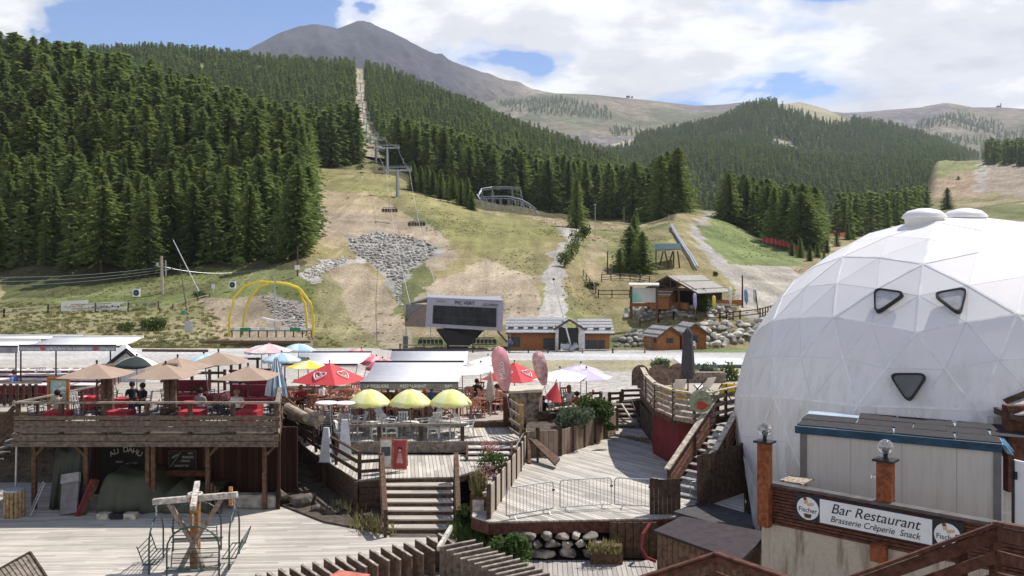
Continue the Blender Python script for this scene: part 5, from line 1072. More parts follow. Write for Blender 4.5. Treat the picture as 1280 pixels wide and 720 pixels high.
tag(MB().prism([WP(.35, -.02, -.3), WP(.95, -.02, -.3), WP(.95, -.02, -1.0), WP(.35, -.02, -1.0)], (0, 0, .05)).build('rubble_fill', mat('pebbles', (.42, .34, .27), .9, .5, 14, .8)), 'pebbly fill between the lamp pillar and the portable cabin', 'gravel', None, 'stuff')
uS = lambda px: (lambda Y: None)
def ux(px):   # distance along the wall for a picture column
 k = (px - CX) / F; return (k * w0.y - w0.x) / (wx.x - k * wx.y)
def wz(px, py): u = ux(px); Y = w0.y + wx.y * u; return u, WP(u, 0).z - (CZ - (py - HY) / F * Y)
sg = thing('bar_sign', 'long dark signboard reading Bar Restaurant between two round logos', 'sign', WP(ux(1000), .5, .08)); uA, dA = wz(1000, 630); uB, dB = wz(1210, 673); dm_ = (dA + dB) / 2
MB().prism([WP(ux(997), dm_ - .31, .06), WP(ux(1206), dm_ - .31, .06), WP(ux(1206), dm_ + .33, .06), WP(ux(997), dm_ + .33, .06)], wn3 * .03).build('backboard', mat('sign_black', (.02, .022, .03), .4, .1, 3), sg)
SW = mat('sign_white', (.72, .72, .73), .4, .05, 3); MB().prism([WP(ux(1027), dm_ - .27, .10), WP(ux(1167), dm_ - .27, .10), WP(ux(1167), dm_ + .30, .10), WP(ux(1027), dm_ + .30, .10)], wn3 * .012).build('name_panel', SW, sg)
um = (ux(1027) + ux(1167)) / 2; n3 = (0, 0, 1)
text('lettering', 'Bar Restaurant', .335, WP(um, dm_ - .085, .118), wux, n3, INK, sg, shear=.28, sx=1.0, ext=.002); text('lettering', 'Brasserie Crêperie  Snack', .205, WP(um, dm_ + .165, .118), wux, n3, INK, sg, shear=.28, sx=.95, ext=.002)
for pxl in (1012, 1186):
 u = ux(pxl); b = MB(); c0 = WP(u, dm_ + .02, .10); vs = [c0 + wux * .275 * math.cos(a_) + Vector((0, 0, .275 * math.sin(a_))) for a_ in [2 * math.pi * k / 32 for k in range(32)]]; lg = b.prism(vs, wn3 * .015).build('logo_disc', SW, sg)
 text('lettering', 'Fischer', .165, WP(u, dm_ + .06, .120), wux, n3, INK, lg, ext=.002, sx=.98); sk = mat('skin_paint', (.6, .36, .22), .6); bl_ = mat('brown_paint', (.1, .05, .03), .6)
 b = MB(); b.prism([WP(u - .10, dm_ - .20, .117), WP(u - .02, dm_ - .22, .117), WP(u, dm_ - .12, .117), WP(u - .08, dm_ - .08, .117)], wn3 * .003); b.prism([WP(u - .03, dm_ - .1, .117), WP(u + .14, dm_ - .14, .117), WP(u + .16, dm_ - .08, .117), WP(u, dm_ - .03, .117)], wn3 * .003); b.build('figure', sk, lg)
 b = MB(); b.prism([WP(u - .11, dm_ - .24, .121), WP(u - .03, dm_ - .25, .121), WP(u - .03, dm_ - .19, .121), WP(u - .10, dm_ - .18, .121)], wn3 * .003); b.prism([WP(u - .1, dm_ + .15, .117), WP(u + .1, dm_ + .15, .117), WP(u + .07, dm_ + .25, .117), WP(u - .07, dm_ + .25, .117)], wn3 * .003); b.build('dark_shape', bl_, lg)
GLB = mat('clear_globe', (.85, .86, .88), .05, .02, 2, trans=.85, spec=.6); PIL = wood('orange_pillar', (.26, .085, .035))
def pillar(px, pyt, wd, lb, back=.14):
 u = ux(px); base = WP(u, 0, back); Y = base.y; zt = CZ - (pyt - HY) / F * Y; r = thing('lamp_pillar', lb, 'lamp', Vector((base.x, base.y, base.z - 1.0)))
 MB().box((base.x, base.y, (zt + base.z - 1.05) / 2), (wd, wd * .8, zt - base.z + 1.05), math.atan2(wx.y, wx.x)).build('pillar', PIL, r); MB().box((base.x, base.y, zt + .02), (wd + .14, wd + .1, .05), math.atan2(wx.y, wx.x)).build('cap', BLK, r)
 MB().lathe((base.x, base.y, zt + .04), [(.1, 0), (.05, .03), (.05, .1), (.09, .14)], 14).build('lamp_base', BLK, r); MB().ball((base.x, base.y, zt + .33), .175, 20, 14).build('globe', GLB, r, smooth=True); MB().ball((base.x, base.y, zt + .27), .055, 10, 8).build('bulb', mat('frosted_bulb', (.8, .8, .76), .3, .02, 2), r, smooth=True); return r
pillar(959, 553, .3, 'orange timber pillar with a clear globe lamp at the left end of the sign wall'); pr = pillar(1104, 576, .34, 'orange timber pillar with a globe lamp rising in front of the portable cabin', -.16)
MB().lathe(WP(ux(1098), -.7, .36), [(.02, -.05), (.07, -.03), (.07, .03), (.02, .06)], 14).build('spotlight', mat('chrome', (.7, .7, .7), .2, .05, 3, metal=1.0), pr)
u = ux(1100); MB().prism([WP(u - .14, .9, .05), WP(u + .2, .9, .05), WP(u + .2, 1.3, .05), WP(u - .14, 1.3, .05)], wn3 * .2).build('corbel', PIL, pr)
tag(MB().prism([G(930, 27.0, 5.9), G(950, 25.8, 6.6), G(951, 25.4, 8.4), G(944, 26.2, 8.0)], (0.05, .3, 0)).build('side_flap', mat('grey_sheet', (.3, .31, .33), .6, .2, 2)), 'grey sheet closing the gap between the dome foot and the sign wall', 'sheet')
# ---------------- foreground right railings ----------------
def fore_rail(name, label, pts, boards, postat, m=WR, pw=.12):
 r = thing(name, label, 'railing', pts[0]); rl = MB()
 for a, b_ in zip(pts[:-1], pts[1:]):
  for dz, hh in boards: rl.beam(a - Vector((0, 0, dz)), b_ - Vector((0, 0, dz)), .05, hh)
  rl.beam(a + Vector((0, 0, .03)), b_ + Vector((0, 0, .03)), .15, .045)
 rl.build('board', m, r); ps = MB()
 for p in postat: ps.box((p.x, p.y + .07, p.z - 1.0), (pw, pw, 2.1))
 ps.build('post', m, r); return r
fore_rail('stair_railing', 'dark red timber stair railing rising to a corner post at the bottom right', [P(1062, 724, 13.5), P(1248, 657, 12.2), P(1330, 673, 10.2)], [(.12, .17), (.42, .15), (.72, .15), (1.02, .15)], [P(1248, 660, 12.3), P(1205, 676, 12.6)])
fore_rail('stair_railing', 'low dark red timber railing at the bottom edge left of the stained wall', [P(790, 727, 19.0), P(895, 693, 18.6), P(965, 717, 17.0), P(1000, 730, 16.0)], [(.10, .14), (.42, .13)], [P(895, 695, 18.6), P(835, 714, 18.8)], pw=.09)
# ---------------- dark area between walkway and dome ----------------
r = thing('storage_box', 'long dark timber storage box with a purplish flat lid at the bottom centre', 'storage box', G(880, 23, hL)); c = [P(817, 663, 25.2), P(852, 654, 26.6), P(962, 676, 25.0), P(925, 694, 22.6)]; zc = sum(p.z for p in c) / 4
for p in c: p.z = zc
MB().prism(c, (0, 0, .08)).build('lid', mat('shaded_purple_felt', (.042, .03, .034), .8, .2, 4, .2), r); cen = sum(c, Vector()) / 4; b = MB(); ins = [cen + (p - cen) * .93 for p in c]  # lid's purple-brown is darkened to stand for the shade over it
for a_, b2_ in ((0, 1), (3, 0), (2, 3), (1, 2)):
 p, q = ins[a_], ins[b2_]; nn_ = max(2, int((q - p).length / .2))
 for k in range(nn_): b.beam(p.lerp(q, (k + .04) / nn_) - Vector((0, 0, (zc - 1) / 2)), p.lerp(q, (k + .96) / nn_) - Vector((0, 0, (zc - 1) / 2)), .04, zc - 1.02)
b.build('boarding', wood('box_boards', (.16, .095, .06)), r)
r = thing('lean_to_roof', 'dark sloping board roof over the store beside the dome foot', 'roof', G(900, 26.5, hL)); MB().prism([P(842, 642, 27.6), P(878, 628, 29.5), P(960, 652, 27.5), P(932, 668, 25.5)], (0, 0, .07)).build('roof_board', mat('dark_felt', (.07, .065, .065), .85, .2, 4, .2), r)
MB().prism([P(846, 648, 27.5), P(930, 672, 25.6), P(930, 720, 25.6), P(846, 700, 27.5)], (0, .06, 0)).build('wall', WD, r)
r = thing('dark_screen', 'dark timber screen beside the foot of the railed stair', 'screen', G(900, 29, hB)); b = MB(); pA, pB = G(872, 28.6, hB), G(944, 31.2, hB)
for k in range(14): b.beam(pA.lerp(pB, k / 14) + Vector((0, 0, .75)), pA.lerp(pB, (k + .93) / 14) + Vector((0, 0, .75)), .05, 1.9 + .06 * math.sin(k * 2))
b.build('board', WD, r)
# ---------------- railed stair up to the round balcony ----------------
r = thing('railed_stair', 'steep open timber stair with pale sunlit handrails climbing to the balcony', 'stairs', G(845, 29.6, hB)); s0, s1 = G(836, 30.2, 7.9), G(897, 33.6, 5.95); t0, t1 = G(878, 29.4, 7.9), G(929, 32.6, 5.95)
n = 11; b = MB()
for k in range(n):
 a_, c_ = s0.lerp(s1, (k + .5) / n), t0.lerp(t1, (k + .5) / n); b.beam(a_, c_, .26, .045)
b.build('tread', mat('worn_tread', (.34, .35, .35), .5, .3, 5), r); b = MB(); b.beam(s0, s1, .06, .24); b.beam(t0, t1, .06, .24); b.build('stringer', WR, r)
hr = MB(); rl = MB(); ps = MB()
for p, q, ov in ((s0, s1, 0), (t0, t1, 0)):
 hz_ = Vector((0, 0, 1.0)); hr.beam(p + hz_ - (q - p).normalized() * .15, q + hz_ + (q - p).normalized() * .1, .2, .055)
 for dz in (.3, .53, .76): rl.beam(p + Vector((0, 0, dz)), q + Vector((0, 0, dz)), .04, .15)
 for tt in (0, .5, 1): a_ = p.lerp(q, tt); ps.box(a_ + Vector((0, 0, .42)), (.12, .12, 1.1))
hr.build('handrail', WL, r); rl.build('rail', wood('stair_boards', (.24, .12, .085)), r); ps.build('post', WD, r)
MB().prism([t0 + Vector((.05, -.1, -.1)), t1 + Vector((.05, -.1, -.1)), Vector((t1.x + .05, t1.y, 2.1)), Vector((t0.x + .3, t0.y, 2.1))], (.08, .05, 0)).build('side_wall', WR, r)
# ---------------- round balcony with red wall ----------------
RW = mat('dark_red_panel', (.155, .018, .022), .7, .15, 2)
bl = [G(800, 41.5, 5.8), G(806, 38.5, 5.8), G(817, 35.8, 5.8), G(840, 33.8, 5.8), G(872, 33.2, 5.8), G(945, 34.5, 5.75), G(960, 44, 5.8), G(815, 45, 5.8)]
dk('balcony_deck', 'raised balcony floor above the dark red wall', bl, planks('balcony_boards', (.40, .35, .30), 10, .14, .2, .06, .3), WR, .2)
r = thing('red_wall', 'dark red panelled wall under the curved balcony', 'wall', G(830, 34, hB)); b = MB(); rp = [G(816, 40, hB), G(817, 37.0, hB), G(850, 34.3, hB), G(884, 33.6, hB)]
for a_, c_ in zip(rp[:-1], rp[1:]): b.beam(a_ + Vector((0, 0, 1.02)), c_ + Vector((0, 0, 1.02)), .06, 2.05)
b.build('panel', RW, r); MB().prism([G(803, 41, 6.3), G(817, 36.6, 6.3), G(817, 36.6, 5.9), G(803, 41, 5.9)], (.1, .02, 0)).build('dark_side', WD, r)
r = thing('balcony_railing', 'curved balcony railing of grey boards with a scalloped carved end', 'railing', G(820, 36, 5.8)); crv = [G(803, 41, 5.8), G(808, 38.2, 5.8), G(819, 35.6, 5.8), G(842, 33.7, 5.8), G(868, 32.9, 5.8), G(893, 33.2, 5.8)]; rl = MB(); ps = MB(); tp = MB()
BRW = wood('balcony_rail_boards', (.30, .24, .19))
for i, (a_, c_) in enumerate(zip(crv[:-1], crv[1:])):
 for dz, hh in ((-.05, .16), (.17, .17), (.40, .17), (.62, .17), (.84, .15)): rl.beam(a_ + Vector((0, -.05, dz)), c_ + Vector((0, -.05, dz)), .04, hh)
 tp.beam(a_ + Vector((0, 0, 1.0)), c_ + Vector((0, 0, 1.0)), .2, .05); ps.box(a_ + Vector((0, .02, .35)), (.1, .1, 1.4))
a_, c_ = crv[-1], G(935, 34.8, 5.75)
for dz in (.2, .5, .8): rl.beam(a_ + Vector((0, 0, dz)), c_ + Vector((0, 0, dz)), .05, .14)
tp.beam(a_ + Vector((0, 0, 1.03)), c_ + Vector((0, 0, 1.03)), .16, .05)
for k in range(1, 4): q = a_.lerp(c_, k / 3); ps.box(q + Vector((0, .02, .4)), (.1, .1, 1.2))
rl.build('rail', BRW, r); ps.build('post', WD, r); tp.build('handrail', WL, r)
b = MB()
for (px, Y, h, rad) in ((801, 41.2, 4.75, .42), (806, 40.6, 4.8, .33), (812, 40.2, 4.85, .36), (824, 42.5, 5.1, .6), (848, 43.5, 5.15, .62)):
 c = G(px, Y, h + .4); vs = [c + Vector((rad * math.cos(a_), 0, rad * 1.1 * math.sin(a_))) for a_ in [math.pi * k / 14 for k in range(15)]]; vs += [c + Vector((-rad, 0, -.5)), c + Vector((rad, 0, -.5))]; b.prism(vs, (0, .06, 0))
b.build('carved_board', wood('carved_boards', (.24, .17, .13)), r)
r = thing('round_sign', 'round green and red emblem sign fixed to the balcony railing', 'sign', G(876, 32.7, 5.2)); c = P(876, 502, 32.6); b = MB(); b.prism([c + Vector((.42 * math.cos(a_), 0, .42 * math.sin(a_))) for a_ in [2 * math.pi * k / 28 for k in range(28)]], (0, .04, 0)); b.build('disc', mat('sage_paint', (.33, .36, .22), .6, .25, 6), r)
b = MB(); c2 = c + Vector((.02, -.015, -.14)); b.prism([c2 + Vector((.2 * math.cos(a_) * (1 + .3 * math.cos(3 * a_)), 0, .15 * math.sin(a_))) for a_ in [2 * math.pi * k / 18 for k in range(18)]], (0, .012, 0)); b.build('emblem', mat('red_paint', (.5, .06, .03), .6), r); b = MB(); b.beam(c + Vector((-.25, -.012, .1)), c + Vector((.22, -.012, .2)), .012, .07, up=(0, 1, 0)); b.build('stripe', CREAM, r)
YEL = mat('yellow_cloth', (.75, .55, .03), .7, .1, 4); WCL = mat('white_cloth', (.75, .75, .73), .8, .08, 4)
def deck_chair(m):
 r = proto('deck_chair'); b = MB()
 for s in (-.28, .28): b.beam((s, -.45, 0), (s, .5, .85), .04, .04); b.beam((s, .45, 0), (s, -.35, .45), .04, .04)
 b.build('frame', WM, r, world=False); b = MB(); pts = [(-.26, -.4, .42), (-.26, -.1, .24), (-.26, .2, .42), (-.26, .5, .84)]
 vs = [p for p in pts] + [(.26, p[1], p[2]) for p in pts]; o = b.add(vs, [(0, 1, 5, 4), (1, 2, 6, 5), (2, 3, 7, 6)]).build('sling', m, r, world=False); o.modifiers.new('t', 'SOLIDIFY').thickness = .015; return r
dy, dw = Stamp(deck_chair(YEL)), Stamp(deck_chair(WCL))
for i, (px, Y, k, rz, lb) in enumerate([(826, 36.4, 0, 20, 'yellow deck chair behind the curved end of the balcony railing'), (850, 35.6, 0, -10, 'yellow deck chair left of the round emblem sign'), (846, 38.5, 1, 10, 'white deck chair in front of the closed dark parasol'), (903, 37.2, 0, 15, 'yellow deck chair above the head of the railed stair'), (917, 37.0, 0, -15, 'rightmost yellow deck chair beside the dome'), (880, 39, 1, 30, 'white deck chair right of the closed dark parasol')]):
 (dw if k else dy).at(G(px, Y, 5.8), R(rz + 180), lb, 'deck chair', 'deck chairs on the balcony')
r = thing('closed_parasol', 'tall closed charcoal parasol on the balcony', 'parasol', G(860, 39, 5.8)); CH = mat('charcoal_cloth', (.07, .07, .08), .8, .2, 5, .4); c = G(860, 39, 5.8); b = MB()
prof = [(.2, .75), (.27, .95), (.25, 1.5), (.21, 2.1), (.17, 2.6), (.19, 2.75), (.08, 2.95), (.01, 3.0)]; vs = []; fs = []; nn_ = 24
for rr_, z in prof:
 for k in range(nn_): t_ = 2 * math.pi * k / nn_; q = rr_ * (1 + .16 * math.cos(6 * t_)); vs.append(c + Vector((q * math.cos(t_), q * math.sin(t_), z)))
for i in range(len(prof) - 1):
 for k in range(nn_): fs.append((i * nn_ + k, i * nn_ + (k + 1) % nn_, (i + 1) * nn_ + (k + 1) % nn_, (i + 1) * nn_ + k))
b.add(vs, fs).build('canopy', CH, r, smooth=True); MB().tube(c, c + Vector((0, 0, 2.9)), .03).build('pole', DKM, r); MB().box(c + Vector((0, 0, .05)), (.6, .6, .1)).build('base', DKM, r)
r = thing('covered_terrace', 'flat white awning roof on orange timber posts behind the closed parasol', 'shelter', G(890, 48, 7)); z = CZ - (457 - HY) / F * 46; x0, x1 = X(852, 46), X(940, 46); MB().prism([Vector((x0, 46, z)), Vector((x1, 46, z)), Vector((x1, 48.5, z + .07)), Vector((x0, 48.5, z + .07))], (0, 0, .06)).build('roof', mat('pale_awning', (.6, .61, .63), .6, .05, 2), r)
b = MB(); b.beam((x0, 45.95, z - .05), (x1, 45.95, z - .05), .06, .16); b.build('valance', mat('grey_edge', (.12, .12, .13), .6), r); b = MB()
for px in (853.5,): b.box((X(px, 45.75), 46.2, z - 1.25), (.3, .3, 2.3))
b.build('post', WO, r); b = MB(); b.prism([Vector((X(856, 46), 46, z - .1)), Vector((X(866, 46), 46, z - .12)), Vector((X(856, 46), 46, z - .55))], (0, .1, 0)); b.build('bracket', WO, r); MB().box((X(933, 46), 46.2, z - 1.2), (.22, .22, 2.4)).build('column', WD, r)
r = thing('planter_trough', 'grey timber planter trough behind the balcony furniture', 'planter', G(880, 43, 6.6)); MB().box(G(880, 43.5, 5.7), (2.0, .5, .8)).build('trough', WG, r)
shrub('shrub', 'spiky grey-green shrub behind the scalloped boards of the balcony', 825, 478, 46, 34, 36, LEAFG, 500, .16, 21); shrub('shrub', 'white flowering bush right of the closed dark parasol', 884, 482, 45, 44, 32, LEAFG, 420, .15, 22); shrub('shrub', 'leggy green shrub close to the dome', 912, 486, 44, 26, 38, LEAFS, 260, .14, 23)
# ---------------- terrace furniture ----------------
TAN = mat('tan_canvas', (.36, .265, .195), .85, .06, 2); 
def umbrella(r_, hc, ze, n, mats, pole=.025, valance=0.0, scallop=False, base=True, dome=0.0, polem=None, sub=4):
 """open parasol, local origin at its foot. mats: one or two canvases alternating by gore"""
 r = proto('parasol'); b = MB(); vs = []; rows = sub if not dome else 9
 apex = len(b.v); segs = n * 4
 def pt(i, t):
  a = 2 * math.pi * i / segs; g = (i % 4) / 4; flat = math.cos(math.pi / n) / math.cos(2 * math.pi / n * g - math.pi / n) if dome == 0 else 1
  rad = r_ * t * flat; z = ze + hc * ((1 - t) if dome == 0 else math.cos(t * math.pi / 2 * dome) / 1.0 - math.cos(math.pi / 2 * dome)) - (0.05 * math.sin(math.pi * g) * t * r_ * .5)
  if dome: z = ze + hc * (math.cos(t * math.pi / 2 * dome) - math.cos(math.pi / 2 * dome)) / (1 - math.cos(math.pi / 2 * dome)) - .06 * math.sin(math.pi * g) * t * r_ * (-.4)
  return (rad * math.cos(a), rad * math.sin(a), z)
 for i in range(segs):
  b.mat((i // 4) % len(mats))
  for k in range(rows):
   t0, t1 = k / rows, (k + 1) / rows
   if k == 0: b.add((pt(i, 0.001), pt(i, t1), pt(i + 1, t1)), ((0, 1, 2),))
   else: b.add((pt(i, t0), pt(i, t1), pt(i + 1, t1), pt(i + 1, t0)), ((0, 1, 2, 3),))
  if valance:
   p, q = Vector(pt(i, 1)), Vector(pt(i + 1, 1)); e = valance * (1 if not scallop else (.65 + .45 * math.sin(math.pi * ((i % 2) + .5) / 2))); e2 = e if not scallop else e * (.8 if i % 2 else 1.15)
   b.add((p, p - Vector((0, 0, e)), q - Vector((0, 0, e2)), q), ((0, 1, 2, 3),))
 o = b.build('canopy', mats, r, smooth=dome > 0, world=False); bw = bmesh.new(); bw.from_mesh(o.data); bmesh.ops.remove_doubles(bw, verts=bw.verts[:], dist=.002); bw.to_mesh(o.data); bw.free(); o.modifiers.new('t', 'SOLIDIFY').thickness = .012
 b = MB(); b.tube((0, 0, 0), (0, 0, ze + hc + .07), pole, n=8); b.build('pole', polem or STEEL, r, world=False)
 b = MB()
 for i in range(n): a = 2 * math.pi * i / n; b.tube((0, 0, ze + hc * .35 - .25), (r_ * .55 * math.cos(a), r_ * .55 * math.sin(a), ze + hc * (.42 if dome == 0 else .6)), .01, n=4)
 b.build('ribs', WM if pole > .03 else STEEL, r, world=False)
 b = MB(); b.ball((0, 0, ze + hc + .09), .05, 8, 5); b.build('finial', DKM, r, world=False)
 if base: MB().lathe((0, 0, 0), [(.28, 0), (.3, .04), (.26, .1), (.06, .13)], 14).build('base', mat('concrete_base', (.3, .29, .28), .9), r, world=False)
 return r
def on(px, py, h):   # point of level h seen at picture row py
 return G(px, h * F / (py - HY), h)
ut = Stamp(umbrella(1.46, .42, 1.92, 4, [TAN], pole=.035, sub=2, polem=WM))
for i, (px, Y, sc, rz, lb) in enumerate([(121, 33.2, 1.0, 45, 'leftmost tan parasol, over a tree trunk and red table'), (207, 33.4, .98, 45, 'tan parasol over the second tree trunk'), (222, 35.8, .98, 30, 'tan parasol half hidden behind the one over the second tree trunk'), (273, 37.6, 1.0, 50, 'tan parasol farthest back, its peak the highest of the tan row'), (310, 33.4, .95, 45, 'rightmost tan parasol, over the row of red tables')]):
 ut.at(G(px, Y, hA), R(rz), lb, 'parasol', 'tan parasols on the raised terrace', sc)
for px, Y, lb in ((134, 34.3, 'thick barkless tree trunk under the leftmost tan parasol'), (213, 34.6, 'thick dark tree trunk under the second tan parasol')):
 c = G(px, Y, hA); r = thing('trunk_post', lb, 'tree trunk', c); TK = wood('trunk_wood', (.20, .135, .095)); prof = [(.23, 0), (.2, .3), (.16, 1.0), (.15, 1.6), (.19, 2.0), (.23, 2.15), (.18, 2.2)]; b = MB()
 for dxx in (-.12, .12): b.lathe(c + Vector((dxx, 0, 0)), [(q * .8, z) for q, z in prof], 10)
 b.build('trunk', TK, r); MB().beam(c + Vector((-.3, -.2, 1.5)), c + Vector((.45, -.15, 1.9)), .1, .1).build('branch_stub', TK, r)
def cloth_table():
 r = proto('cloth_table'); b = MB(); w_, d_, h_ = .52, .42, .74; b.box((0, 0, h_), (2 * w_, 2 * d_, .03)); N_ = 28; per = []
 for i in range(N_):
  t = i / N_ * 4; s = int(t); f = t - s; c = [(-w_, -d_), (w_, -d_), (w_, d_), (-w_, d_), (-w_, -d_)]; per.append((c[s][0] + (c[s + 1][0] - c[s][0]) * f, c[s][1] + (c[s + 1][1] - c[s][1]) * f))
 vs = [(x * 1.01, y * 1.01, h_ + .018) for x, y in per] + [(x * (1.04 + .03 * math.sin(i * 2.3)), y * (1.04 + .03 * math.sin(i * 2.3)), h_ - .36 - .09 * abs(math.sin(i * math.pi * 4 / N_))) for i, (x, y) in enumerate(per)]
 b.add(vs, [(i, (i + 1) % N_, N_ + (i + 1) % N_, N_ + i) for i in range(N_)]); b.build('tablecloth', REDC, r, world=False); b = MB()
 for x in (-.42, .42):
  for y in (-.33, .33): b.tube((x, y, 0), (x, y, h_), .02, n=5)
 b.build('leg', DKM, r, world=False); return r
ct = Stamp(cloth_table()); tcr = [(73, 33.0), (151, 33.1), (241, 33.1), (311, 33.1), (158, 36.2), (236, 36.8), (272, 37.2), (240, 35.2), (312, 34.9), (115, 36.5)]
tl = ['front-row red table at the left end of the balustrade', 'front-row red table just right of the first tree trunk', 'front-row red table between the second trunk and the right-hand table', 'front-row red table nearest the right corner of the terrace', 'red table behind the black and white parasol', 'red table at the foot of the pale blue parasol', 'far red table under the highest tan parasol', 'middle-row red table behind the third front table', 'middle-row red table behind the rightmost front table', 'red table in the shade left of the black and white parasol']
for i, ((px, Y), lb) in enumerate(zip(tcr, tl)): ct.at(G(px, Y, hA), R(random.uniform(-6, 6)), lb, 'table', 'red-clothed tables on the raised terrace', .8)
def metal_chair(m, seatm):
 r = proto('bistro_chair'); b = MB()
 for x in (-.2, .2): b.tube((x, -.2, 0), (x, -.18, .45), .014, n=5)
 for x in (-.2, .2): b.path([(x, .26, 0), (x, .2, .45), (x * 1.02, .26, .88)], .014, 5)
 b.build('leg', m, r, world=False); b = MB(); b.box((0, 0, .46), (.44, .42, .03)); b.build('seat', seatm, r, world=False); b = MB()
 for z in (.6, .7, .8, .87): b.tube((-.2, .22 + (z - .45) * .1, z), (.2, .22 + (z - .45) * .1, z), .016, n=5)
 b.build('backrest', m, r, world=False); b = MB()
 for x in (-.24, .24): b.path([(x, .22, .66), (x, -.16, .66), (x, -.2, .45)], .014, 5)
 b.build('armrest', m, r, world=False); return r
mc = Stamp(metal_chair(DKM, BLK)); rc_ = random.Random(9)
tn = ['left front', 'second front', 'third front', 'right front', 'people-occupied', 'pale-blue-parasol', 'farthest', 'third middle-row', 'right middle-row', 'shaded left']
for ti, (px, Y) in enumerate(tcr):
 for k in range(4 if Y < 36 else 3):
  a_ = [0, 180, 0, 180][k]; dxs = [-.85, .85, -.8, .85][k]; dys = [.12, -.1, .75, .8][k]; c = G(px, Y, hA) + Vector((dxs + rc_.uniform(-.08, .08), dys * .8, 0))
  mc.at(c, R([90, -90, 70, -60][k] + rc_.uniform(-20, 20)), f'black metal bistro chair at the {tn[ti]} red table of the terrace', 'chair', 'black bistro chairs on the raised terrace')
for px, Y, lb in ((233, 38.5, 'long dark red padded bench behind the pale blue parasol'), (315, 37.0, 'long dark red padded bench under the rightmost tan parasol'), (330, 39, 'dark red bench beside the closed striped parasol')):
 r = thing('padded_bench', lb, 'bench', G(px, Y, hA), 0, 'dark red benches on the raised terrace'); c = G(px, Y, hA); MB().box(c + Vector((0, 0, .42)), (1.8, .45, .12)).build('seat', BOR, r); MB().box(c + Vector((0, .24, .75)), (1.8, .1, .5)).build('backrest', BOR, r); b = MB()
 for s in (-.8, .8): b.box(c + Vector((s, 0, .18)), (.08, .4, .36))
 b.build('leg', WD, r)
tag(MB().box(G(213, 33.9, hA - .28), (.6, .5, .56)).build('cardboard_box', WM), 'brown box at the foot of the second tree trunk', 'box')
r = thing('shelf_unit', 'open dark timber frame with shelves behind the rightmost tan parasol', 'shelter', G(310, 40.5, hA)); b = MB()
for px in (289, 300, 322): b.box(G(px, 40.5, hA - .9), (.1, .1, 1.8))
b.build('post', WD, r); b = MB()
for z in (1.75, 1.2, .7): b.beam(G(286, 40.4, hA - z), G(326, 40.4, hA - z), .06, .1)
b.build('rail', WD, r); tag(MB().box(G(330, 40.2, hA - .8), (1.1, .6, 1.0)).build('serving_counter', wood('reddish_counter', (.25, .07, .045))), 'red-brown serving counter in the shade behind the benches', 'counter')
r = thing('plank_rail', 'dark double plank rail at the back of the raised terrace', 'railing', G(240, 42.5, hA)); b = MB()
for z in (.45, .85): b.beam(G(205, 42.5, hA - z), G(282, 42.5, hA - z), .06, .13)
b.build('rail', WD, r); b = MB()
for px in (206, 240, 262, 281): b.box(G(px, 42.6, hA - .5), (.12, .12, 1.0))
b.build('post', WD, r)
r = thing('framed_poster', 'orange-framed glossy poster board at the left end of the terrace', 'poster', G(72, 34.5, hA)); x0, x1 = X(61, 34.5), X(85, 34.5); zt = CZ - (473 - HY) / F * 34.5; b = MB()
for x in (x0, x1): b.box((x, 34.5, (zA + zt) / 2), (.1, .09, zt - zA))
b.box(((x0 + x1) / 2, 34.5, zt), (x1 - x0 + .12, .1, .12)); b.build('frame', WO, r)
pm = bpy.data.materials.new('poster_print'); pm.use_nodes = True; t = pm.node_tree; bq = t.nodes['Principled BSDF']; tcn = N(t, 'ShaderNodeTexCoord'); mpn = N(t, 'ShaderNodeMapping'); mpn.inputs['Scale'].default_value = (1, 1, 3.2); t.links.new(tcn.outputs['Object'], mpn.inputs[0]); nz = NOISE(t, mpn.outputs[0], 2.2, 5, .6)
rp_ = N(t, 'ShaderNodeValToRGB'); e_ = rp_.color_ramp.elements; e_[0].position = .35; e_[0].color = (.12, .32, .45, 1); e_[1].position = .62; e_[1].color = (.75, .78, .72, 1); q_ = e_.new(.48); q_.color = (.35, .55, .65, 1); q_ = e_.new(.53); q_.color = (.3, .33, .14, 1); t.links.new(nz, rp_.inputs[0]); t.links.new(rp_.outputs[0], bq.inputs['Base Color']); bq.inputs['Roughness'].default_value = .3
MB().box(((x0 + x1) / 2, 34.52, zt - .62), (x1 - x0 - .08, .03, 1.1)).build('poster_sheet', pm, r)
# ---------------- far-left restaurant ----------------
r = thing('picket_fence', 'dark slatted fence below the left restaurant tables', 'fence', G(25, 38, hA)); b = MB(); x = -25.0
while x < X(50, 38): b.box((x, 38, zA + .45), (.13, .04, .95)); x += .27
b.build('slats', WD, r); b = MB(); b.beam((-25, 38, zA + .98), (X(52, 38), 38, zA + .98), .12, .07); b.build('handrail', WG, r)
def red_chair(m):
 r = proto('restaurant_chair'); b = MB()
 for x in (-.19, .19): b.tube((x, -.18, 0), (x, -.16, .45), .018, n=5); b.path([(x, .24, 0), (x, .18, .45), (x, .24, .9)], .018, 5)
 b.build('leg', m, r, world=False); MB().box((0, 0, .46), (.42, .4, .04)).build('seat', m, r, world=False); MB().box((0, .215, .72), (.4, .04, .36)).build('backrest', m, r, world=False); return r
def white_table(m=WHT, d=.8):
 r = proto('cafe_table'); MB().box((0, 0, .74), (d * 1.5, d, .035)).build('tabletop', m, r, world=False); b = MB()
 for x in (-.5, .5):
  for y in (-.3, .3): b.tube((x * d * 1.25, y * d, 0), (x * d * 1.25, y * d, .73), .02, n=5)
 b.build('leg', BOR, r, world=False); return r
rcs = Stamp(red_chair(BOR)); wts = Stamp(white_table(mat('pale_tabletop', (.68, .65, .62), .5, .06)))
k = 0
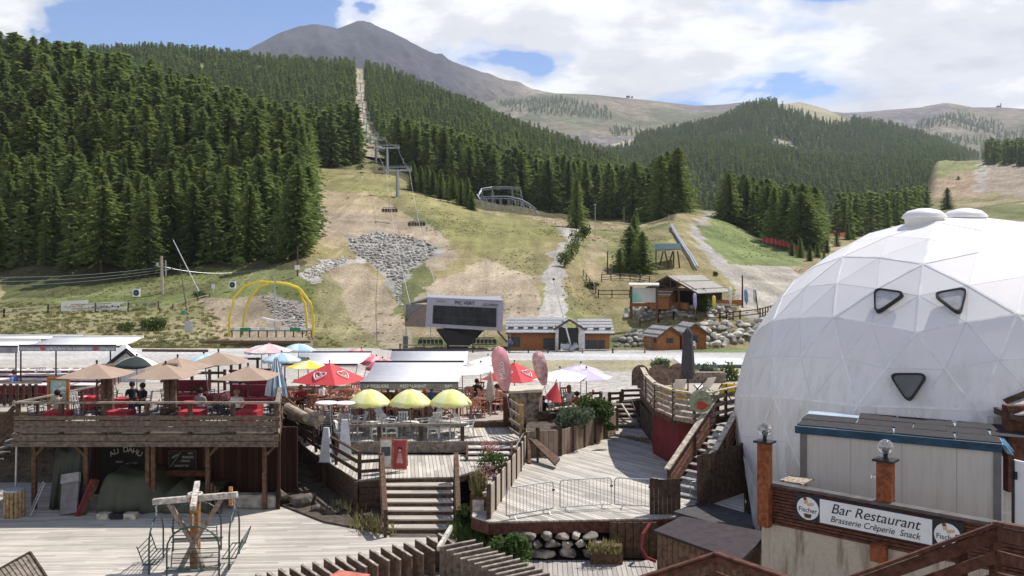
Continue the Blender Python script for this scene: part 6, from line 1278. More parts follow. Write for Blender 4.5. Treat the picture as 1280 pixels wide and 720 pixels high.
for row, Y in enumerate((39.3, 41.0, 42.8, 44.6)):
 for px0 in range(-110, 122 - row * 4, 27):
  px = px0 + row * 9; c = G(px, Y, hA)
  if 82 < px < 120 and row == 0 and False: continue
  wts.at(c, R(random.uniform(-5, 5)), f'pale-topped restaurant table in the {["first", "second", "third", "fourth"][row]} row behind the picket fence', 'table', f'restaurant tables {row + 1}')
  for s in (-1, 1):
   for e_ in (-.3, .3): rcs.at(c + Vector((e_ + random.uniform(-.05, .05), .55 * s, 0)), R(0 if s > 0 else 180) + random.uniform(-.2, .2), f'dark red restaurant chair at the {["first", "second", "third", "fourth"][row]} row of tables behind the picket fence', 'chair', f'dark red restaurant chairs {row + 1}', .84)
for px, Y, rz, lb in ((52, 43.2, 20, 'white plastic armchair among the far tables, left one'), (62, 42.5, -30, 'white plastic armchair among the far tables, right one'), (98, 37.2, 150, 'white plastic chair left of the red tub')): pass
def awning(name, label, px0, px1, Yf, hf, Yb, hb, m, drop=.2, text_=None, tm=None, posts=(), floor=hA, valm=None, cat='awning', box_=None):
 r = thing(name, label, cat, G((px0 + px1) / 2, Yf, floor)); f0, f1 = G(px0, Yf, hf), G(px1, Yf, hf); k = (px1 - px0)
 b0, b1 = Vector((f0.x, Yb, CZ - hb)), Vector((f1.x, Yb, CZ - hb)); N_ = 8; vs = []; fs = []
 for i in range(N_ + 1):
  t = i / N_; s = -.10 * math.sin(math.pi * t)
  vs += [f0.lerp(b0, t) + Vector((0, 0, s)), f1.lerp(b1, t) + Vector((0, 0, s))]
 fs = [(2 * i, 2 * i + 1, 2 * i + 3, 2 * i + 2) for i in range(N_)]; o = MB().add(vs, fs).build('canvas', m, r, smooth=True); o.modifiers.new('t', 'SOLIDIFY').thickness = .015
 MB().beam(f0 - Vector((0, 0, drop / 2 + .02)), f1 - Vector((0, 0, drop / 2 + .02)), .03, drop).build('valance', valm or m, r); MB().beam(f0, f1, .09, .07).build('front_bar', STEEL if valm is None else DKM, r); MB().beam(b0, b1, .14, .12).build('cassette', box_ or DKM, r)
 if text_:
  for s, u, sz in text_: text('lettering', s, sz, f0.lerp(f1, u) + Vector((0, -.03, -drop / 2 - .02)), (1, 0, 0), (0, 0, 1), tm, r)
 b = MB()
 for px in posts: b.tube(G(px, Yf + .1, floor), G(px, Yf + .1, hf), .035, n=8)
 if posts: b.build('pole', STEEL if valm is None else DKM, r)
 return r
WCAN = mat('white_awning', (.72, .71, .70), .7, .05, 2)
aw = awning('restaurant_awning', 'white awning with grey lettered valance over the left restaurant', 24, 145, 40.5, 3.72, 43.5, 3.58, WCAN, .24, [('restaurant', .12, .22), ('spécialités de montagne', .52, .22), ('pizzeria', .91, .22)], WPAINT, (26, 70, 138), valm=mat('grey_valance', (.30, .30, .34), .8), box_=WCAN)
HR = mat('heart_red', (.6, .08, .1), .7)
for u in (.24, .79):
 c = G(24, 40.5, 3.72).lerp(G(145, 40.5, 3.72), u) + Vector((0, -.035, -.14)); MB().prism([c + Vector((.11 * (math.sin(a_) ** 3), 0, .09 * (math.cos(a_) - .35 * math.cos(2 * a_) - .12 * math.cos(3 * a_)))) for a_ in [2 * math.pi * i / 20 for i in range(20)]], (0, .004, 0)).build('heart', HR, aw)
awning('restaurant_awning', 'white awning farther left, partly behind the lettered one', -60, 22, 42.0, 3.9, 44.0, 3.82, WCAN, .3, valm=mat('grey_valance', (.30, .30, .34), .8), posts=(20,), box_=WCAN); awning('restaurant_awning', 'third white awning behind the other two at the left edge', -60, 80, 46.5, 3.95, 48.5, 3.93, WCAN, .12, box_=WCAN)
r = thing('gabled_kiosk', 'small white kiosk with black striped gable roof behind the tan parasols', 'kiosk', G(165, 49, 6.8)); xa, xb, xm = X(135, 49), X(182, 49), X(160, 49); zb = CZ - (459 - HY) / F * 49; zp = CZ - (437 - HY) / F * 49; SH = mat('kiosk_white', (.66, .66, .66), .6)
MB().prism([(xa, 49, zb - 1.6), (xb, 49, zb - 1.6), (xb, 49, zb), (xm, 49, zp), (xa, 49, zb)], (-1.4, 3, 0)).build('wall', SH, r)
for s, (x_, z_) in enumerate(((xa - .3, zb - .12), (xb + .3, zb - .12))):
 p0 = Vector((xm, 48.8, zp + .06)); p1 = Vector((x_, 48.8, z_ + .06)); MB().prism([p0, p1, p1 + Vector((-1.5, 3.3, 0)), p0 + Vector((-1.5, 3.3, 0))], (0, 0, .05)).build('roof_slope', WCAN, r); b = MB()
 for f_ in (0.0, .16): b.beam(p0 + Vector((0, -.02, -f_ * 1.0)), p1 + Vector((0, -.02, -f_)), .05, .075)
 b.build('dark_trim', BLK, r)
MB().box((X(176, 49) - .3, 48.95, zb + .12), (.55, .05, .32)).build('dark_panel', DKM, r)
BLKC = mat('black_canvas', (.03, .04, .035), .8, .1); PB = mat('pale_blue_canvas', (.36, .52, .62), .8, .08); PB2 = mat('paler_blue_canvas', (.55, .66, .70), .8, .08); PKC = mat('pink_canvas', (.72, .42, .42), .8, .06); YC = mat('yellow_canvas', (.80, .62, .06), .8, .05); LY = mat('lime_canvas', (.72, .72, .26), .8, .05); LY2 = mat('pale_lime_canvas', (.77, .78, .40), .8, .05); RC = mat('red_canvas', (.62, .07, .075), .8, .05); LILAC = mat('lilac_canvas', (.55, .48, .66), .8, .05); WC = mat('white_canvas', (.76, .75, .72), .8, .04); ROSE = mat('rose_canvas', (.62, .16, .2), .8, .1)
def put(r, loc, rz, lb, group=None, sc=1.0, tilt=None):
 r.location = loc; r.rotation_euler = (R(tilt[0]), R(tilt[1]), R(rz)) if tilt else (0, 0, R(rz)); r.scale = (sc,) * 3; tag(r, lb, 'parasol', group); return r
put(umbrella(.95, .38, 1.88, 8, [BLKC, BLKC, BLKC, WC], dome=.75, valance=.1), G(171, 38.5, hA + .1), 200, 'black beach parasol with one white panel', sc=.95)
put(umbrella(.95, .36, 1.85, 8, [PB, PB2], dome=.75, valance=.1, scallop=True), G(262, 38.2, hA), 20, 'pale blue beach parasol above the back red tables', tilt=(4, -6))
gb = 'pale blue parasols behind the grey awning'
bb_ = Stamp(umbrella(.95, .36, 1.85, 8, [PB, PB2], dome=.8, valance=.1, scallop=True))
for px, Y, h, lb in ((327, 46, 6.25, 'tilted pale blue parasol highest behind the terrace'), (338, 47.5, 6.35, 'paler blue parasol overlapping the tilted one'), (373, 48, 6.35, 'pale blue parasol peeping over the large grey awning'), (352, 40.5, 6.1, 'pale blue parasol beside the pink one')): bb_.at(G(px, Y, h), R(px), lb, 'parasol', gb, .92)
put(umbrella(1.15, .35, 1.95, 8, [PKC, mat('pale_pink_canvas', (.75, .6, .57), .8)]), G(336, 42.5, 6.1), 10, 'faded pink parasol behind the rightmost tan one'); put(umbrella(1.0, .3, 1.75, 8, [YC, LY2]), G(385, 42.0, 6.6), 10, 'yellow parasol half hidden under the red square one')
r = thing('closed_parasol', 'closed blue and white striped parasol at the right end of the terrace', 'parasol', G(345, 36.0, hA)); c = G(345, 36.0, hA); b = MB(); nn_ = 20; pr_ = [(.38, .75), (.34, 1.1), (.2, 1.7), (.06, 2.25), (.01, 2.3)]
for i in range(4):
 for k in range(nn_):
  b.mat(k % 2); q = lambda rr_, z, kk: c + Vector((rr_ * (1 + .18 * (kk % 2)) * math.cos(2 * math.pi * kk / nn_), rr_ * (1 + .18 * (kk % 2)) * math.sin(2 * math.pi * kk / nn_), z))
  b.add([q(*pr_[i], k), q(*pr_[i], k + 1), q(*pr_[i + 1], k + 1), q(*pr_[i + 1], k)], ((0, 1, 2, 3),))
b.build('canopy', [mat('steel_blue_canvas', (.18, .26, .34), .8), PB2], r); MB().tube(c, c + Vector((0, 0, 2.3)), .025).build('pole', STEEL, r)
ro = Stamp(umbrella(1.0, .45, 1.9, 8, [ROSE, PKC], dome=.85, valance=.12, scallop=True))
for i, (px, Y, h, tl_, lb) in enumerate([(441, 55, 7.6, 12, 'leftmost rose-red parasol of the tilted row above the grey awning'), (451, 54, 7.75, 14, 'middle rose-red parasol of the tilted row'), (460, 52, 7.75, 16, 'rightmost rose-red parasol of the tilted row'), (497, 56, 8.1, 4, 'faded pink parasol left of the small grey awning bar'), (531, 57, 8.2, 4, 'faded pink parasol right above the small grey awning'), (482, 50, 7.7, 2, 'rose parasol touching the top of the restaurant awning')]):
 o = ro.at(G(px, Y, h), 0, lb, 'parasol', 'rose parasols behind the restaurant', 1.0); o.rotation_euler = (R(-4), R(tl_), R(20 * i))
def red_square(px, Y, h, sc, rz, lb):
 r = put(umbrella(2.0, .95, 2.15, 4, [RC], pole=.03, sub=3, valance=.0), G(px, Y, h), rz, lb, 'red square parasols', sc)
 for a_ in (0, 1, 2, 3):
  t_ = math.pi / 4 + a_ * math.pi / 2; rr_ = 2.0 * math.cos(math.pi / 4); n_ = Vector((math.cos(t_), math.sin(t_), rr_ / .95)).normalized(); ctr = Vector((math.cos(t_) * rr_ * .62, math.sin(t_) * rr_ * .62, 2.15 + .95 * .38)); xd = Vector((-math.sin(t_), math.cos(t_), 0)); ud = n_.cross(xd)
  b = MB()
  hp = []
  for i in range(25): q = 2 * math.pi * i / 24; hp.append(ctr + n_ * .035 + xd * (.36 * math.sin(q) ** 3) + ud * (.29 * math.cos(q) - .11 * math.cos(2 * q) - .045 * math.cos(3 * q)))
  b.path(hp, .03, 5); b.path([ctr + n_ * .035 + xd * (.17 * math.sin(q) ** 3) + ud * (.14 * math.cos(q) - .05 * math.cos(2 * q) - .02) for q in [2 * math.pi * i / 16 for i in range(13)]], .024, 5)
  b.build('emblem', WPAINT, r, world=False)
 return r
red_square(412, 40.3, 7.15, .86, 20, 'large bright red square parasol with white emblems left of the grey awning'); red_square(643, 44.5, 7.6, .86, 12, 'red square parasol with white emblems behind the pink banner flag')
wu = Stamp(umbrella(1.15, .35, 1.95, 8, [WC])); 
for px, Y, h, lb in ((578, 45.0, 7.45, 'white parasol right of the grey restaurant awning'), (601, 46.5, 7.5, 'white parasol against the banner flag, second of the white pair'), (610, 50, 7.5, 'far white parasol peeking above the white pair')): wu.at(G(px, Y, h), R(px), lb, 'parasol', 'white parasols beside the restaurant awning')
put(umbrella(1.55, .42, 1.95, 4, [WC], sub=2), G(700, 42.0, 7.35), 30, 'broad white parasol over the bar terrace'); lu = Stamp(umbrella(1.35, .4, 1.95, 6, [LILAC, mat('pale_lilac_canvas', (.66, .62, .72), .8)], sub=2))
lu.at(G(733, 43.5, 7.5), R(10), 'front lilac parasol over the bar terrace', 'parasol', 'lilac parasols'); lu.at(G(726, 47.5, 7.7), R(40), 'lilac parasol behind the front one', 'parasol', 'lilac parasols')
yu = Stamp(umbrella(.9, .56, 1.4, 8, [LY, LY2], dome=.72, valance=.13, scallop=True, pole=.02))
for px, lb in ((461.5, 'left yellow-green beach parasol of the three'), (513, 'middle yellow-green beach parasol of the three'), (563.5, 'right yellow-green beach parasol of the three')): yu.at(G(px, 38.1, hD), R(px * 7), lb, 'parasol', 'yellow-green beach parasols', 1.0)
# ---------------- grey restaurant awning ----------------
GAW = mat('grey_awning', (.62, .62, .64), .8, .04, 3)
awning('grey_awning', 'grey restaurant awning lettered LA FICELIERE, RESTAURANT and BAR', 450, 573, 39.6, 5.30, 44.0, 4.86, GAW, .27, [('LA FICELIERE', .17, .19), ('RESTAURANT', .54, .19), ('BAR', .9, .19)], WPAINT, (452, 571), hE, valm=mat('charcoal_valance', (.2, .2, .21), .8))
awning('grey_awning', 'small grey awning with a dark bar behind the lettered one', 484, 583, 50.0, 5.75, 52.0, 5.05, GAW, .1, floor=7.6, posts=())
awning('grey_awning', 'large plain pale grey awning seen from above behind the red square parasol', 352, 447, 45.5, 5.15, 50, 4.98, GAW, .1, floor=7.0, posts=(356,), valm=GAW)
def armchair(m, name='plastic_armchair'):
 r = proto(name); b = MB()
 for x, y in ((-.24, -.22), (.24, -.22), (-.22, .24), (.22, .24)): b.beam((x * 1.08, y * 1.1, 0), (x, y, .44), .045, .045)
 b.build('leg', m, r, world=False); MB().box((0, 0, .44), (.5, .46, .035)).build('seat', m, r, world=False); b = MB()
 for x in (-.18, -.06, .06, .18): b.beam((x, .22, .45), (x * 1.05, .33, .86), .07, .02, up=(0, 1, 0))
 b.beam((-.24, .335, .87), (.24, .335, .87), .03, .09); b.build('backrest', m, r, world=False); b = MB()
 for s in (-1, 1): b.path([(s * .25, -.22, .44), (s * .27, -.2, .66), (s * .27, .1, .67), (s * .24, .3, .7)], .024, 5)
 b.build('armrest', m, r, world=False); return r
ac = Stamp(armchair(TERRA)); rb = random.Random(5); TBL = wood('brown_table', (.20, .10, .065))
def brown_table():
 r = proto('square_table'); MB().box((0, 0, .73), (.85, .85, .04)).build('tabletop', TBL, r, world=False); b = MB()
 for s in (-1, 1): b.beam((-.35 * s, .0, 0), (.35 * s, .0, .72), .05, .05)
 for s in (-1, 1): b.beam((0, -.35 * s, 0), (0, .35 * s, .72), .05, .05)
 b.build('leg', TBL, r, world=False); return r
bt = Stamp(brown_table())
def group_at(px, Y, h, where, n=4, m=ac, cl='terracotta plastic armchair', gname='terracotta armchairs'):
 c = G(px, Y, h); bt.at(c, R(rb.uniform(-15, 15)), f'brown square table {where}', 'table', f'brown tables {where}')
 for k in range(n): a_ = R(90 * k + rb.uniform(-22, 22)); m.at(c + Vector((.78 * math.cos(a_), .78 * math.sin(a_), 0)), a_ - math.pi / 2, f'{cl} {where}', 'chair', f'{gname} {where}')
for px in (458, 490, 524, 556): group_at(px, 41.3, hE, 'in the shade under the lettered grey awning')
for px in (470, 505, 540): group_at(px, 43.8, hE, 'at the back of the lettered grey awning', 3)
for px, Y in ((603, 41.6), (625, 43.8), (592, 45.2)): group_at(px, Y, hE, 'in the sun between the awning and the dark red post')
for px, Y in ((366, 41.5), (392, 42.5), (420, 41.8), (380, 45.0), (410, 45.5), (436, 44.5)): group_at(px, Y, hE, 'in the crowd left of the awning under the red parasol')
tag(MB().lathe(G(613, 41.0, hE), [(.2, .75), (.22, 1.0), (.16, 1.5), (.05, 2.0), (.01, 2.05)], 12).tube(G(613, 41.0, hE), G(613, 41.0, hE - 2.1), .03).build('closed_parasol', mat('beige_canvas', (.45, .38, .32), .85, .1, 4)), 'closed beige parasol among the sunlit terracotta chairs', 'parasol')
wa = Stamp(armchair(WHT, 'white_armchair')); rr2 = random.Random(6)
def low_table():
 r = proto('low_table'); MB().lathe((0, 0, 0), [(.42, .44), (.43, .46), (.42, .48)], 20).build('tabletop', WHT, r, world=False); MB().tube((0, 0, 0), (0, 0, .45), .04).build('stem', WHT, r, world=False); MB().lathe((0, 0, 0), [(.24, 0), (.22, .04), (.04, .07)], 12).build('foot', WHT, r, world=False); return r
lt = Stamp(low_table())
for i, (px, Y) in enumerate([(440, 38.0), (450, 39.2), (478, 38.8), (490, 37.7), (503, 39.0), (536, 38.4), (549, 39.3), (541, 37.5), (577, 38.8), (585, 37.9), (556, 37.7), (470, 37.5)]): wa.at(G(px, Y, hD), R(rr2.uniform(0, 360)), 'white plastic armchair on the deck of the yellow-green parasols', 'chair', 'white armchairs under the yellow-green parasols', .9)
for px, Y, lb in ((465, 38.4, 'round white low table below the left yellow-green parasol'), (512, 38.5, 'round white low table below the middle yellow-green parasol'), (563, 38.5, 'round white low table below the right yellow-green parasol')): lt.at(G(px, Y, hD), 0, lb, 'table', 'low white tables')
def adirondack():
 r = proto('adirondack_chair'); b = MB()
 for k in range(5): x = -.2 + .1 * k; b.beam((x, .12, .3), (x * 1.25, .62, 1.0 - .04 * abs(k - 2)), .09, .02, up=(0, 1, 0))
 b.build('backrest', WHT, r, world=False); b = MB()
 for k in range(5): b.beam((-.27, -.42 + .12 * k, .38 - .03 * k), (.27, -.42 + .12 * k, .38 - .03 * k), .1, .02)
 b.build('seat', WHT, r, world=False); b = MB()
 for s in (-.3, .3): b.beam((s, -.45, .0), (s, -.42, .52), .08, .03); b.beam((s, -.42, .36), (s, .55, .02), .03, .1); 
 b.build('leg', WHT, r, world=False); b = MB()
 for s in (-.33, .33): b.box((s, -.1, .54), (.13, .78, .025))
 b.build('armrest', WHT, r, world=False); return r
ad = Stamp(adirondack())
for px, Y, rz, lb in ((535, 38.9, -60, 'white slatted garden armchair standing tallest between the middle and right parasols'), (487, 39.3, 70, 'white slatted garden armchair tipped back between the left and middle parasols'), (430, 38.3, 200, 'white slatted garden armchair beside the tall bar stools')): ad.at(G(px, Y, hD), R(rz), lb, 'chair', 'white garden armchairs')
def high_table():
 r = proto('high_table'); MB().lathe((0, 0, 0), [(.4, 1.12), (.42, 1.15), (.4, 1.18)], 20).build('tabletop', WHT, r, world=False); b = MB()
 for k in range(4): a_ = math.pi / 4 + k * math.pi / 2; b.tube((.34 * math.cos(a_), .34 * math.sin(a_), 0), (.22 * math.cos(a_), .22 * math.sin(a_), 1.12), .02, n=6)
 b.build('leg', STEEL, r, world=False); b = MB()
 for z, q in ((.35, .31), (.7, .27)):
  for k in range(4): a_ = math.pi / 4 + k * math.pi / 2; b.tube((q * math.cos(a_), q * math.sin(a_), z), (q * math.cos(a_ + math.pi / 2), q * math.sin(a_ + math.pi / 2), z), .015, n=5)
 b.build('crossbar', STEEL, r, world=False); return r
ht = Stamp(high_table()); ht.at(G(408, 36.6, 7.0), 0, 'left tall white-topped bar table on grey metal legs', 'table', 'tall bar tables', 1.1); ht.at(G(431, 36.9, 7.0), 0, 'right tall white-topped bar table on grey metal legs', 'table', 'tall bar tables', 1.05)
def tower():
 r = proto('display_stand'); b = MB(); b.add([(-.28, -.2, 0), (.28, -.2, 0), (.28, .2, 0), (-.28, .2, 0), (-.12, -.08, 1.6), (.12, -.08, 1.6), (.12, .08, 1.6), (-.12, .08, 1.6)], [(0, 1, 5, 4), (1, 2, 6, 5), (2, 3, 7, 6), (3, 0, 4, 7), (4, 5, 6, 7)]); b.build('panel', mat('satin_panel', (.6, .63, .66), .3, .1, 3), r, world=False); MB().box((0, 0, .02), (.62, .5, .04)).build('foot', STEEL, r, world=False); return r
tw = Stamp(tower()); tw.at(G(431, 35.6, hC), R(10), 'tapering silver display stand beside the left handrail', 'stand', 'silver display stands'); tw.at(G(408, 35.2, hC), R(-10), 'translucent tapering stand left of the silver one', 'stand', 'silver display stands', .85)
r = thing('log_bundle', 'bundle of pale rolled logs slung on the railing at the left of the landing', 'logs', G(380, 37.5, 7)); b = MB()
for k, (p, q, rad) in enumerate([((359, 509), (383, 522), .19), ((363, 519), (397, 529), .19), ((383, 514), (402, 523), .15)]): b.tube(P(*p, 37.3), P(*q, 36.2), rad, rad * .95, 12)
b.build('roll', mat('pale_sack', (.42, .34, .26), .85, .2, 4, .3), r); r.name = 'rolled_bundle'
slat_rail(thing('upper_railing', 'dark timber railing climbing left of the tall bar tables', 'railing', G(392, 36, 7)), [G(352, 38.4, 6.6), G(392, 36.3, 7.4)], .95, [(.3, .12), (.65, .12)], m=WD, every=1.6, top=.1, topm=WD)
def poster(name, lb, px0, px1, pyt, pyb, Y, m, frame_m, tilt=.12):
 r = thing(name, lb, 'notice board', P((px0 + px1) / 2, pyb, Y)); a_, c_ = P(px0, pyb, Y), P(px1, pyb, Y); u_ = Vector((0, tilt, (pyb - pyt) / F * Y)); MB().prism([a_, c_, c_ + u_, a_ + u_], (0, .03, 0)).build('panel', m, r); b = MB()
 for p, q in ((a_, c_), (a_ + u_, c_ + u_), (a_, a_ + u_), (c_, c_ + u_)): b.beam(p + Vector((0, -.01, 0)), q + Vector((0, -.01, 0)), .05, .04, up=(0, 1, 0))
 b.build('frame', frame_m, r); MB().prism([a_ + Vector((0, .05, 0)), c_ + Vector((0, .5, 0)), c_ + u_ + Vector((0, .05, 0)), a_ + u_ + Vector((0, .05, 0))], (0, .02, 0)).build('back_leaf', WM, r); return r, a_, c_, u_
r, a_, c_, u_ = poster('menu_stand', 'white menu A-board with a dark panel and orange top at the head of the steps', 474, 490, 549, 585, 33.2, mat('cream_board', (.7, .66, .6), .6), WO); mid = (a_ + c_) / 2; MB().prism([mid + u_ * .42 + Vector((-.17, -.03, 0)), mid + u_ * .42 + Vector((.17, -.03, 0)), mid + u_ * .72 + Vector((.17, -.03, 0)), mid + u_ * .72 + Vector((-.17, -.03, 0))], (0, .02, 0)).build('dark_panel', mat('slate', (.08, .09, .1), .5), r)
r, a_, c_, u_ = poster('poster_board', 'red poster board with a dark-haired figure beside the white menu board', 491, 508, 551, 586, 33.4, mat('poster_red', (.42, .07, .075), .6, .1), mat('poster_edge', (.5, .2, .15), .6)); mid = (a_ + c_) / 2
b = MB(); cc = mid + u_ * .68 + Vector((0, -.03, 0)); b.prism([cc + Vector((.09 * math.cos(t_), 0, .08 * math.sin(t_))) for t_ in [math.pi * k / 8 for k in range(9)]] , (0, .015, 0)); b.build('hair', INK, r); b = MB(); b.prism([cc + Vector((.055 * math.cos(t_), -.005, -.04 + .07 * math.sin(t_))) for t_ in [2 * math.pi * k / 12 for k in range(12)]], (0, .012, 0)); b.prism([mid + u_ * .2 + Vector((-.13, -.03, 0)), mid + u_ * .2 + Vector((.13, -.03, 0)), mid + u_ * .55 + Vector((.06, -.03, 0)), mid + u_ * .55 + Vector((-.06, -.03, 0))], (0, .012, 0)); b.build('figure', mat('poster_pink', (.6, .35, .3), .6), r)
r = thing('flower_box', 'square planter with a cream panel on a post, full of pink tall flowers', 'planter', G(597, 31, 8)); c = P(598, 632, 28.6); MB().box(c, (.52, .45, .7)).build('box', WM, r); MB().box(c + Vector((0, -.235, 0)), (.36, .02, .5)).build('panel', mat('cream_panel', (.5, .46, .38), .8, .25, 6), r); MB().box(c + Vector((0, 0, -.7)), (.14, .14, .8)).build('post', WO, r)
top_ = c + Vector((0, 0, .33)); leaf_mass([(top_ + Vector((0, 0, .3)), (.28, .25, .4), 260)], .3, GRS, 'stalks', r, 3, blade=True); leaf_mass([(top_ + Vector((.1, 0, .55)), (.38, .3, .35), 170), (top_ + Vector((.35, .3, .7)), (.3, .2, .3), 90)], .06, PINK, 'blossoms', r, 4)
shrub('shrub', 'green leafy plants spilling beside the pink flowers', 618, 590, 33.5, 48, 30, LEAFS, 400, .1, 31); shrub('flowering_plant', 'pink flowering plant above the side steps', 612, 572, 34.6, 26, 24, PINK, 160, .07, 32, cat='plant')
# ---------------- bar terrace between the planter and the flag ----------------
r = thing('bar_block', 'stone-faced bar counter with a pale stone top', 'bar counter', G(655, 40.5, 7.6)); c0, c1 = G(641, 39.0, 7.1), G(674, 39.4, 7.1); MB().prism([c0, c1, c1 + Vector((.2, 1.4, 0)), c0 + Vector((-.2, 1.4, 0))], (0, 0, 1.42)).build('block', mat('bar_stone', (.30, .23, .17), .9, .4, 5, .4), r); t4 = [c0 + Vector((-.12, -.12, 1.42)), c1 + Vector((.12, -.12, 1.42)), c1 + Vector((.35, 1.55, 1.42)), c0 + Vector((-.35, 1.55, 1.42))]; MB().prism(t4, (0, 0, .1)).build('top', mat('pale_stone', (.55, .49, .38), .8, .15, 4), r)
MB().prism([G(638, 38.9, 8.0), G(672, 38.9, 8.0), G(672, 40.4, 8.0), G(638, 40.4, 8.0)], (0, 0, .9)).build('plinth', WD, r); MB().box(c0 + Vector((.25, -.16, .45)), (.32, .08, 1.5)).build('wooden_post', wood('yellow_post', (.38, .25, .12)), r)
dk('bar_deck', 'plank floor of the bar terrace above the shrub bed', [G(672, 38.6, 7.45), G(728, 39.5, 7.45), G(742, 42, 7.45), G(745, 49, 7.45), G(660, 49, 7.45), G(664, 40, 7.45)], DECKB, WD, .2)
r = thing('low_counter', 'pale plank counter ledge above the shrub bed', 'counter', G(715, 40, 7.4)); b = MB(); b.beam(P(694, 511, 39.2), P(742, 505.5, 40.0), .3, .07); b.beam(P(742, 505, 40.0), P(736, 492, 43.0), .3, .07); b.build('ledge', WL, r); b = MB()
for px, py, Y in ((697, 511, 39.3), (718, 509, 39.6), (738, 506, 40)): p = P(px, py, Y); b.box((p.x, p.y, p.z - .5), (.1, .1, 1.0))
b.build('post', WD, r); MB().prism([P(672, 515, 39.2), P(742, 507, 40.1), P(742, 520, 40.1), P(672, 528, 39.2)], (0, .06, 0)).build('dark_board', WD, r)
r = thing('zigzag_railing', 'four slanting pale boards of the railing beside the dark red post', 'railing', G(645, 38, 7.6)); b = MB()
for k in range(4): y = 500 + 12 * k; b.beam(P(637, y, 38.2), P(650, y + 9, 37.2), .05, .12)
b.build('board', WG, r); b = MB(); b.box(P(652, 545, 37.0), (.18, .18, 2.6)); b.build('post', wood('yellow_post', (.38, .25, .12)), r)
b = MB()
for k in range(2): b.beam(P(644, 575 - 14 * k, 35.5), P(658, 552 - 14 * k, 36.3), .04, .12)
b.build('white_board', WH, r)
r = thing('slanted_panel', 'sloping dark timber panel like a ramp at the end of the planter fence', 'panel', GB(680, 580)); MB().prism([P(660, 549, 36.2), P(668, 549, 36.4), P(700, 575, 34.5), P(694, 583, 34.0)], (0, .02, .07)).build('panel', WM, r); b = MB(); b.beam(P(661, 549, 36.2), GB(662, 580), .12, .12); b.beam(P(672, 556, 35.8), GB(672, 578), .1, .1); b.build('post', WM, r)
for px, Y in ((705, 42.5), (724, 43.6), (715, 46)): group_at(px, Y, 7.45, 'on the bar terrace under the lilac parasols', 3)
shrub('shrub', 'bright green leafy shrub in the planter bed', 745, 532, 39.6, 50, 42, LEAFS, 1300, .12, 41, lumps=7); shrub('shrub', 'grey-green shrub in the planter bed left of the bright one', 716, 537, 38.0, 58, 34, LEAFG, 1000, .11, 42, lumps=7)
for k, (px, w_) in enumerate(((680, 26), (700, 22), (762, 16))): shrub('shrub', ['low plants at the left end of the planter bed', 'low dark plants below the pale ledge', 'small shrub at the right end of the planter bed'][k], px, 546 - (4 if k == 2 else 0) - k * 2, 38, w_, 10, LEAFB, 240, .1, 45 + k, cat='plant')
MB().prism([G(656, 36.4, 7.0), G(700, 36.8, 7.0), G(730, 38.4, 7.0), G(770, 41.5, 7.0), G(750, 42.5, 7.0), G(660, 40, 7.0)], (0, 0, .04)).build('planter_soil', mat('dark_earth', (.10, .08, .06), .95, .3, 3, .7))['kind'] = 'structure'
r = thing('closed_parasol', 'closed bright red parasol leaning by the bar counter', 'parasol', P(690, 505, 40)); b = MB(); a_, c_ = P(694, 508, 40), P(696, 477, 40); ax = (c_ - a_).normalized()
b.tube(P(691, 500, 40), P(696, 478, 40), .42, .03, 14); b.build('canopy', RC, r); MB().tube(P(684, 506, 40), P(696, 474, 40), .025).build('pole', STEEL, r)
def feather(name, lb, base, top, wmax, m, lettering, tm, lean=0, round_=False):
 r = thing(name, lb, 'banner flag', base); H = (top - base).length; ax = (top - base).normalized(); side = Vector((1, 0, 0)); side = (side - ax * side.dot(ax)).normalized(); n_ = 16; L_ = []; R_ = []
 for i in range(n_ + 1):
  t = i / n_; z = (.45 if round_ else .3) + (.55 if round_ else .7) * t; wv = wmax * (math.sin(math.pi * min(1, t * .80 + .04)) ** .6 * (1 if t < .8 else math.sqrt(max(0, 1 - ((t - .8) / .2) ** 2))) if round_ else (min(1, t * 3.2) * (1 if t < .8 else math.sqrt(max(0, 1 - ((t - .8) / .2) ** 2)))))
  c = base + ax * H * z; bow = .06 * math.sin(t * 7); L_.append(c - side * wv * .5 + Vector((0, bow, 0))); R_.append(c + side * wv * .5 + Vector((0, bow * .6, 0)))
 vs = L_ + R_; fs = [(i, i + 1, n_ + 2 + i, n_ + 1 + i) for i in range(n_)]; o = MB().add(vs, fs).build('banner', m, r, smooth=True); o.modifiers.new('t', 'SOLIDIFY').thickness = .01
 MB().tube(base, base + ax * H * 1.0, .02, .012, n=6).build('pole', STEEL, r)
 if lettering: text('lettering', lettering, wmax * .5, base + ax * H * .7 + Vector((0, -.1, 0)), ax, -side, tm, r)
 MB().lathe(base, [(.25, -.02), (.24, .05), (.04, .1)], 12).build('base', DKM, r); return r
feather('banner_flag', 'pink-red rounded banner flag standing by the dark red post', P(641, 535, 38.6), P(622, 432, 38.6), .78, mat('rose_banner', (.78, .36, .38), .7, .12, 2), 'Miko', WPAINT, round_=True)
feather('banner_flag', 'white banner flag with red and grey print behind the bar counter', P(688, 517, 39.5), P(671, 438, 39.5), .62, mat('print_banner', (.68, .6, .58), .7, .3, 5, col2=(.5, .12, .12)), None, WPAINT, round_=True)
r = thing('rear_steps', 'dark wooden steps in shade at the far end of the walkway', 'steps', G(785, 43, 7.7)); b = MB()
for k in range(5): b.beam(G(768 - k * 2.6, 42.2 + k * .45, 7.62 - k * .16), G(800 - k * 2.6, 42.2 + k * .45, 7.62 - k * .16), .42, .06)
b.build('tread', WG, r); b = MB()
for px in (767, 801): b.beam(G(px, 42.0, 7.7), G(px - 12, 44.4, 6.9), .06, .26)
b.build('stringer', WD, r); MB().beam(P(777, 505, 43.5), P(792, 528, 41.2), .07, .07).build('handrail', WH, r)
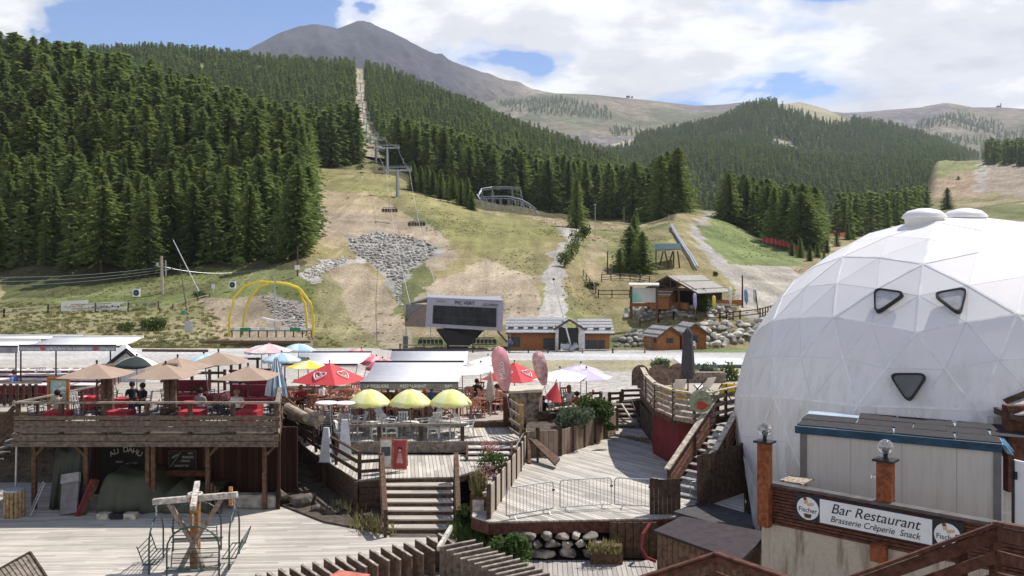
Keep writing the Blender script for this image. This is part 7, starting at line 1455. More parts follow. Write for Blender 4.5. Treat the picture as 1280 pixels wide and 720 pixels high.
MB().prism([G(800, 42.2, 7.75), G(817, 38, 7.75), G(817, 38, 6.6), G(800, 42.2, 6.6)], (0, .1, 0)).build('earth_bank_wall', mat('dark_earth_bank', (.07, .055, .04), .95, .4, 4, .6), None).__setitem__('kind', 'structure')
MB().prism([(X(772, 44.8), 44.8, 1), (X(818, 44.8), 44.8, 1), (X(818, 44.8), 44.8, 3.2), (X(772, 44.8), 44.8, 3.0)], (0, .6, 0)).build('bank', mat('dark_earth_bank', (.07, .055, .04), .95, .4, 4, .6))['kind'] = 'structure'
for (pa, pb, Y, lb) in ((738, 751, 44.5, 'short dark timber fence panel left of the wire gate'), (762, 776, 44.5, 'dark timber fence panel right of the wire gate'), (778, 802, 45.5, 'dark timber fence panel running to the scalloped boards')):
 r = thing('timber_fence', lb, 'fence', G(pa, Y, 7.2), 0, 'timber fence panels behind the walkway'); slat_rail(r, [G(pa, Y, 7.15), G(pb, Y + .2, 7.15)], .72, [(.12, .13), (.4, .13), (.66, .12)], m=WD, every=1.0, post_w=.13)
r = thing('wire_gate', 'thin grey wire gate between the two dark fence panels', 'gate', G(756, 44.5, 7.2)); b = MB()
for k in range(9): p = G(751 + k * 1.4, 44.5, 7.2); b.tube(p, p + Vector((0, 0, .75)), .01, n=4)
b.build('bars', STEEL, r); b = MB()
for z in (.02, .74): b.tube(G(751, 44.5, 7.2 - z), G(762.5, 44.5, 7.2 - z), .015, n=4)
b.build('crossbar', STEEL, r)
wa.at(G(97, 36.2, hA), R(170), 'white plastic armchair left of the red tub on the terrace', 'chair', None); tag(MB().lathe(G(112, 36.4, hA), [(.26, 0), (.34, .5), (.36, .62), (.33, .64), (.05, .66)], 16).build('plastic_tub', mat('red_plastic', (.55, .02, .02), .4)), 'bright red tub beside the first tree trunk', 'tub')
for px, Y, rz, lb in ((50, 44.0, 20, 'white plastic armchair left of the other among the far restaurant tables'), (64, 43.0, -30, 'white plastic armchair beside the lettered awning pole')): wa.at(G(px, Y, hA), R(rz), lb, 'chair', None)
# ---------------- people ----------------
SKIN = mat('skin', (.45, .27, .19), .6, .08, 6)
def person(label, loc, rz, shirt, trousers, hair, seated=False, arm='down', h=1.7, longhair=False):
 s = h / 1.7; r = thing('person', label, 'person', loc, R(rz)); 
 if seated: J = dict(pel=(0, .05, .5), che=(0, .1, .86), nec=(0, .09, 1.02), hed=(0, .06, 1.17), kL=(-.13, -.42, .5), kR=(.13, -.42, .5), fL=(-.14, -.44, .06), fR=(.14, -.40, .06)); dz = 0
 else: J = dict(pel=(0, 0, .92), che=(0, .01, 1.28), nec=(0, 0, 1.45), hed=(0, -.01, 1.6), kL=(-.1, -.02, .5), kR=(.11, .03, .5), fL=(-.11, .02, .06), fR=(.12, .08, .06))
 cz = J['che'][2]; cy = J['che'][1]; vs = [J['pel'], J['che'], J['nec'], J['hed'], (-.19, cy, cz + .1), (.19, cy, cz + .1)]
 el = [(-.26, cy - .08, cz - .17), (.26, cy - .08, cz - .17)]; ha = [(-.16, cy - .32, cz - .2), (.16, cy - .32, cz - .2)] if (seated or arm == 'front') else [(-.26, cy - .05, cz - .42), (.27, cy - .08, cz - .42)]
 vs += el + ha + [(-.1, J['pel'][1], J['pel'][2] - .03), (.1, J['pel'][1], J['pel'][2] - .03), J['kL'], J['kR'], J['fL'], J['fR']]
 fl, fr = J['fL'], J['fR']; vs += [(fl[0], fl[1] - .17, fl[2] - .02), (fr[0], fr[1] - .17, fr[2] - .02)]
 ed = [(0, 1), (1, 2), (2, 3), (1, 4), (1, 5), (4, 6), (5, 7), (6, 8), (7, 9), (0, 10), (0, 11), (10, 12), (11, 13), (12, 14), (13, 15), (14, 16), (15, 17)]
 rad = [.15, .155, .055, .105, .075, .075, .048, .048, .036, .036, .105, .105, .065, .065, .045, .045, .035, .035]
 me = bpy.data.meshes.new('body'); me.from_pydata([tuple(c * s for c in v) for v in vs], ed, []); o = bpy.data.objects.new('body', me); scene.collection.objects.link(o)
 sk = o.modifiers.new('skin', 'SKIN'); 
 for i, q in enumerate(rad): me.skin_vertices[0].data[i].radius = (q * s, q * s * (.8 if i in (0, 1) else 1)); 
 me.skin_vertices[0].data[0].use_root = True; ss = o.modifiers.new('sub', 'SUBSURF'); ss.levels = 1; ss.render_levels = 1
 bpy.context.view_layer.update(); dg = bpy.context.evaluated_depsgraph_get(); m2 = bpy.data.meshes.new_from_object(o.evaluated_get(dg)); bpy.data.objects.remove(o)
 for m in (shirt, trousers, SKIN, BLK): m2.materials.append(m)
 mi = []
 for p in m2.polygons:
  c = p.center / s; z = c.z
  if z > J['nec'][2] + .01: k_ = 2
  elif abs(c.x) > .2 and (z < cz - .1): k_ = 2
  elif (seated and c.y < -.25 and c.z > cz - .3 and abs(c.x) < .3 and c.z > .6): k_ = 2
  elif z < .1: k_ = 3
  elif z < J['pel'][2] + .06 or (seated and z < .6): k_ = 1
  else: k_ = 0
  mi.append(k_)
 m2.polygons.foreach_set('material_index', mi); m2.polygons.foreach_set('use_smooth', [True] * len(mi)); o = bpy.data.objects.new('body', m2); scene.collection.objects.link(o); o.parent = r
 hd = Vector(J['hed']) * s; b = MB(); b.ball(hd + Vector((0, .025, .03)) * s, .118 * s, 12, 8, 1.05)
 if longhair: b.lathe(hd + Vector((0, .06, -.3)) * s, [(.05, 0), (.1, .1), (.11, .3)], 10)
 else: pass
 b.build('hair', hair, r, smooth=True, world=False); b = MB(); b.ball(hd + Vector((0, -.105, -.01)) * s, .018 * s, 6, 4); b.build('nose', SKIN, r, world=False); b = MB()
 for sx_ in (-.038, .038): b.ball(hd + Vector((sx_, -.098, .025)) * s, .01, 6, 4)
 b.build('eye', BLK, r, world=False); return r
HB = mat('brown_hair', (.05, .03, .02), .7); HF = mat('fair_hair', (.28, .18, .09), .7); HK = mat('black_hair', (.015, .012, .01), .7)
def clo(n, c): return mat(n, c, .85, .1, 5)
person('person in a black top seated at a table right of the grey awning', G(597, 44.3, hE), 30, clo('black_shirt', (.02, .02, .025)), clo('navy_trousers', (.04, .05, .09)), HK, True)
person('person in a pale pink top seated left of the pink banner flag', G(621, 42.6, hE), 190, clo('peach_shirt', (.6, .36, .28)), clo('dark_trousers', (.05, .05, .06)), HB, True)
person('person in an orange top seated with dark hair near the red square parasol', G(628, 43.9, hE), 20, clo('orange_shirt', (.6, .25, .12)), clo('grey_trousers', (.2, .2, .2)), HK, True)
person('person with long fair hair and white top standing on the bar terrace', G(711, 42.0, 7.45), 200, clo('white_shirt', (.7, .68, .66)), clo('beige_trousers', (.4, .3, .2)), HF, False, 'front', 1.68, True)
person('person in dark clothes seated behind the bar counter', G(680, 41.4, 7.45), 160, clo('black_shirt', (.02, .02, .025)), clo('navy_trousers', (.04, .05, .09)), HB, True)
person('person in a rust top seated at the right of the bar terrace', G(723, 42.8, 7.45), 120, clo('rust_shirt', (.4, .16, .08)), clo('dark_trousers', (.05, .05, .06)), HB, True)
person('person in a brown top seated in the shade under the lettered grey awning', G(485, 41.8, hE), 10, clo('brown_shirt', (.25, .13, .08)), clo('dark_trousers', (.05, .05, .06)), HK, True)
person('person in black seated at the red table behind the black and white parasol', G(166, 35.9, hA), 40, clo('black_shirt', (.02, .02, .025)), clo('dark_trousers', (.05, .05, .06)), HK, True)
person('person in black with brown hair seated right of the other at the same red table', G(176, 35.5, hA), -30, clo('black_shirt', (.02, .02, .025)), clo('navy_trousers', (.04, .05, .09)), HB, True)
person('person seated by the orange-framed poster, only dark hair and pale top showing', G(72, 33.7, hA), 200, clo('cream_shirt', (.5, .4, .3)), clo('dark_trousers', (.05, .05, .06)), HK, True)
for k, (px, Y, h, rz, c, lb) in enumerate([(505, 42.4, hE, 150, 'white_shirt', 'person in white seated in the middle of the shade under the lettered awning'), (541, 41.7, hE, 40, 'blue_top', 'person in blue seated at the right under the lettered awning'), (376, 42.2, hE, 200, 'red_top', 'person in red seated in the crowd left of the awning'), (404, 43.2, hE, 60, 'white_shirt', 'person in white seated in the crowd under the red parasol'), (252, 34.2, hA, 160, 'grey_top', 'person in grey seated at the third front red table'), (296, 33.6, hA, 20, 'white_shirt', 'person in white seated left of the right front red table'), (20, 40.0, hA, 90, 'blue_top', 'person in blue seated at the first row behind the picket fence')]):
 person(lb, G(px, Y, h), rz, clo(c, {'white_shirt': (.7, .68, .66), 'blue_top': (.1, .18, .4), 'red_top': (.5, .05, .05), 'grey_top': (.25, .25, .26)}[c]), clo('dark_trousers', (.05, .05, .06)), [HB, HK, HF][k % 3], True)
# ---------------- hillside ----------------
def HP(px, py, y0=104): Y = near.atpx(px, py, y0); return Vector((X(px, Y), Y, near.z(px, Y)))
CAB = wood('larch_cladding', (.34, .145, .06), .25); CABD = wood('dark_cladding', (.13, .07, .045)); SLATE = mat('pale_slate', (.38, .39, .40), .7, .3, 9, .4); STG = mat('station_grey', (.30, .30, .35), .45, .05, 2, spec=.4)
Y0 = 110.0; r = thing('lift_station', 'grey boxy chairlift station lettered PIC VERT with a long dark window', 'lift station', P(580, 440, Y0)); A_, B_, C2, D_ = P(534, 373, Y0), P(629.5, 377.5, Y0 - 1), P(628, 414, Y0 - 1), P(531.5, 408.5, Y0); bk = Vector((-.5, 6, .3))
MB().prism([A_, B_, C2, D_], bk).build('housing', STG, r); wq = [P(541.5, 381.5, Y0 - .12), P(620.5, 385.3, Y0 - 1.1), P(620, 409, Y0 - 1.1), P(540.5, 404.5, Y0 - .12)]; MB().prism(wq, (0, .05, 0)).build('window', mat('station_glass', (.015, .018, .022), .3, .5, .8, spec=.25), r); b = MB()
for k in range(1, 9): b.beam(wq[0].lerp(wq[1], k / 9) + Vector((0, -.03, 0)), wq[3].lerp(wq[2], k / 9) + Vector((0, -.03, 0)), .06, .04)
b.beam(wq[0].lerp(wq[3], .62) + Vector((0, -.03, 0)), wq[1].lerp(wq[2], .62) + Vector((0, -.03, 0)), .04, .06); b.build('mullion', DKM, r)
xd = (B_ - A_).normalized(); text('lettering', 'PIC VERT', .62, P(581, 379, Y0 - .6), xd, (0, 0, 1), INK, r, ext=.01); text('lettering', 'LES ORRES', .42, P(613, 381.3, Y0 - 1.0), xd, (0, 0, 1), INK, r, ext=.01); text('lettering', 'télésiège', .3, P(551, 376.6, Y0 - .3), xd, (0, 0, 1), mat('grey_paint', (.2, .2, .24), .6), r, ext=.01)
b = MB(); side = [P(507, 380, Y0 + 3), P(534, 381, Y0 + .05), P(533, 409, Y0 + .05), P(506, 408, Y0 + 3)]; b.prism(side, (.0, .8, 0)); b.build('side_wing', mat('station_brown', (.2, .15, .12), .5, .1, 2), r); b = MB(); b.prism([side[0] + Vector((.05, -.06, -.1)), side[0].lerp(side[1], .85) + Vector((0, -.06, -.1)), side[0].lerp(side[1], .35) + (side[3] - side[0]) * .35 + Vector((0, -.08, 0)), side[3] + Vector((.05, -.06, .5))], (0, .03, 0)); b.build('dark_glass', GLASSD, r)
MB().prism([D_ + Vector((1.5, .3, -.05)), C2 + Vector((-3, .3, -.0)), C2 + Vector((-5, 2.5, -.6)), D_ + Vector((3, 2.5, -.6))], (0, 3, 0)).build('underside', DKM, r); b = MB(); b.prism([P(545, 412, Y0 + 2), P(604, 414, Y0 + 2), P(582, 438, Y0 + 2), P(564, 438, Y0 + 2)], (0, 2.2, 0)); b.build('column', DKM, r)
MB().prism([P(512, 380, Y0 + 2.9), P(535, 373, Y0), P(629, 377, Y0 - 1), P(629, 377, Y0 - 1) + bk, P(520, 377, Y0 + 6)], (0, 0, .15)).build('roof', STG, r)
def lift_chair():
 r = proto('chairlift_chair'); b = MB()
 b.path([(-1.5, 0, .45), (-1.5, -.1, .85), (-1.3, 0, 1.25), (1.3, 0, 1.25), (1.5, -.1, .85), (1.5, 0, .45)], .06, 5); b.path([(-1.4, -.45, .5), (-1.4, -.5, .95), (1.4, -.5, .95), (1.4, -.45, .5)], .035, 5); b.build('safety_frame', DKM, r, world=False); b = MB(); b.box((0, -.1, .42), (2.9, .5, .1)); b.build('seat', DKM, r, world=False); b = MB()
 for k in range(6): b.box((-1.22 + .49 * k, .16, .8), (.42, .06, .55))
 b.build('backrest', DKM, r, world=False); b = MB(); b.path([(0, .1, 1.25), (0, .3, 2.0), (0, 0, 2.9)], .05, 5); b.box((0, 0, 2.95), (.3, .6, .2)); b.build('hanger', STEEL, r, world=False); return r
lc = Stamp(lift_chair())
for px, Y, lb in ((538, 110.5, 'parked chairlift chair under the left of the station'), (605, 109.5, 'parked chairlift chair under the right of the station')): lc.at(P(px, 435, Y), R(0), lb, 'lift chair', None, 1.0)
tw_px = [(497, 246, 213, 34, 0), (484, 217, 185, 30, 0), (470, 204, 175, 24, 0), (463, 190, 168, 20, 1), (458, 172, 155, 16, 1), (455, 156, 142, 13, 1), (453, 142, 129, 11, 1), (451.5, 128, 117, 9, 1), (450.5, 114, 104, 8, 1), (450, 101, 92.5, 7, 1), (449.5, 88, 80.5, 6, 1)]
words = ['nearest', 'second', 'third', 'fourth', 'fifth', 'sixth', 'seventh', 'eighth', 'ninth', 'tenth', 'topmost']; rp = []
for i, (px, pyb, pyt, wpx, far) in enumerate(tw_px):
 sh_ = hillB if far else near; Y = hillB.atpx(px, pyb, 405) if far else near.atpx(px, pyb, 150)
 if far: Y = max(Y, 410 + i * 30)
 base = P(px, pyb, Y); base.z = sh_.z(px, Y); top = P(px, pyt, Y); k = Y / F; hw = wpx * k / 2; r = thing('chairlift_tower', f'grey chairlift tower with crossarm platforms, {words[i]} of the line climbing the cut' if i < 10 else 'tiny chairlift tower at the very top of the forest cut', 'lift tower', base, 0, 'towers of the chairlift line'); s = max(.6, min(1.0, hw / 4.2))
 MB().tube(base - Vector((0, 0, .5)), top, .62 * s, .42 * s, 10).build('mast', STEEL, r); b = MB(); b.box(top, (2 * hw, .5 * s, .5 * s)); b.build('crossarm', STEEL, r); b = MB()
 for sx_ in (-1, 1):
  c = top + Vector((sx_ * hw * .86, 0, .2 * s)); b.box(c + Vector((0, 0, -.3 * s)), (1.3 * s, 3.6 * s, .12)); 
  for yy in (-1.7, 0, 1.7):
   for xx in (-.6, .6): b.tube(c + Vector((xx * s, yy * s, -.3 * s)), c + Vector((xx * s, yy * s, .9 * s)), .05, n=4)
  for zz in (.3, .9):
   for xx in (-.6, .6): b.beam(c + Vector((xx * s, -1.7 * s, zz * s)), c + Vector((xx * s, 1.7 * s, zz * s)), .05, .05)
   for yy in (-1.7, 1.7): b.beam(c + Vector((-.6 * s, yy * s, zz * s)), c + Vector((.6 * s, yy * s, zz * s)), .05, .05)
 b.build('platform', STEEL, r); b = MB(); 
 for zz in (.9, 1.3): b.beam(top + Vector((-hw * .8, 0, zz * s)), top + Vector((hw * .8, 0, zz * s)), .1, .1)
 for q in range(7): t_ = -1 + q / 3; b.beam(top + Vector((hw * .8 * t_, 0, .2)), top + Vector((hw * .8 * t_, 0, 1.3 * s)), .07, .07)
 b.build('gantry', STEEL, r); rp.append((top + Vector((-hw * .86, 0, .5)), top + Vector((hw * .86, 0, .5))))
rp.insert(0, (P(513, 381, 112), P(551, 376, 112))); r = thing('haul_rope', 'pair of chairlift ropes strung from the station up the line of towers', 'cable', rp[0][0])
for s in (0, 1):
 pts = []
 for a_, c_ in zip(rp[:-1], rp[1:]):
  for k in range(10): t_ = k / 10; p = a_[s].lerp(c_[s], t_); sag = (c_[s] - a_[s]).length * .018; p.z -= 4 * sag * t_ * (1 - t_); pts.append(p)
 MB().path(pts, .04, 5).build('rope', mat('rope_grey', (.45, .45, .45), .5), r)
def rope_at(s, px_, span=0): a_, c_ = rp[span][s], rp[span + 1][s]; return a_, c_
for s, t_, lb in ((0, .70, 'empty chair hanging from the left rope above the scree'), (1, .58, 'empty chair hanging from the right rope above the scree')):
 a_, c_ = rp[0][s], rp[1][s]; p = a_.lerp(c_, t_); p.z -= 4 * (c_ - a_).length * .018 * t_ * (1 - t_) + 2.9 * 1.3; lc.at(p, 0, lb, 'lift chair', None, 1.3)
for i, (t_, sp) in enumerate([(.3, 1), (.7, 2), (.5, 3), (.4, 4), (.6, 5), (.5, 6), (.5, 7)]):
 for s in (0, 1): a_, c_ = rp[sp][s], rp[sp + 1][s]; p = a_.lerp(c_, min(.95, t_ + .15 * s)); p.z -= 3.4; lc.at(p, 0, 'tiny chairlift chair hanging between the upper towers', 'lift chair', 'distant chairs on the upper chairlift')
def gable_cabin(name, label, loc, rz, w_, d_, hw_, rise, cl, roofm, over=.5, door=None, wins=(), open_front=False, cat='cabin', group=None, doorm=None):
 """ridge along local y, gable facing -y"""
 r = thing(name, label, cat, loc, rz, group); x = w_ / 2; y = d_ / 2
 if not open_front: MB().add([(-x, -y, 0), (x, -y, 0), (x, -y, hw_), (0, -y, hw_ + rise), (-x, -y, hw_), (-x, y, 0), (x, y, 0), (x, y, hw_), (0, y, hw_ + rise), (-x, y, hw_)], [(0, 1, 2, 3, 4), (9, 8, 7, 6, 5), (0, 5, 6, 1), (1, 6, 7, 2), (5, 0, 4, 9)]).build('wall', cl, r, world=False)
 for s in (-1, 1):
  sl = rise / x; e = Vector((s * (x + over), 0, hw_ - over * sl)); t_ = Vector((0, 0, hw_ + rise)); b = MB(); b.prism([t_ + Vector((0, -y - over, .02)), e + Vector((0, -y - over, .02)), e + Vector((0, y + over, .02)), t_ + Vector((0, y + over, .02))], (0, 0, .12)); ro_ = b.build('roof', roofm, r, world=False)
  b = MB()
  for k in range(2): f_ = .35 + .45 * k; p = t_.lerp(e, f_); b.beam(p + Vector((0, -y - over, .2)), p + Vector((0, y + over, .2)), .1, .12)
  b.build('snow_guard', STEEL, ro_, world=False); b = MB(); b.beam(t_ + Vector((0, -y - over - .02, 0)), e + Vector((0, -y - over - .02, 0)), .06, .26); b.build('bargeboard', WM, r, world=False)
 for (side, u, v, ww, hh) in wins:
  c, sz = ((u, -y - .02, v), (ww, .08, hh)) if side == 'f' else ((-x - .02, u, v), (.08, ww, hh)) if side == 'l' else ((x + .02, u, v), (.08, ww, hh)); fr = MB().box(c, sz).build('window', DKM if not doorm else doorm, r, world=False); b = MB()
  for dz in (-1, 1): b.box((c[0] + (0 if side == 'f' else (-.02 if side == 'l' else .02)), c[1] + (-.02 if side == 'f' else 0), c[2] + dz * hh / 2), ((ww + .1, .08, .07) if side == 'f' else (.08, ww + .1, .07)))
  b.build('frame', WM, fr, world=False)
 if door: side, u, ww, hh = door; c, sz = ((u, -y - .02, hh / 2), (ww, .08, hh)) if side == 'f' else ((-x - .02, u, hh / 2), (.08, ww, hh)); MB().box(c, sz).build('door', doorm or WG, r, world=False)
 return r
gz = lambda px, Y: near.z(px, Y)
def at_(px, Y): return Vector((X(px, Y), Y, gz(px, Y)))
gable_cabin('wooden_hut', 'left small varnished wooden hut with a pale gable roof and black window', P(827, 437, 112), R(28), 3.4, 3.0, 1.9, 1.0, CAB, mat('felt_roof', (.33, .32, .30), .8, .2, 5), .35, ('l', .2, .8, 1.6), [('f', .1, 1.25, 1.0, .55), ('l', -.9, 1.3, .5, .5)], doorm=None)
gable_cabin('wooden_hut', 'right varnished wooden hut touching the first one, white chairs before its door', P(861, 437, 114), R(12), 3.3, 3.4, 2.2, 1.2, wood('red_larch', (.30, .115, .05)), mat('felt_roof', (.33, .32, .30), .8, .2, 5), .35, None, [('f', -.2, 1.5, 1.3, .8)])
wcs = [(857, 436, 'left white plastic chair in front of the right wooden hut'), (862, 436.5, 'middle white plastic chair in front of the right wooden hut'), (867, 436, 'right white plastic chair in front of the right wooden hut')]
for px, py, lb in wcs: wa.at(P(px, py, 108.5), R(random.uniform(-40, 40)), lb, 'chair', None)
def long_cabin(name, label, px0, px1, Y, yb, ye, yr, d_, wins, door, cl=CAB):
 z0 = P(0, yb, Y).z; ze = P(0, ye, Y - .6).z; zr = P(0, yr, Y + d_ / 2).z; xa_, xb_ = X(px0, Y), X(px1, Y); r = thing(name, label, 'cabin', ((xa_ + xb_) / 2, Y, z0))
 MB().box(((xa_ + xb_) / 2, Y + d_ / 2, (z0 + ze) / 2), (xb_ - xa_, d_, ze - z0)).build('wall', cl, r); o = .55; fe0, fe1 = Vector((xa_ - o, Y - .6, ze)), Vector((xb_ + o, Y - .6, ze)); r0, r1 = Vector((xa_ - o, Y + d_ / 2, zr)), Vector((xb_ + o, Y + d_ / 2, zr)); b0, b1 = Vector((xa_ - o, Y + d_ + .6, ze)), Vector((xb_ + o, Y + d_ + .6, ze))
 MB().add([fe0, fe1, r1, r0, fe0 + Vector((0, 0, .15)), fe1 + Vector((0, 0, .15)), r1 + Vector((0, 0, .15)), r0 + Vector((0, 0, .15)), b0, b1], [(0, 1, 2, 3), (4, 7, 6, 5), (0, 4, 5, 1), (7, 6, 9, 8), (0, 3, 8), (1, 9, 2)]).build('roof', SLATE, r); b = MB()
 for k in range(1, 5): p, q = fe0.lerp(r0, k / 5), fe1.lerp(r1, k / 5); b.beam(p + Vector((0, 0, .17)), q + Vector((0, 0, .17)), .05, .05)
 b.build('slate_course', mat('slate_shadow', (.22, .22, .22), .8), r); b = MB(); p, q = fe0.lerp(r0, .22), fe1.lerp(r1, .22); n_ = int((q - p).length / 1.2)
 for k in range(n_): c = p.lerp(q, (k + .5) / n_); b.box(c + Vector((0, 0, .3)), (.7, .08, .22))
 b.build('snow_stop', DKM, r); b = MB(); b.beam(fe0, fe1, .06, .2); b.build('fascia', WM, r)
 for pa, pb, ya, yb_ in wins: MB().prism([P(pa, yb_, Y - .05), P(pb, yb_, Y - .05), P(pb, ya, Y - .05), P(pa, ya, Y - .05)], (0, .06, 0)).build('window', mat('dark_shutter', (.06, .07, .08), .5), r)
 for pa, pb, ya, yb_ in door: MB().prism([P(pa, yb_, Y - .05), P(pb, yb_, Y - .05), P(pb, ya, Y - .05), P(pa, ya, Y - .05)], (0, .06, 0)).build('door', mat('dark_door', (.05, .06, .065), .5), r)
 return r
long_cabin('ticket_cabin', 'long varnished wooden cabin with a grey slate roof beside the lift station', 638, 701, 110, 439, 417, 398, 5.5, [(639, 650, 421, 433)], [(679, 693, 423, 438.5)])
long_cabin('ski_school_cabin', 'shorter wooden cabin with a steep grey slate roof right of the long one', 729, 762, 109.5, 439, 418, 400, 5.5, [(732, 747, 425, 437)], [(748, 756, 425, 438.5)])
gr_ = gable_cabin('entrance_gable', 'narrow gabled porch with white posts between the two cabins', P(711, 439, 107.8), 0, 3.2, 2.2, 2.9, 1.0, CABD, SLATE, .3, open_front=True, cat='porch'); b = MB()
for x in (-1.5, 1.5): b.box((x, -1.05, 1.5), (.7 if x > 0 else .35, .4, 3.0))
b.build('post', mat('pale_plaster', (.55, .55, .56), .8), gr_, world=False); MB().box((0, .6, 1.5), (2.4, .1, 2.6)).build('dark_recess', DKM, gr_, world=False); b = MB(); b.beam((-4, .9, 1.9), (-6.6, .9, .3), .2, .2); 
r = thing('timber_strut_post', 'brown timber brace posts at the left end of the long cabin', 'post', P(633, 439, 109)); b = MB(); b.beam(P(636, 439, 109), P(636, 417, 109), .25, .25, up=(0, 1, 0)); b.beam(P(622, 414, 109), P(634, 428, 109), .22, .22); b.build('brace', WM, r)
person('lift attendant in blue standing by the brace post of the station', P(637, 440.5, 107), 20, clo('blue_shirt', (.08, .14, .35)), clo('navy_trousers', (.04, .05, .09)), HK, h=1.85)
mr = gable_cabin('mountain_chalet', 'dark open-fronted chalet with trussed gable and pale roof above the boulder walls', P(856, 385, 139), R(-40), 8.5, 9, 2.9, 2.1, CABD, mat('shake_roof', (.36, .34, .30), .8, .3, 7), .9, open_front=True, cat='chalet'); b = MB()
for x in (-4, -1.4, 1.4, 4):
 for y in (-4.3, 4.3): b.box((x, y, 1.6), (.26, .26, 3.2))
b.build('post', CABD, mr, world=False); b = MB(); b.beam((-4.4, -4.4, 3.0), (4.4, -4.4, 3.0), .2, .3)
for s in (-1, 1): b.beam((0, -4.4, 5.0), (s * 4.3, -4.4, 3.0), .2, .25); b.beam((0, -4.4, 3.0), (s * 2.1, -4.4, 4.0), .16, .2)
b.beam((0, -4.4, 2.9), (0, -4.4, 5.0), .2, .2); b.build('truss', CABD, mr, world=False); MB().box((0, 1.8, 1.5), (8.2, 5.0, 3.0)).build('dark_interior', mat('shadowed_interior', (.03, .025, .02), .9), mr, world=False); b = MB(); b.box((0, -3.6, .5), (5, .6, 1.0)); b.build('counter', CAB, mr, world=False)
gable_cabin('side_hut', 'small brown shed tucked against the left of the dark chalet', P(829, 386, 137), R(60), 3.4, 3.0, 2.0, .9, CAB, mat('brown_shingle', (.25, .14, .08), .8), .3, cat='shed'); 
r = thing('timber_terrace', 'orange timber terrace with pale rails right of the dark chalet', 'terrace', P(893, 386, 138)); MB().box(P(894, 378, 140), (7.5, 3, .9)).build('deck_box', CAB, r); b = MB()
for py in (379, 384, 389): b.beam(P(878, py, 136.5), P(921, py + 3, 136), .12, .35)
b.build('rail', WL, r)
r = thing('billboard', 'large panorama billboard with a small roof on two timber legs', 'billboard', P(805, 398, 128)); b = MB()
for px in (789, 821): b.beam(P(px, 399, 128), P(px, 358, 128), .35, .35, up=(0, 1, 0))
b.build('leg', WM, r); sc_ = bpy.data.materials.new('panorama_print'); sc_.use_nodes = True; t = sc_.node_tree; bq = t.nodes['Principled BSDF']; tcn = N(t, 'ShaderNodeTexCoord'); mpn = N(t, 'ShaderNodeMapping'); mpn.inputs['Rotation'].default_value = (0, R(35), 0); t.links.new(tcn.outputs['Object'], mpn.inputs[0]); sx2 = N(t, 'ShaderNodeSeparateXYZ'); t.links.new(mpn.outputs[0], sx2.inputs[0])
f_ = MATH(t, 'ADD', MATH(t, 'MULTIPLY', sx2.outputs[0], .12), MATH(t, 'ADD', MATH(t, 'MULTIPLY', NOISE(t, mpn.outputs[0], 1.2, 4), .3), -.05)); rpn = N(t, 'ShaderNodeValToRGB'); e_ = rpn.color_ramp.elements; e_[0].position = .0; e_[0].color = (.06, .3, .2, 1); e_[1].position = .55; e_[1].color = (.35, .33, .33, 1); q_ = e_.new(.2); q_.color = (.25, .5, .42, 1); q_ = e_.new(.3); q_.color = (.5, .52, .52, 1); t.links.new(f_, rpn.inputs[0]); t.links.new(rpn.outputs[0], bq.inputs['Base Color'])
MB().prism([P(790.5, 378, 127.7), P(819.5, 378, 127.7), P(819.5, 360, 127.7), P(790.5, 360, 127.7)], (0, .1, 0)).build('panel', sc_, r); b = MB(); b.beam(P(789, 381, 127.6), P(821, 381, 127.6), .1, .5); b.build('bottom_board', wood('reddish_board', (.25, .09, .06)), r); b = MB(); b.prism([P(786, 357.5, 127), P(824, 357.5, 127), P(824, 355, 128.4), P(786, 355, 128.4)], (0, 0, .18)); b.build('roof', mat('pale_roof', (.6, .58, .55), .7), r)
fl_ = [(870, 397, 366, (.45, .38, .62), 'white and violet'), (894, 395, 369, (.72, .62, .12), 'pale and yellow'), (914, 393, 358, (.75, .72, .7), 'plain white'), (934, 391, 361, (.15, .3, .6), 'blue'), (945, 389, 360, (.6, .6, .62), 'grey and black')]
for px, pb, pt_, c, nm in fl_: feather('feather_flag', f'{nm} narrow feather flag on the boulder terrace', P(px, pb, 131), P(px - 2, pt_, 131), .55, mat('flag_' + nm.replace(' ', '_'), c, .7, .15, 1.5), None, WPAINT)
def pole(name, label, px, pb, pt_, Y, m, rad=.12, cat='pole', cap=None, lean=0, head=False):
 r = thing(name, label, cat, P(px, pb, Y)); MB().tube(P(px, pb + 1, Y), P(px + lean, pt_, Y), rad, rad * .7, 8).build('shaft', m, r)
 if head: MB().box(P(px + lean, pt_, Y) + Vector((0, 0, .05)), (.7, .35, .18)).build('lamp_head', STEEL, r)
 return r
pole('lamp_post', 'tall thin lamp post beside the hedge on the slope', 744, 300, 256, near.atpx(744, 300), STEEL, .1, 'lamp', head=True); pole('lamp_post', 'red-brown lamp pole left of the small conifers', 759.5, 343, 314, near.atpx(759, 343), WR, .16, 'lamp', head=True); pole('lamp_post', 'slim pole by the forest edge above the conifer group', 780, 280, 258, near.atpx(780, 281), STEEL, .1)
pole('wooden_pole', 'dark upright pole beside the gravel track right of the chalet', 928, 384, 344, near.atpx(928, 384), WD, .16); pole('flag_pole', 'pair pole at the top of the metal chute', 836, 290, 268, near.atpx(836, 292), STEEL, .1); pole('bare_post', 'curved dark post among the fence right of the flags', 948, 392, 362, 131, WD, .1, lean=-4)
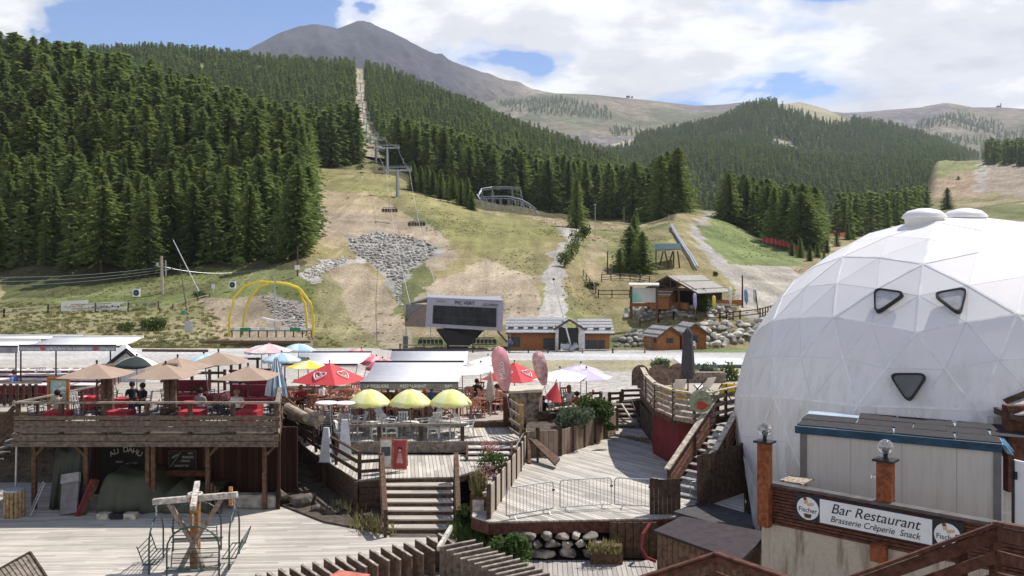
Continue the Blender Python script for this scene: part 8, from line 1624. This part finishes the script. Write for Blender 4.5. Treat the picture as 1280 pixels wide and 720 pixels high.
Yp = near.atpx(203, 367); r = thing('utility_pole', 'weathered wooden utility pole with double crossarms at the forest edge', 'utility pole', P(203, 368, Yp)); MB().tube(P(203, 369, Yp), P(202, 320, Yp), .28, .2, 9).build('pole', WL, r); b = MB(); b.tube(P(207.5, 345, Yp), P(207, 325, Yp), .12, n=6); b.beam(P(195, 332, Yp), P(207, 334, Yp), .12, .15); b.beam(P(205, 338, Yp), P(216, 335, Yp), .12, .15); b.box(P(197, 330, Yp), (.4, .3, .5)); b.build('crossarm', STEEL, r)
r = thing('overhead_wire', 'overhead wires running left from the wooden utility pole', 'wire', P(203, 335, Yp)); 
for y0_, y1_ in ((337, 347), (340, 354), (334, 340)): MB().path([P(203, y0_, Yp).lerp(P(-140, y1_, Yp - 12), t_) - Vector((0, 0, 5 * t_ * (1 - t_))) for t_ in [k / 12 for k in range(13)]], .035, 4).build('wire', STEEL, r)
MB().path([P(203, 333, Yp).lerp(P(372, 322, Yp + 18), t_) - Vector((0, 0, 8 * t_ * (1 - t_))) for t_ in [k / 12 for k in range(13)]], .035, 4).build('wire', STEEL, r)
def lance(lb, p0, p1, Y): 
 r = thing('snow_lance', lb, 'snow lance', P(*p0, Y)); MB().tube(P(*p0, Y), P(*p1, Y), .11, .06, 8).build('lance', mat('pale_metal', (.65, .66, .68), .4, .1, 4, metal=.3), r); m_ = P(*p0, Y).lerp(P(*p1, Y), .12); b = MB(); b.beam(P(*p0, Y) - Vector((.3, 0, .8)), m_, .12, .3); b.beam(P(p0[0] - 3, p0[1] + 3, Y), m_ + Vector((0, 0, .4)), .1, .1); b.build('mount', STEEL, r); MB().ball(P(*p1, Y), .16, 8, 6).build('nozzle', DKM, r)
lance('long silver snow lance leaning left in front of the forest', (249, 365), (216, 299), near.atpx(250, 368)); lance('pale snow lance leaning left over the entrance porch of the cabins', (715, 438), (692, 349), 106.5)
r = thing('snow_gun', 'grey snow-making hydrant machinery at the foot of the leaning lance', 'machine', P(708, 440, 106)); b = MB()
for k in range(7): b.beam(P(700 + 3 * k, 441, 106), P(702 + 2.6 * k, 428 + (k % 3) * 2, 106), .08, .08)
b.build('frame', STEEL, r); b = MB(); b.box(P(706, 433, 106), (1.0, .6, .6)); b.tube(P(712, 437, 106), P(722, 431, 106), .25, .3); b.build('body', mat('machine_grey', (.4, .44, .47), .5), r)
r = thing('winch_mast', 'dark leaning mast with a grey motor box below the forest', 'mast', P(238, 416, 118)); MB().tube(P(237, 414, 119), P(225, 330, 130), .09, .05, 6).build('mast', DKM, r); b = MB()
for k in range(6): b.beam(P(231 + k, 388 + 5 * k, 120), P(236 + k * .5, 391 + 5 * k, 120), .05, .05)
b.build('rung', STEEL, r); MB().box(P(236, 408, 118.5), (.9, .6, 1.4)).build('motor_box', STEEL, r); MB().box(P(229, 391, 120), (.5, .3, .6)).build('green_bracket', mat('green_paint', (.05, .3, .15), .5), r)
for px, py, w_, lb in ((170.5, 366, 9, 'archery target with dark rings on the grass below the forest, left one'), (290.5, 356, 8.5, 'archery target with dark rings above the yellow frame')):
 Y = near.atpx(px, py + 8); c = P(px, py, Y); s = w_ * Y / F; r = thing('archery_target', lb, 'target', c - Vector((0, 0, s * .9)), 0, 'archery targets'); MB().box(c, (s, .25, s * 1.1)).build('butt', WHT, r); b = MB(); b.prism([c + Vector((s * .40 * math.cos(a_), -.14, s * .42 * math.sin(a_))) for a_ in [2 * math.pi * k / 20 for k in range(20)]], (0, .02, 0)); b.build('rings', mat('target_blue', (.03, .04, .09), .7), r); b = MB(); b.prism([c + Vector((s * .12 * math.cos(a_), -.16, s * .12 * math.sin(a_))) for a_ in [2 * math.pi * k / 12 for k in range(12)]], (0, .02, 0)); b.build('bullseye', mat('target_centre', (.25, .22, .3), .7), r); b = MB()
 for sx_ in (-.35, .35): b.tube(c + Vector((sx_ * s, 0, -.4 * s)), c + Vector((sx_ * s * 1.3, .2, -1.1 * s)), .05, n=5)
 b.build('leg', WL, r)
tag(MB().box(HP(266.5, 366) + Vector((0, 0, 1.1)), (.5, .08, .75)).tube(HP(266.5, 366), HP(266.5, 366) + Vector((0, 0, 1)), .04).build('notice', WHT), 'small white notice on a post left of the upper archery target', 'sign'); r = thing('marker_post', 'tall brown marker post with a white notice at the corner of the forest', 'post', HP(372, 345)); p = HP(372, 345); MB().tube(p, p + Vector((0, 0, 5.2)), .16, .13, 7).build('post_shaft', WM, r); MB().box(p + Vector((0, -.2, 1.5)), (.9, .06, .8)).build('notice', WHT, r)
def rail_fence(label, pts, h=1.1, n_r=2, m=WG, mp=WD, step=2.6, name='rail_fence', cat='fence', yfix=None):
 q = [P(x, y, yfix) if yfix else HP(x, y) for x, y in pts]; r = thing(name, label, cat, q[0]); rl = MB(); ps = MB()
 for a_, c_ in zip(q[:-1], q[1:]):
  n_ = max(1, round((c_ - a_).length / step))
  for k in range(n_ + 1): p = a_.lerp(c_, k / n_); ps.box(p + Vector((0, 0, h / 2)), (.16, .16, h + .15))
  for k in range(n_r): dz = Vector((0, 0, h * (k + 1) / n_r - .08)); rl.beam(a_ + dz, c_ + dz, .08, .14)
 rl.build('rail', m, r); ps.build('post', mp, r); return r
rail_fence('pale two-rail timber fence hung with banners below the archery field', [(-40, 402), (5, 397), (60, 392), (78, 391), (160, 388), (198, 387)], 1.3, 2, WL, WM, 5)
rail_fence('short rail fence climbing from the banners toward the yellow frame', [(200, 390), (232, 380), (262, 372)], .6, 1, WL, WM, 2.5)
for px0, px1, py, hh, lb, mk in ((77.5, 111, 391, 1.55, 'white banner with orange lettering on the left fence', 'Les Marmottes'), (112, 160, 389.5, 1.15, 'long white banner with dark script on the left fence', 'Snow Park Aventure')):
 a_, c_ = HP(px0, py), HP(px1, py - 1); c_.z = a_.z + .25; a_ += Vector((0, -.25, .2)); c_ += Vector((0, -.25, .2)); r = thing('banner', lb, 'banner', a_); MB().prism([a_, c_, c_ + Vector((0, 0, hh)), a_ + Vector((0, 0, hh))], (0, .03, 0)).build('cloth', WHT, r); b = MB(); rm_ = random.Random(int(px0)); d = c_ - a_
 om = mat('banner_orange', (.6, .35, .08), .7) if px0 < 100 else mat('banner_dark', (.1, .08, .12), .7)
 for k in range(11): u = .08 + .8 * k / 11; q = a_ + d * u + Vector((0, -.02, hh * (.42 + .08 * math.sin(k * 2)))); b.beam(q, q + d * .05 + Vector((0, 0, .12 * rm_.uniform(-1, 1))), .02, .16 + .14 * (k % 2), up=(0, 0, 1))
 b.build('script', om, r)
 if px0 > 100: q = a_ + d * .84 + Vector((0, -.02, hh * .5)); b = MB(); b.beam(q, q + d * .14 + Vector((0, 0, .25)), .02, hh * .45); b.build('green_corner', mat('lime_paint', (.35, .5, .08), .7), r)
for lb, pts in (('dark rail fence in front of the boulder wall above the huts', [(800, 408), (823, 403), (842, 400), (870, 401), (900, 402)]), ('dark post fence along the top of the right boulder wall', [(900, 402), (925, 400), (950, 397), (966, 392)]), ('dark rail fence beside the dark chalet terrace', [(822, 372), (850, 372), (872, 375)]), ('double timber fence left of the billboard', [(748, 372), (765, 372), (787, 372)]), ('grey log fence on the bank above the billboard', [(752, 352), (775, 350), (800, 352), (812, 354)]), ('timber fence descending beside the footpath', [(729, 346), (741, 362), (748, 372)])):
 rail_fence(lb, pts, 1.3, 3 if 'log' in lb else 2, WG if 'grey' in lb or 'footpath' in lb else WM, WD, 2.4)
rail_fence('long timber barrier rail in front of the lift station', [(500, 441), (560, 442), (622, 443)], 1.0, 2, WG, WD, 3, yfix=104); rail_fence('timber barrier with bench rails in front of the long cabin', [(636, 445), (685, 446)], .9, 2, WM, WD, 2.5, yfix=103); rail_fence('pale timber barrier in front of the shorter cabin', [(728, 446), (766, 446), (806, 445.5)], .9, 2, WL, WG, 3.4, yfix=103)
tag(MB().box(P(507, 430, 107), (.55, .5, 1.9)).build('control_cabinet', mat('dark_cabinet', (.08, .1, .11), .5)), 'dark upright cabinet at the left foot of the station', 'cabinet')
REDP = mat('red_net', (.5, .06, .05), .8)
for lb, pts, n_ in (('red netting fence along the foot of the conifer grove', [(953, 304), (970, 307), (985, 310), (998, 317)], 3), ('small red netting fence behind the grove on the right', [(1008, 297), (1025, 293)], 4), ('dark red netting fence right of the grove', [(1035, 292), (1050, 297), (1062, 296)], 2)):
 q = [HP(x, y) for x, y in pts]; r = thing('netting_fence', lb, 'fence', q[0]); b = MB()
 for a_, c_ in zip(q[:-1], q[1:]): b.prism([a_ + Vector((0, 0, .3)), c_ + Vector((0, 0, .3)), c_ + Vector((0, 0, 1.9)), a_ + Vector((0, 0, 1.7))], (0, .05, 0))
 b.build('net', REDP, r); b = MB()
 for a_, c_ in zip(q[:-1], q[1:]):
  for k in range(3): p = a_.lerp(c_, k / 3); b.tube(p, p + Vector((0, 0, 2.4)), .07, n=5)
 b.build('post', WL, r)
YM = mat('yellow_metal', (.72, .55, .05), .45, .06, 4); Yq = 119.0; r = thing('bungee_trampoline', 'yellow arched tube frame with trampolines and a grey centre mast', 'playground frame', P(340, 422, Yq)); 
for pts, Y in (([(286, 421), (287, 396), (293, 371), (306, 357), (325, 352), (342, 353)], Yq), ([(345, 353), (362, 356), (375, 361), (388, 379), (392, 396), (391, 421)], Yq), ([(303, 419), (305, 396), (311, 374), (325, 358), (342, 353)], Yq + 4), ([(345, 353), (358, 354), (372, 359), (381, 379), (383, 396), (384, 419)], Yq + 4)): MB().path([P(x, y, Y) for x, y in pts], .17, 7).build('arch', YM, r)
MB().tube(P(343, 413, Yq + 1), P(343.5, 344, Yq + 1), .1, .08).build('mast', STEEL, r); b = MB(); b.prism([P(287, 414, Yq), P(390, 414, Yq), P(390, 411, Yq + 4), P(287, 411, Yq + 4)], (0, 0, .12)); b.build('trampoline_bed', mat('trampoline_grey', (.16, .18, .17), .7, .3, 3), r); b = MB()
for px in range(290, 392, 11): b.box(P(px, 417.5, Yq), (.15, .1, .9))
b.build('leg', WM, r); b = MB()
for px in (307, 369): b.box(P(px, 412, Yq - .2), (1.4, .3, .5))
b.build('green_pad', mat('green_pad', (.05, .25, .12), .7), r); b = MB()
for px in (299, 318, 337, 356, 376): b.box(P(px, 411, Yq - .1), (1.2, .2, .35))
b.build('white_pad', WHT, r); b = MB(); pts = [P(328 + 40 * t_, 397 + 4 * (1 - (2 * t_ - 1) ** 2) , Yq) for t_ in [k / 10 for k in range(11)]]
for a_, c_ in zip(pts[:-1], pts[1:]): b.beam(a_, c_, .5, .22)
b.build('hammock', WHT, r)
o = MB(); 
for px0, px1, py in ((258, 388, 427), (178, 260, 438), (252, 300, 428)): o.tube(P(px0, py, 104 if py < 430 else 96), P(px1, py + .5, 104 if py < 430 else 96), .16, n=7)
tag(o.build('edge_logs', WM), 'long logs edging the grey gravel below the yellow frame', 'logs')
r = thing('alpine_coaster', 'curving silver rail of the mountain coaster on tall trestles at the forest edge', 'roller coaster', HP(630, 262)); b = MB(); Yc = near.atpx(620, 262); T1 = [(598, 245, 6), (602, 238, 10), (615, 236, 12), (640, 236, 12), (651, 236.5, 10)]; T2 = [(600, 249, -4), (615, 248, -6), (635, 248, -6), (652, 252, -6), (662, 258, -4), (670, 264, 0)]; T3 = [(596, 243, 0), (600, 249, -3)]
for T in (T1, T2, T3, [(x, y - 2.6, d) for x, y, d in T2], [(x, y - 2.2, d) for x, y, d in T1]): b.path([P(x, y, Yc + d) for x, y, d in T], .16, 5)
b.build('track', mat('track_silver', (.45, .47, .50), .4, .1, 4, metal=.5), r); b = MB()
for x, y, d in T1[1:] + T2 + [(625, 248, -6), (644, 250, -6), (608, 248.5, -5)]:
 p = P(x, y, Yc + d); q = Vector((p.x, p.y, near.z(x, min(near.Ys[-1], Yc + d)) - .5)); b.tube(p, q, .12, n=5); b.tube(p, q + Vector((1.6, 0, 0)), .08, n=4)
b.build('support', STEEL, r); b = MB()
for i in range(14): t_ = i / 13; x = 600 + 68 * t_; y = 246 + 16 * max(0, t_ - .45) ** 1.3 * 2; b.beam(P(x, y, Yc - 5), P(x + 1.5, y + 4.5, Yc - 5), .1, .1)
b.build('side_net', STEEL, r)
r = thing('coaster_station', 'timber trestle platform with blue netting at the bottom of the metal chute', 'platform', HP(835, 335)); Yc = near.atpx(835, 335); b = MB(); b.prism([P(816, 314, Yc), P(853, 312, Yc), P(848, 308, Yc + 8), P(822, 309, Yc + 8)], (0, 0, .2)); b.build('floor', WG, r); b = MB()
for x0_, x1_ in ((820, 820), (829, 823), (831, 837), (841, 834), (842, 842), (847, 850)): b.tube(P(x0_, 314, Yc), P(x1_, 338, Yc), .16, n=6)
b.build('leg', WM, r); b = MB(); b.prism([P(818, 313, Yc), P(852, 311, Yc), P(850, 304, Yc), P(819, 305, Yc)], (0, .06, 0)); b.build('net', mat('blue_net', (.28, .42, .48), .8, .3, 6), r)
r = thing('metal_chute', 'silver double rail of the luge chute descending the slope to the chalet', 'slide', HP(840, 285)); ch = [(839, 284), (846, 297), (856, 313), (864, 325), (871, 338)]
for dx_ in (-1.4, 1.4): MB().path([HP(x + dx_ * (.6 + .5 * i / 4), y) + Vector((0, 0, .7)) for i, (x, y) in enumerate(ch)], .22, 6).build('chute_rail', mat('track_silver', (.45, .47, .50), .4, .1, 4, metal=.5), r)
# ---------- boulder walls ----------
def boulder_wall(name, label, poly, spx, seed, m, as_stuff=False, Yadd=0, flat=.85, npx=None):
 r_ = random.Random(seed); xs = [p[0] for p in poly]; ys = [p[1] for p in poly]; b = MB(); y = min(ys); row = 0
 while y < max(ys):
  x = min(xs) + (row % 2) * spx / 2
  while x < max(xs):
   px, py = x + r_.uniform(-.35, .35) * spx, y + r_.uniform(-.3, .3) * spx; x += spx
   if not inpoly(px, py, poly): continue
   p = HP(px, py, 116); s = spx * p.y / F * r_.uniform(.55, .95); vs, fs = rock(p + Vector((0, -.1, .15 * s)), (s * r_.uniform(.8, 1.3), s, s * flat * r_.uniform(.7, 1.1)), r_.randrange(10 ** 6), 1 if spx < 5 else 2); b.add(vs, fs)
  y += spx * .8; row += 1
 o = b.build(name, m); tag(o, label, 'stones' if as_stuff else 'boulder wall', None, 'stuff' if as_stuff else None); return o
BWL = mat('pale_boulders', (.50, .475, .43), .9, .35, .9, .5); BWD = mat('grey_boulders', (.36, .34, .31), .9, .35, .9, .5); SCR = mat('scree_stone', (.43, .405, .36), .9, .4, .6, .4)
boulder_wall('boulder_wall', 'retaining wall of large pale boulders right of the wooden huts', [(872, 406), (900, 402), (945, 398), (968, 392), (966, 416), (930, 430), (874, 434)], 8.5, 1, BWL)
boulder_wall('boulder_wall', 'boulder wall of grey and pale rocks left of the wooden huts', [(764, 424), (790, 414), (808, 416), (812, 436), (768, 436)], 7, 2, BWD); boulder_wall('boulder_wall', 'shaded dark boulder wall behind the billboard below the chalet', [(778, 384), (815, 380), (868, 382), (872, 398), (830, 400), (782, 398)], 7, 3, BWD)
boulder_wall('boulder_wall', 'pale boulder bank under the orange timber terrace', [(880, 384), (916, 382), (922, 398), (884, 400)], 7, 4, BWL)
boulder_wall('scree', 'fan of broken pale scree blocks on the ski slope', [(436, 299), (470, 291), (505, 293), (533, 302), (548, 314), (530, 326), (508, 345), (503, 354), (494, 354), (480, 342), (462, 328), (440, 314)], 4.0, 5, SCR, True); boulder_wall('stone_strip', 'strip of white stones winding from the scree to the forest corner', [(395, 330), (378, 343), (388, 350), (420, 336), (436, 326), (434, 320)], 2.8, 6, BWL, True); boulder_wall('stone_runnel', 'pale stones running down from the scree toward the station', [(493, 354), (503, 354), (504, 384), (498, 384)], 3.5, 8, SCR, True)
boulder_wall('loose_stones', 'loose stones strewn on the gravel behind the yellow frame', [(325, 368), (372, 380), (392, 420), (395, 428), (350, 402)], 3.2, 7, SCR, True, flat=.5)
# ---------- trees and bushes on the slope ----------
def tree_at(px, pyb, pyt, label, group=None, i=None, wd=1.0):
 p = HP(px, pyb); place_tree(p.x, p.y, p.z - .2, (pyb - pyt) / F * p.y, label, group, i, wd)
for a_ in [(774, 341, 310, 'smallest conifer at the left front of the slope group', None, 2, 1.5), (786, 337, 281, 'tallest dark conifer in the small group above the footpath', None, 4, 1.7), (803, 341, 288, 'right-hand conifer of the small group above the footpath', None, 2, 1.7), (793, 334, 268, 'conifer behind the small group, half hidden', None, 0, 1.0), (794, 303, 262, 'conifer standing apart below the forest edge', None, 4, 1.0), (774, 342, 322, 'bushy young conifer at the foot of the slope group', None, 2, 1.3), (1184, 262, 234, 'single dark conifer on the right slope above the dome cowls', None, 2, 1.5), (720, 285, 222, 'broad conifer at the forest edge above the hedge', None, 4, 1.1), (590, 262, 238, 'young conifer at the left end of the coaster', None, 2, 1.5)]: tree_at(*a_)
for k in range(9): tree_at(517 + k * 8.2 + (k % 3), 238 + k * 2.6, 200 + k * 2.6 + (k % 2) * 4, 'young green conifer in the row along the forest edge right of the lift', 'young conifers right of the lift', k % 7, 1.15)
for k, (x, y, h_) in enumerate([(1000, 322, 26), (1012, 326, 22), (1022, 322, 20), (1034, 316, 18), (1046, 308, 18), (1060, 300, 22), (1076, 290, 24), (1092, 282, 22), (990, 320, 20), (1030, 330, 16)]): tree_at(x, y, y - h_, 'young bright conifer on the bank right of the red netting', 'young conifers by the red netting', k % 7, 1.3)
for px, py, w_, h_, m, lb, n in [(706, 334, 22, 24, LEAFS, 'lowest bush of the green hedge beside the gravel path', 420), (715, 322, 24, 26, LEAFS, 'middle bush of the green hedge beside the gravel path', 420), (722, 306, 22, 22, LEAFS, 'upper bush of the green hedge beside the gravel path', 360), (731, 297, 20, 18, LEAFB, 'topmost dark bush of the hedge beside the gravel path', 300), (880, 392, 24, 32, LEAFB, 'round green bush between the violet and yellow feather flags', 500), (190, 412, 42, 18, LEAFB, 'dark spreading bush on the weedy bank below the banners', 500), (157, 414, 24, 12, LEAFS, 'low green bush left of the dark spreading one', 260), (250, 372, 20, 9, LEAFS, 'low bright bush behind the foot of the silver lance', 160), (300, 335, 26, 16, LEAFS, 'pale green bush at the foot of the forest corner', 240), (340, 330, 22, 12, LEAFB, 'dark bush at the forest foot near the marker post', 240), (740, 360, 26, 9, LEAFB, 'low dark bush left of the descending fence', 200), (895, 345, 9, 6, LEAFB, 'small dark bush on the grass strip beside the track', 80), (450, 212, 12, 7, LEAFB, 'small bush left of the chairlift at the crest', 90), (815, 385, 30, 8, LEAFS, 'scrub in front of the dark boulder wall', 200)]:
 p = HP(px, py, 112); shrub('bush', lb, px, py, p.y, w_, h_, m, n, .30 if p.y < 200 else .45, int(px), 'bush', True)
tc_ = bpy.data.collections.new('tuft_prototypes'); 
for s, m in enumerate([GRS, GRS, foliage_mat('meadow_grass', (.15, .18, .06), (.22, .24, .09)), foliage_mat('pale_grass', (.36, .32, .17), (.48, .43, .26)), foliage_mat('olive_grass', (.16, .17, .06), (.24, .24, .10))]):
 r_ = random.Random(s); b = MB()
 for _ in range(26):
  a_ = r_.uniform(0, 6.28); d = r_.uniform(0, 4.2); p = Vector((d * math.cos(a_), d * math.sin(a_), -.3)); u = Vector((r_.uniform(-.5, .5), r_.uniform(-.5, .5), 1)) * r_.uniform(2.2, 5.0); w_ = Vector((math.cos(a_ * 3), math.sin(a_ * 3), 0)) * .55; b.add((p - w_, p + w_, p + u), ((0, 1, 2),))
 o = b.build('grass_tuft', m); scene.collection.objects.unlink(o); tc_.objects.link(o)
bare = [[(436, 300), (470, 291), (505, 293), (535, 302), (560, 316), (530, 330), (503, 352), (462, 330)], [(718, 282), (722, 296), (706, 318), (700, 350), (706, 400), (672, 405), (676, 345), (690, 318), (708, 290)], [(905, 332), (985, 332), (1010, 350), (1010, 400), (935, 400)]]
earth_ = [[(385, 255), (470, 250), (570, 320), (545, 340), (430, 310), (385, 305)], [(395, 325), (455, 325), (490, 370), (520, 440), (430, 440), (390, 380)], [(545, 350), (610, 325), (665, 345), (675, 400), (600, 410), (520, 380)], [(250, 372), (330, 365), (392, 385), (392, 432), (290, 425)]]
rs_ = np.random.default_rng(77); pts_ = []
for _ in range(30000):
 Y = 113 + (330 - 113) * rs_.random() ** 1.5; px = rs_.uniform(-60, 1240); z = near.z(px, Y); py = HY - (z - CZ) / Y * F
 if any(inpoly(px, py, q) for q in bare) or any(inpoly(px, py, q) for q in leftF + rightF + midF): continue
 if any(inpoly(px, py, q) and rs_.random() < .85 for q in earth_): continue
 if float(distpoly(np.array(px), np.array(py), road2)) < 6: continue
 cl = vnoise(np.array(X(px, Y) * .09), np.array(Y * .09), 61)
 if cl < .5 + .25 * rs_.random() and not (px < 290 and py > 378): continue
 pts_.append((X(px, Y), Y, z, rs_.uniform(.4, .9) * (1.1 if px < 290 and py > 380 else .7), px, py))
point_cloud('grass_tufts', pts_, tc_, 'coarse grass tufts and weeds covering the open slope')
b = MB(); rf_ = random.Random(8)
for _ in range(900):
 px, Y = rf_.uniform(-10, 255), rf_.uniform(113, 128); z = near.z(px, Y); p = Vector((X(px, Y), Y, z + rf_.uniform(.5, 1.0))); s = rf_.uniform(.04, .1); b.add((p + Vector((-s, 0, 0)), p + Vector((0, s, .02)), p + Vector((s, 0, 0)), p + Vector((0, -s, s))), ((0, 1, 2, 3),))
tag(b.build('wild_flowers', mat('flower_white', (.75, .74, .66), .8)), 'white umbel flowers scattered over the left bank', 'flowers', None, 'stuff')
r = thing('summit_station', 'tiny hut and mast on the summit of the wooded hill', 'hut', P(960, 124, 2195)); MB().box(P(961, 123, 2190), (8, 5, 3)).build('hut', WD, r); b = MB(); b.beam(P(958, 122.4, 2190), P(964, 120, 2190), 1.5, 1.6); b.build('roof', WD, r)
tag(MB().box(P(785, 121, 4150), (16, 8, 9)).box(P(790, 121.5, 4150), (9, 8, 7)).build('ridge_hut', WD), 'two tiny dark huts on the crest of the tan ridge', 'hut')
r = thing('ridge_mast', 'tiny mast and hut on the far right ridge', 'mast', P(1251, 134, 4150)); MB().tube(P(1251, 135, 4150), P(1251, 129, 4150), 2.2, n=5).build('mast', WD, r); MB().box(P(1248, 133, 4150), (16, 6, 7)).build('hut', WD, r)
